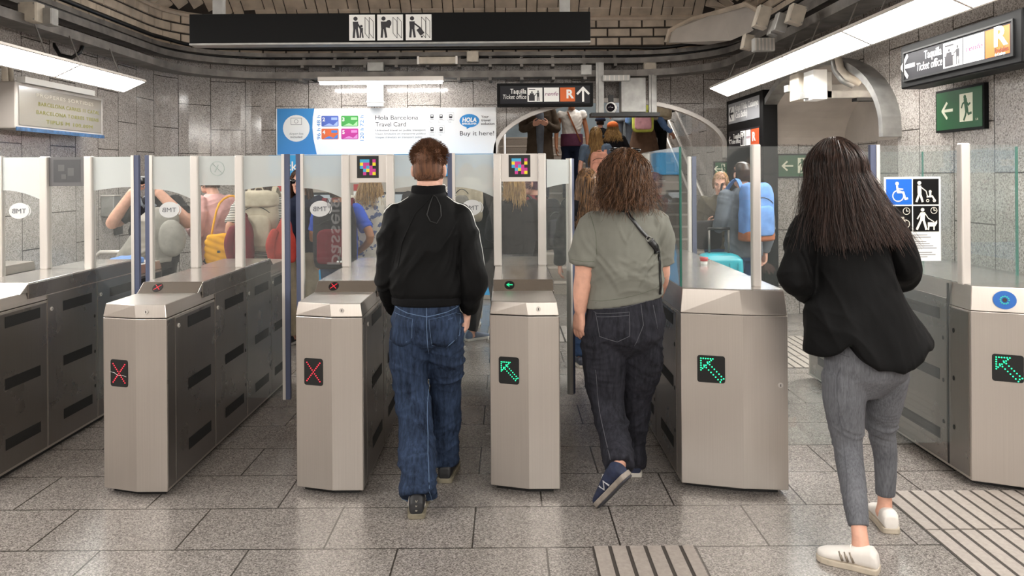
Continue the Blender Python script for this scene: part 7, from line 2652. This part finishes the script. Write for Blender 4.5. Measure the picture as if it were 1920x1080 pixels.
r_, hf, Wl, ax_ = person(634, 6.95, 0, 0, 1.54, 'short-haired boy in a bright blue T-shirt with a dark backpack', dict(mat=F['blue'], name='t_shirt', sleeve='short', loose=1.15), dict(mat=F['bluejean']), 'tan', dict(HD), 'front', 'hip', girth=1.08, seed=5)
c = P(628, 441, 6.78)
bp = backpack(c, 0, .36, .56, .17, 'dark grey and maroon backpack worn over the bright blue T-shirt', F['charcoal'], F['maroon'])
kc = thing('key_charm', P(637, 480, 6.6), 'small black and white figure charm hanging from the dark backpack', 'charm')
q = P(637, 486, 6.64)
MB().ball(q, (.018, .014, .022), 12, 8).build('charm_body', M_BLACK, kc, True)
for s_ in (-1, 1):
    MB().ball(q + Vector((s_ * .014, -.006, -.022)), (.011, .010, .010), 10, 6).build('charm_foot', M_WHITE, kc, True)
MB().tube([q + Vector((0, 0, .02)), q + Vector((0.004, 0.01, .06)), q + Vector((0, .02, .10))], .004, 6).build('chain', M_GALV, kc, True)

person(693, 7.3, 0, -0.1, 1.63, 'fair-haired person in a white and blue floral dress', dict(mat=FLO, name='dress', sleeve='cap', hem=0.52, hemw=0.24), None, 'pale', dict(HBL, len=0.14, n=700), 'down', 'front', seed=6)
r_, hf, Wl, ax_ = person(800, 7.6, 0, 0, 1.66, 'broad person in a black hooded top with white lettering, behind the man in black', dict(mat=F['hood'], name='hooded_top', loose=1.1), dict(mat=F['charcoal']), 'light', dict(HD), girth=1.2, seed=7)
f2 = FY(P(836, 350, 7.42).x, 7.40, P(836, 350, 7.42).z)
text('lettering', 'ONATE', M_WHITE, r_, f2, -.05, 0, .045, .17, rot=-0.7, bold=.03)
person(906, 7.5, 0, math.radians(-55), 1.66, 'person in black jacket and trousers turned right behind the green arrow gate', dict(mat=F['hood'], name='jacket', loose=1.15), dict(mat=F['hood']), 'light', dict(HD), 'down', 'front', shoes=('5c6c86', 'c9c6c0'), girth=1.05, seed=8)
backpack(P(880, 374, 7.33), math.radians(-55), .30, .40, .16, 'pale grey backpack high on the shoulder of the person in black behind the glass logo', F['cream'], F['greyhood'])
person(876, 8.1, 0, 0.1, 1.68, 'person in pale wide trousers and white trainers, mostly hidden behind the man', dict(mat=F['greyhood'], name='top'), dict(mat=F['white'], w=1.3), 'light', dict(HB), shoes=('d8d4ce', 'cfcac2'), seed=9)
person(966, 7.0, 0, 0.35, 1.58, 'person with a fair ponytail and black hooded jacket behind the green arrow gate', dict(mat=F['hood'], name='hooded_jacket', loose=1.3), dict(mat=F['charcoal']), 'light', dict(HBL, len=0.10, n=500, spread=0.05), 'front', 'front', girth=1.05, seed=10)
person(1004, 7.9, 0, 1.2, 1.58, 'person in dark clothes turned left at the foot of the stairs', dict(mat=F['maroon'], name='jacket'), dict(mat=F['charcoal']), 'light', dict(a='3a1f33', b='6a3d58'), 'front', 'front', seed=11)
backpack(P(1026, 420, 7.6), 0.9, .30, .48, .20, 'black backpack on the person turned left at the foot of the stairs', F['hood'], F['charcoal'])
person(1102, 6.6, 0, 0.05, 1.60, 'person with very long brown hair and black jacket ahead of the curly-haired woman', dict(mat=F['hood'], name='jacket', loose=1.15), dict(mat=F['bluejean']), 'light', dict(a='2c1c12', b='8a6540', len=0.42, n=1100, spread=0.12), shoes=('3a3f4d', 'c9c2b8'), stride=0.14, seed=12)

# ------------------------------------------------------------------ on the stairs
def step(nn):
    return dict(d=YB + GO * (nn - 0.5), z0=RISE * nn)


SV = 0.011
s_ = step(7)
r_, hf, Wl, ax_ = person(1013, s_['d'] - 0.1, s_['z0'], PI, 1.76, 'person in an open brown coat coming down the stairs, hands together', dict(mat=F['coat'], name='coat', hem=0.62, hemw=0.20, loose=1.15), dict(mat=F['navy']), 'light', dict(HD), 'front', 'front', girth=1.05, stride=0.02, voxel=SV, seed=13)
mb = MB()
loft(mb, [(Wl((0, .11, .72)), X3 * .05, Y3 * .035), (Wl((0, .125, 1.0)), X3 * .06, Y3 * .04), (Wl((0, .125, 1.25)), X3 * .07, Y3 * .035), (Wl((0, .09, 1.40)), X3 * .05, Y3 * .03)], 18)
link('shirt', remesh(mb, .01, 2), F['grey'], r_, True)
r_, hf, Wl, ax_ = person(1073, s_['d'] + 0.1, s_['z0'], PI, 1.70, 'person in a white top and dark trousers coming down the stairs', dict(mat=F['white'], name='top', sleeve='cap'), dict(mat=F['navy'], w=1.2), 'tan', dict(HB), girth=0.98, stride=0.02, voxel=SV, face=True, seed=14)
mb = MB()
loft(mb, [(Wl((0, 0, z)), X3 * a, Y3 * b) for z, a, b in ((.885, .178, .138), (.99, .176, .136), (1.08, .172, .133))], 24)
link('plum_hem', remesh(mb, .01, 2), fabric('plum', '5d3448'), r_, True)
MB().sweep([Wl((-.13, .11, .95)), Wl((-.02, .135, 1.2)), Wl((.07, .10, 1.42))], [(-.012, -.003), (.012, -.003), (.012, .003), (-.012, .003)], Y3).build('bag_strap', F['tan'], r_)
s_ = step(4)
r_, hf, Wl, ax_ = person(1118, s_['d'], s_['z0'], -0.15, 1.60, 'long fair-haired girl in a grey-blue T-shirt going up the stairs', dict(mat=F['slate'], name='t_shirt', sleeve='short'), dict(mat=F['bluejean'], kind='shorts'), 'light', dict(HBL, len=0.36, n=900, spread=0.1), stride=0.02, voxel=SV, seed=15)
backpack(Wl((.06, -.20, 1.13)), -0.15, .26, .36, .13, 'peach backpack on the long fair-haired girl', F['peach'], F['peach'])
s_ = step(6)
r_, hf, Wl, ax_ = person(1150, s_['d'], s_['z0'], -0.1, 1.40, 'fair-haired child in a black T-shirt and orange cap going up the stairs', dict(mat=F['hood'], name='t_shirt', sleeve='short'), dict(mat=F['charcoal'], kind='shorts'), 'light', dict(HBL, len=0.12, n=800, spread=0.5, curl=0.012), 'down', 'out', stride=0.02, voxel=SV, seed=16)
cp = thing('cap', hf.at(0, 0, .07), 'bright orange cap on the child on the stairs', 'cap')
mb = MB()
loft(mb, [(hf.at(0, -.008, z), hf.r * a, hf.f * b) for z, a, b in ((.02, .086, .110), (.06, .086, .110), (.095, .070, .090), (.118, .04, .05), (.124, .012, .015))], 24)
link('crown', remesh(mb, .006, 2), fabric('orange_cloth', 'd8703a'), cp, True)
MB().loop2([hf.at(-.07, .08, .02), hf.at(.07, .08, .02), hf.at(.05, .17, .005), hf.at(-.05, .17, .005)], [hf.at(-.07, .08, .028), hf.at(.07, .08, .028), hf.at(.05, .17, .013), hf.at(-.05, .17, .013)]).build('peak', MATS['orange_cloth'], cp, bevel=.003)
s_ = step(8)
r_, hf, Wl, ax_ = person(1127, s_['d'], s_['z0'], 0, 1.20, 'small child in dark clothes and a dark blue cap higher on the stairs', dict(mat=F['hood'], name='top'), dict(mat=F['navy']), 'light', dict(HD), stride=0.02, voxel=SV, seed=17)
cp = thing('cap', hf.at(0, 0, .07), 'dark blue cap on the small child higher on the stairs', 'cap')
mb = MB()
loft(mb, [(hf.at(0, -.008, z), hf.r * a, hf.f * b) for z, a, b in ((.02, .086, .110), (.06, .086, .110), (.095, .070, .090), (.118, .04, .05), (.124, .012, .015))], 24)
link('crown', remesh(mb, .006, 2), F['navy'], cp, True)
r_, hf, Wl, ax_ = person(1208, s_['d'], s_['z0'], -0.1, 1.66, 'person in blue top and long brown coat on the stairs, one hand out', dict(mat=F['skyblue'], name='top'), dict(mat=F['charcoal']), 'light', dict(HB), 'strap', 'out', stride=0.02, voxel=SV, seed=18)
mb = MB()
loft(mb, [(Wl((0, 0, z)), X3 * a, Y3 * b) for z, a, b in ((.42, .25, .19), (.5, .25, .19), (.75, .225, .165), (.95, .185, .14), (1.03, .165, .125))], 24)
me = remesh(mb, .011, 2)
displace(me, folds(.012, 9, 9, 2, 8))
link('coat_skirt', me, F['brown'], r_, True)
backpack(Wl((-.03, -.22, 1.20)), -0.1, .33, .46, .17, 'yellow-green and pink backpack on the person with the hand out', F['lime'], fabric('pink_pocket', 'd6a0a8'))
s_ = step(9)
r_, hf, Wl, ax_ = person(1233, s_['d'], s_['z0'], 0, 1.74, 'person in black trousers going up at the right side of the stairs', dict(mat=F['charcoal'], name='top'), dict(mat=F['hood']), 'light', dict(HD), 'strap', 'strap', stride=0.02, voxel=SV, seed=19)
backpack(Wl((0, -.23, 1.22)), 0.1, .38, .52, .20, 'big beige backpack on the person at the right side of the stairs', F['cream'], F['beige'], flap=True)
s_ = step(11)
person(1172, s_['d'], s_['z0'], 0, 1.74, 'person in grey clothes high up the stairs, cut off by the arch', dict(mat=F['lightgrey'], name='jacket', hem=0.7, hemw=.19), dict(mat=F['grey']), 'light', dict(HD), stride=0.02, voxel=SV, seed=20)

# ------------------------------------------------------------------ the pair beyond the broad gate
r_, hf, Wl, ax_ = person(1352, 7.75, 0, PI - 0.35, 1.58, 'person with tied-back fair hair and olive jacket looking down at a phone', dict(mat=F['olive'], name='jacket', loose=1.2), dict(mat=F['bluejean']), 'light', dict(a='5a4028', b='a5804f'), 'front', 'front', head_pitch=0.35, face=True, seed=21)
ph = thing('phone', Wl((0, .34, 1.18)), 'phone in the hands of the person in the olive jacket', 'phone')
q = Wl((0, .345, 1.20))
M4 = Matrix.Translation(q) @ Matrix.Rotation(-0.35, 4, 'Z') @ Matrix.Rotation(0.6, 4, 'X')
MB().box(-.036, .036, -.004, .004, -.072, .072, M4).build('case', M_BLACK, ph, bevel=.003)
MB().box(-.032, .032, .0042, .0052, -.066, .066, M4).build('screen', emitter('phone_screen', (.7, .8, .9), .7), ph)
c = P(1328, 440, 7.45)
bg = thing('shoulder_bag', c, 'black shoulder bag beside the person in the olive jacket', 'bag')
me = remesh(rbox(MB(), c, X3, Y3, Z3, .24, .13, .26), .009, 3)
displace(me, folds(.01, 9, 9, 9, 2))
link('bag', me, F['hood'], bg, True)
p_, _ = smooth_path([c + Vector((.08, 0, .1)), c + Vector((.14, .1, .35)), c + Vector((.2, .22, .5))], [1] * 3, 4)
MB().tube(p_, .010, 6).build('strap', F['hood'], bg, True)

r_, hf, Wl, ax_ = person(1394, 7.1, 0, 0.22, 1.665, 'man with short dark hair, grey jacket and jeans beyond the broad gate', dict(mat=F['grey'], name='jacket', hem=0.84, loose=1.12), dict(mat=F['bluejean']), 'light', dict(HD), 'front', 'down', girth=1.05, stride=0.04, seed=22)
backpack(P(1418, 396, 6.92), 0.4, .31, .50, .17, 'blue backpack with brown trim on the man in the grey jacket', F['bluebag'], F['bluebag'])
bpk = [o for o in S.objects if o.type == 'EMPTY' and o.name.startswith('backpack')][-1]
c = P(1418, 396, 6.92)
R3 = Matrix.Rotation(0.4, 3, 'Z')
me = remesh(rbox(MB(), c - Z3 * .205, R3 @ X3, R3 @ Y3, Z3, .318, .185, .11), .008, 2)
link('leather_base', me, F['tan'], bpk, True)

def suitcase(px, py_top, d, m, lab):
    top = P(px, py_top, d)
    t = thing('suitcase', (top.x, d, 0), lab, 'suitcase')
    hh = top.z - 0.06
    me = remesh(rbox(MB(), Vector((top.x, d, .06 + hh / 2)), X3, Y3, Z3, .40, .24, hh, 6.0, .95), .009, 2)
    link('shell', me, m, t, True)
    rb = MB()
    for i in range(5):
        x = top.x - .14 + .07 * i
        rb.box(x - .008, x + .008, d - .127, d - .117, .14, top.z - .08)
    rb.build('rib', m, t)
    hz = P(px, 429, d).z
    for s_ in (-1, 1):
        MB().tube([(top.x + s_ * .085, d, top.z - .02), (top.x + s_ * .085, d, hz)], .010, 8).build('pull_rod', M_TRAY, t, True)
    MB().tube([(top.x - .095, d, hz), (top.x + .095, d, hz)], .014, 10).build('pull_handle', M_BLACK, t, True)
    for sx in (-1, 1):
        for sy in (-1, 1):
            MB().tube([(top.x + sx * .15 - .012, d + sy * .08, .03), (top.x + sx * .15 + .012, d + sy * .08, .03)], .03, 12).build('wheel', M_BLACK, t, True)


suitcase(1348, 474, 6.95, mat('teal_shell', '2f9fae', 0.35), 'teal suitcase with a raised handle beside the man in the grey jacket')
# papers and clothing lying on the far gates
c = P(268, 497, 6.0)
t = thing('folded_cloth', c, 'pale blue cloth lying on the far end of the leftmost full gate', 'cloth')
mb = MB()
loft(mb, [((-2.77, 5.8, .937), X3 * .12, Y3 * .09), ((-2.77, 5.8, .965), X3 * .12, Y3 * .09), ((-2.76, 5.81, .985), X3 * .07, Y3 * .05)], 18)
me = remesh(mb, .008, 2)
displace(me, folds(.008, 20, 20, 20, 5))
link('cloth', me, F['skyblue'], t, True)
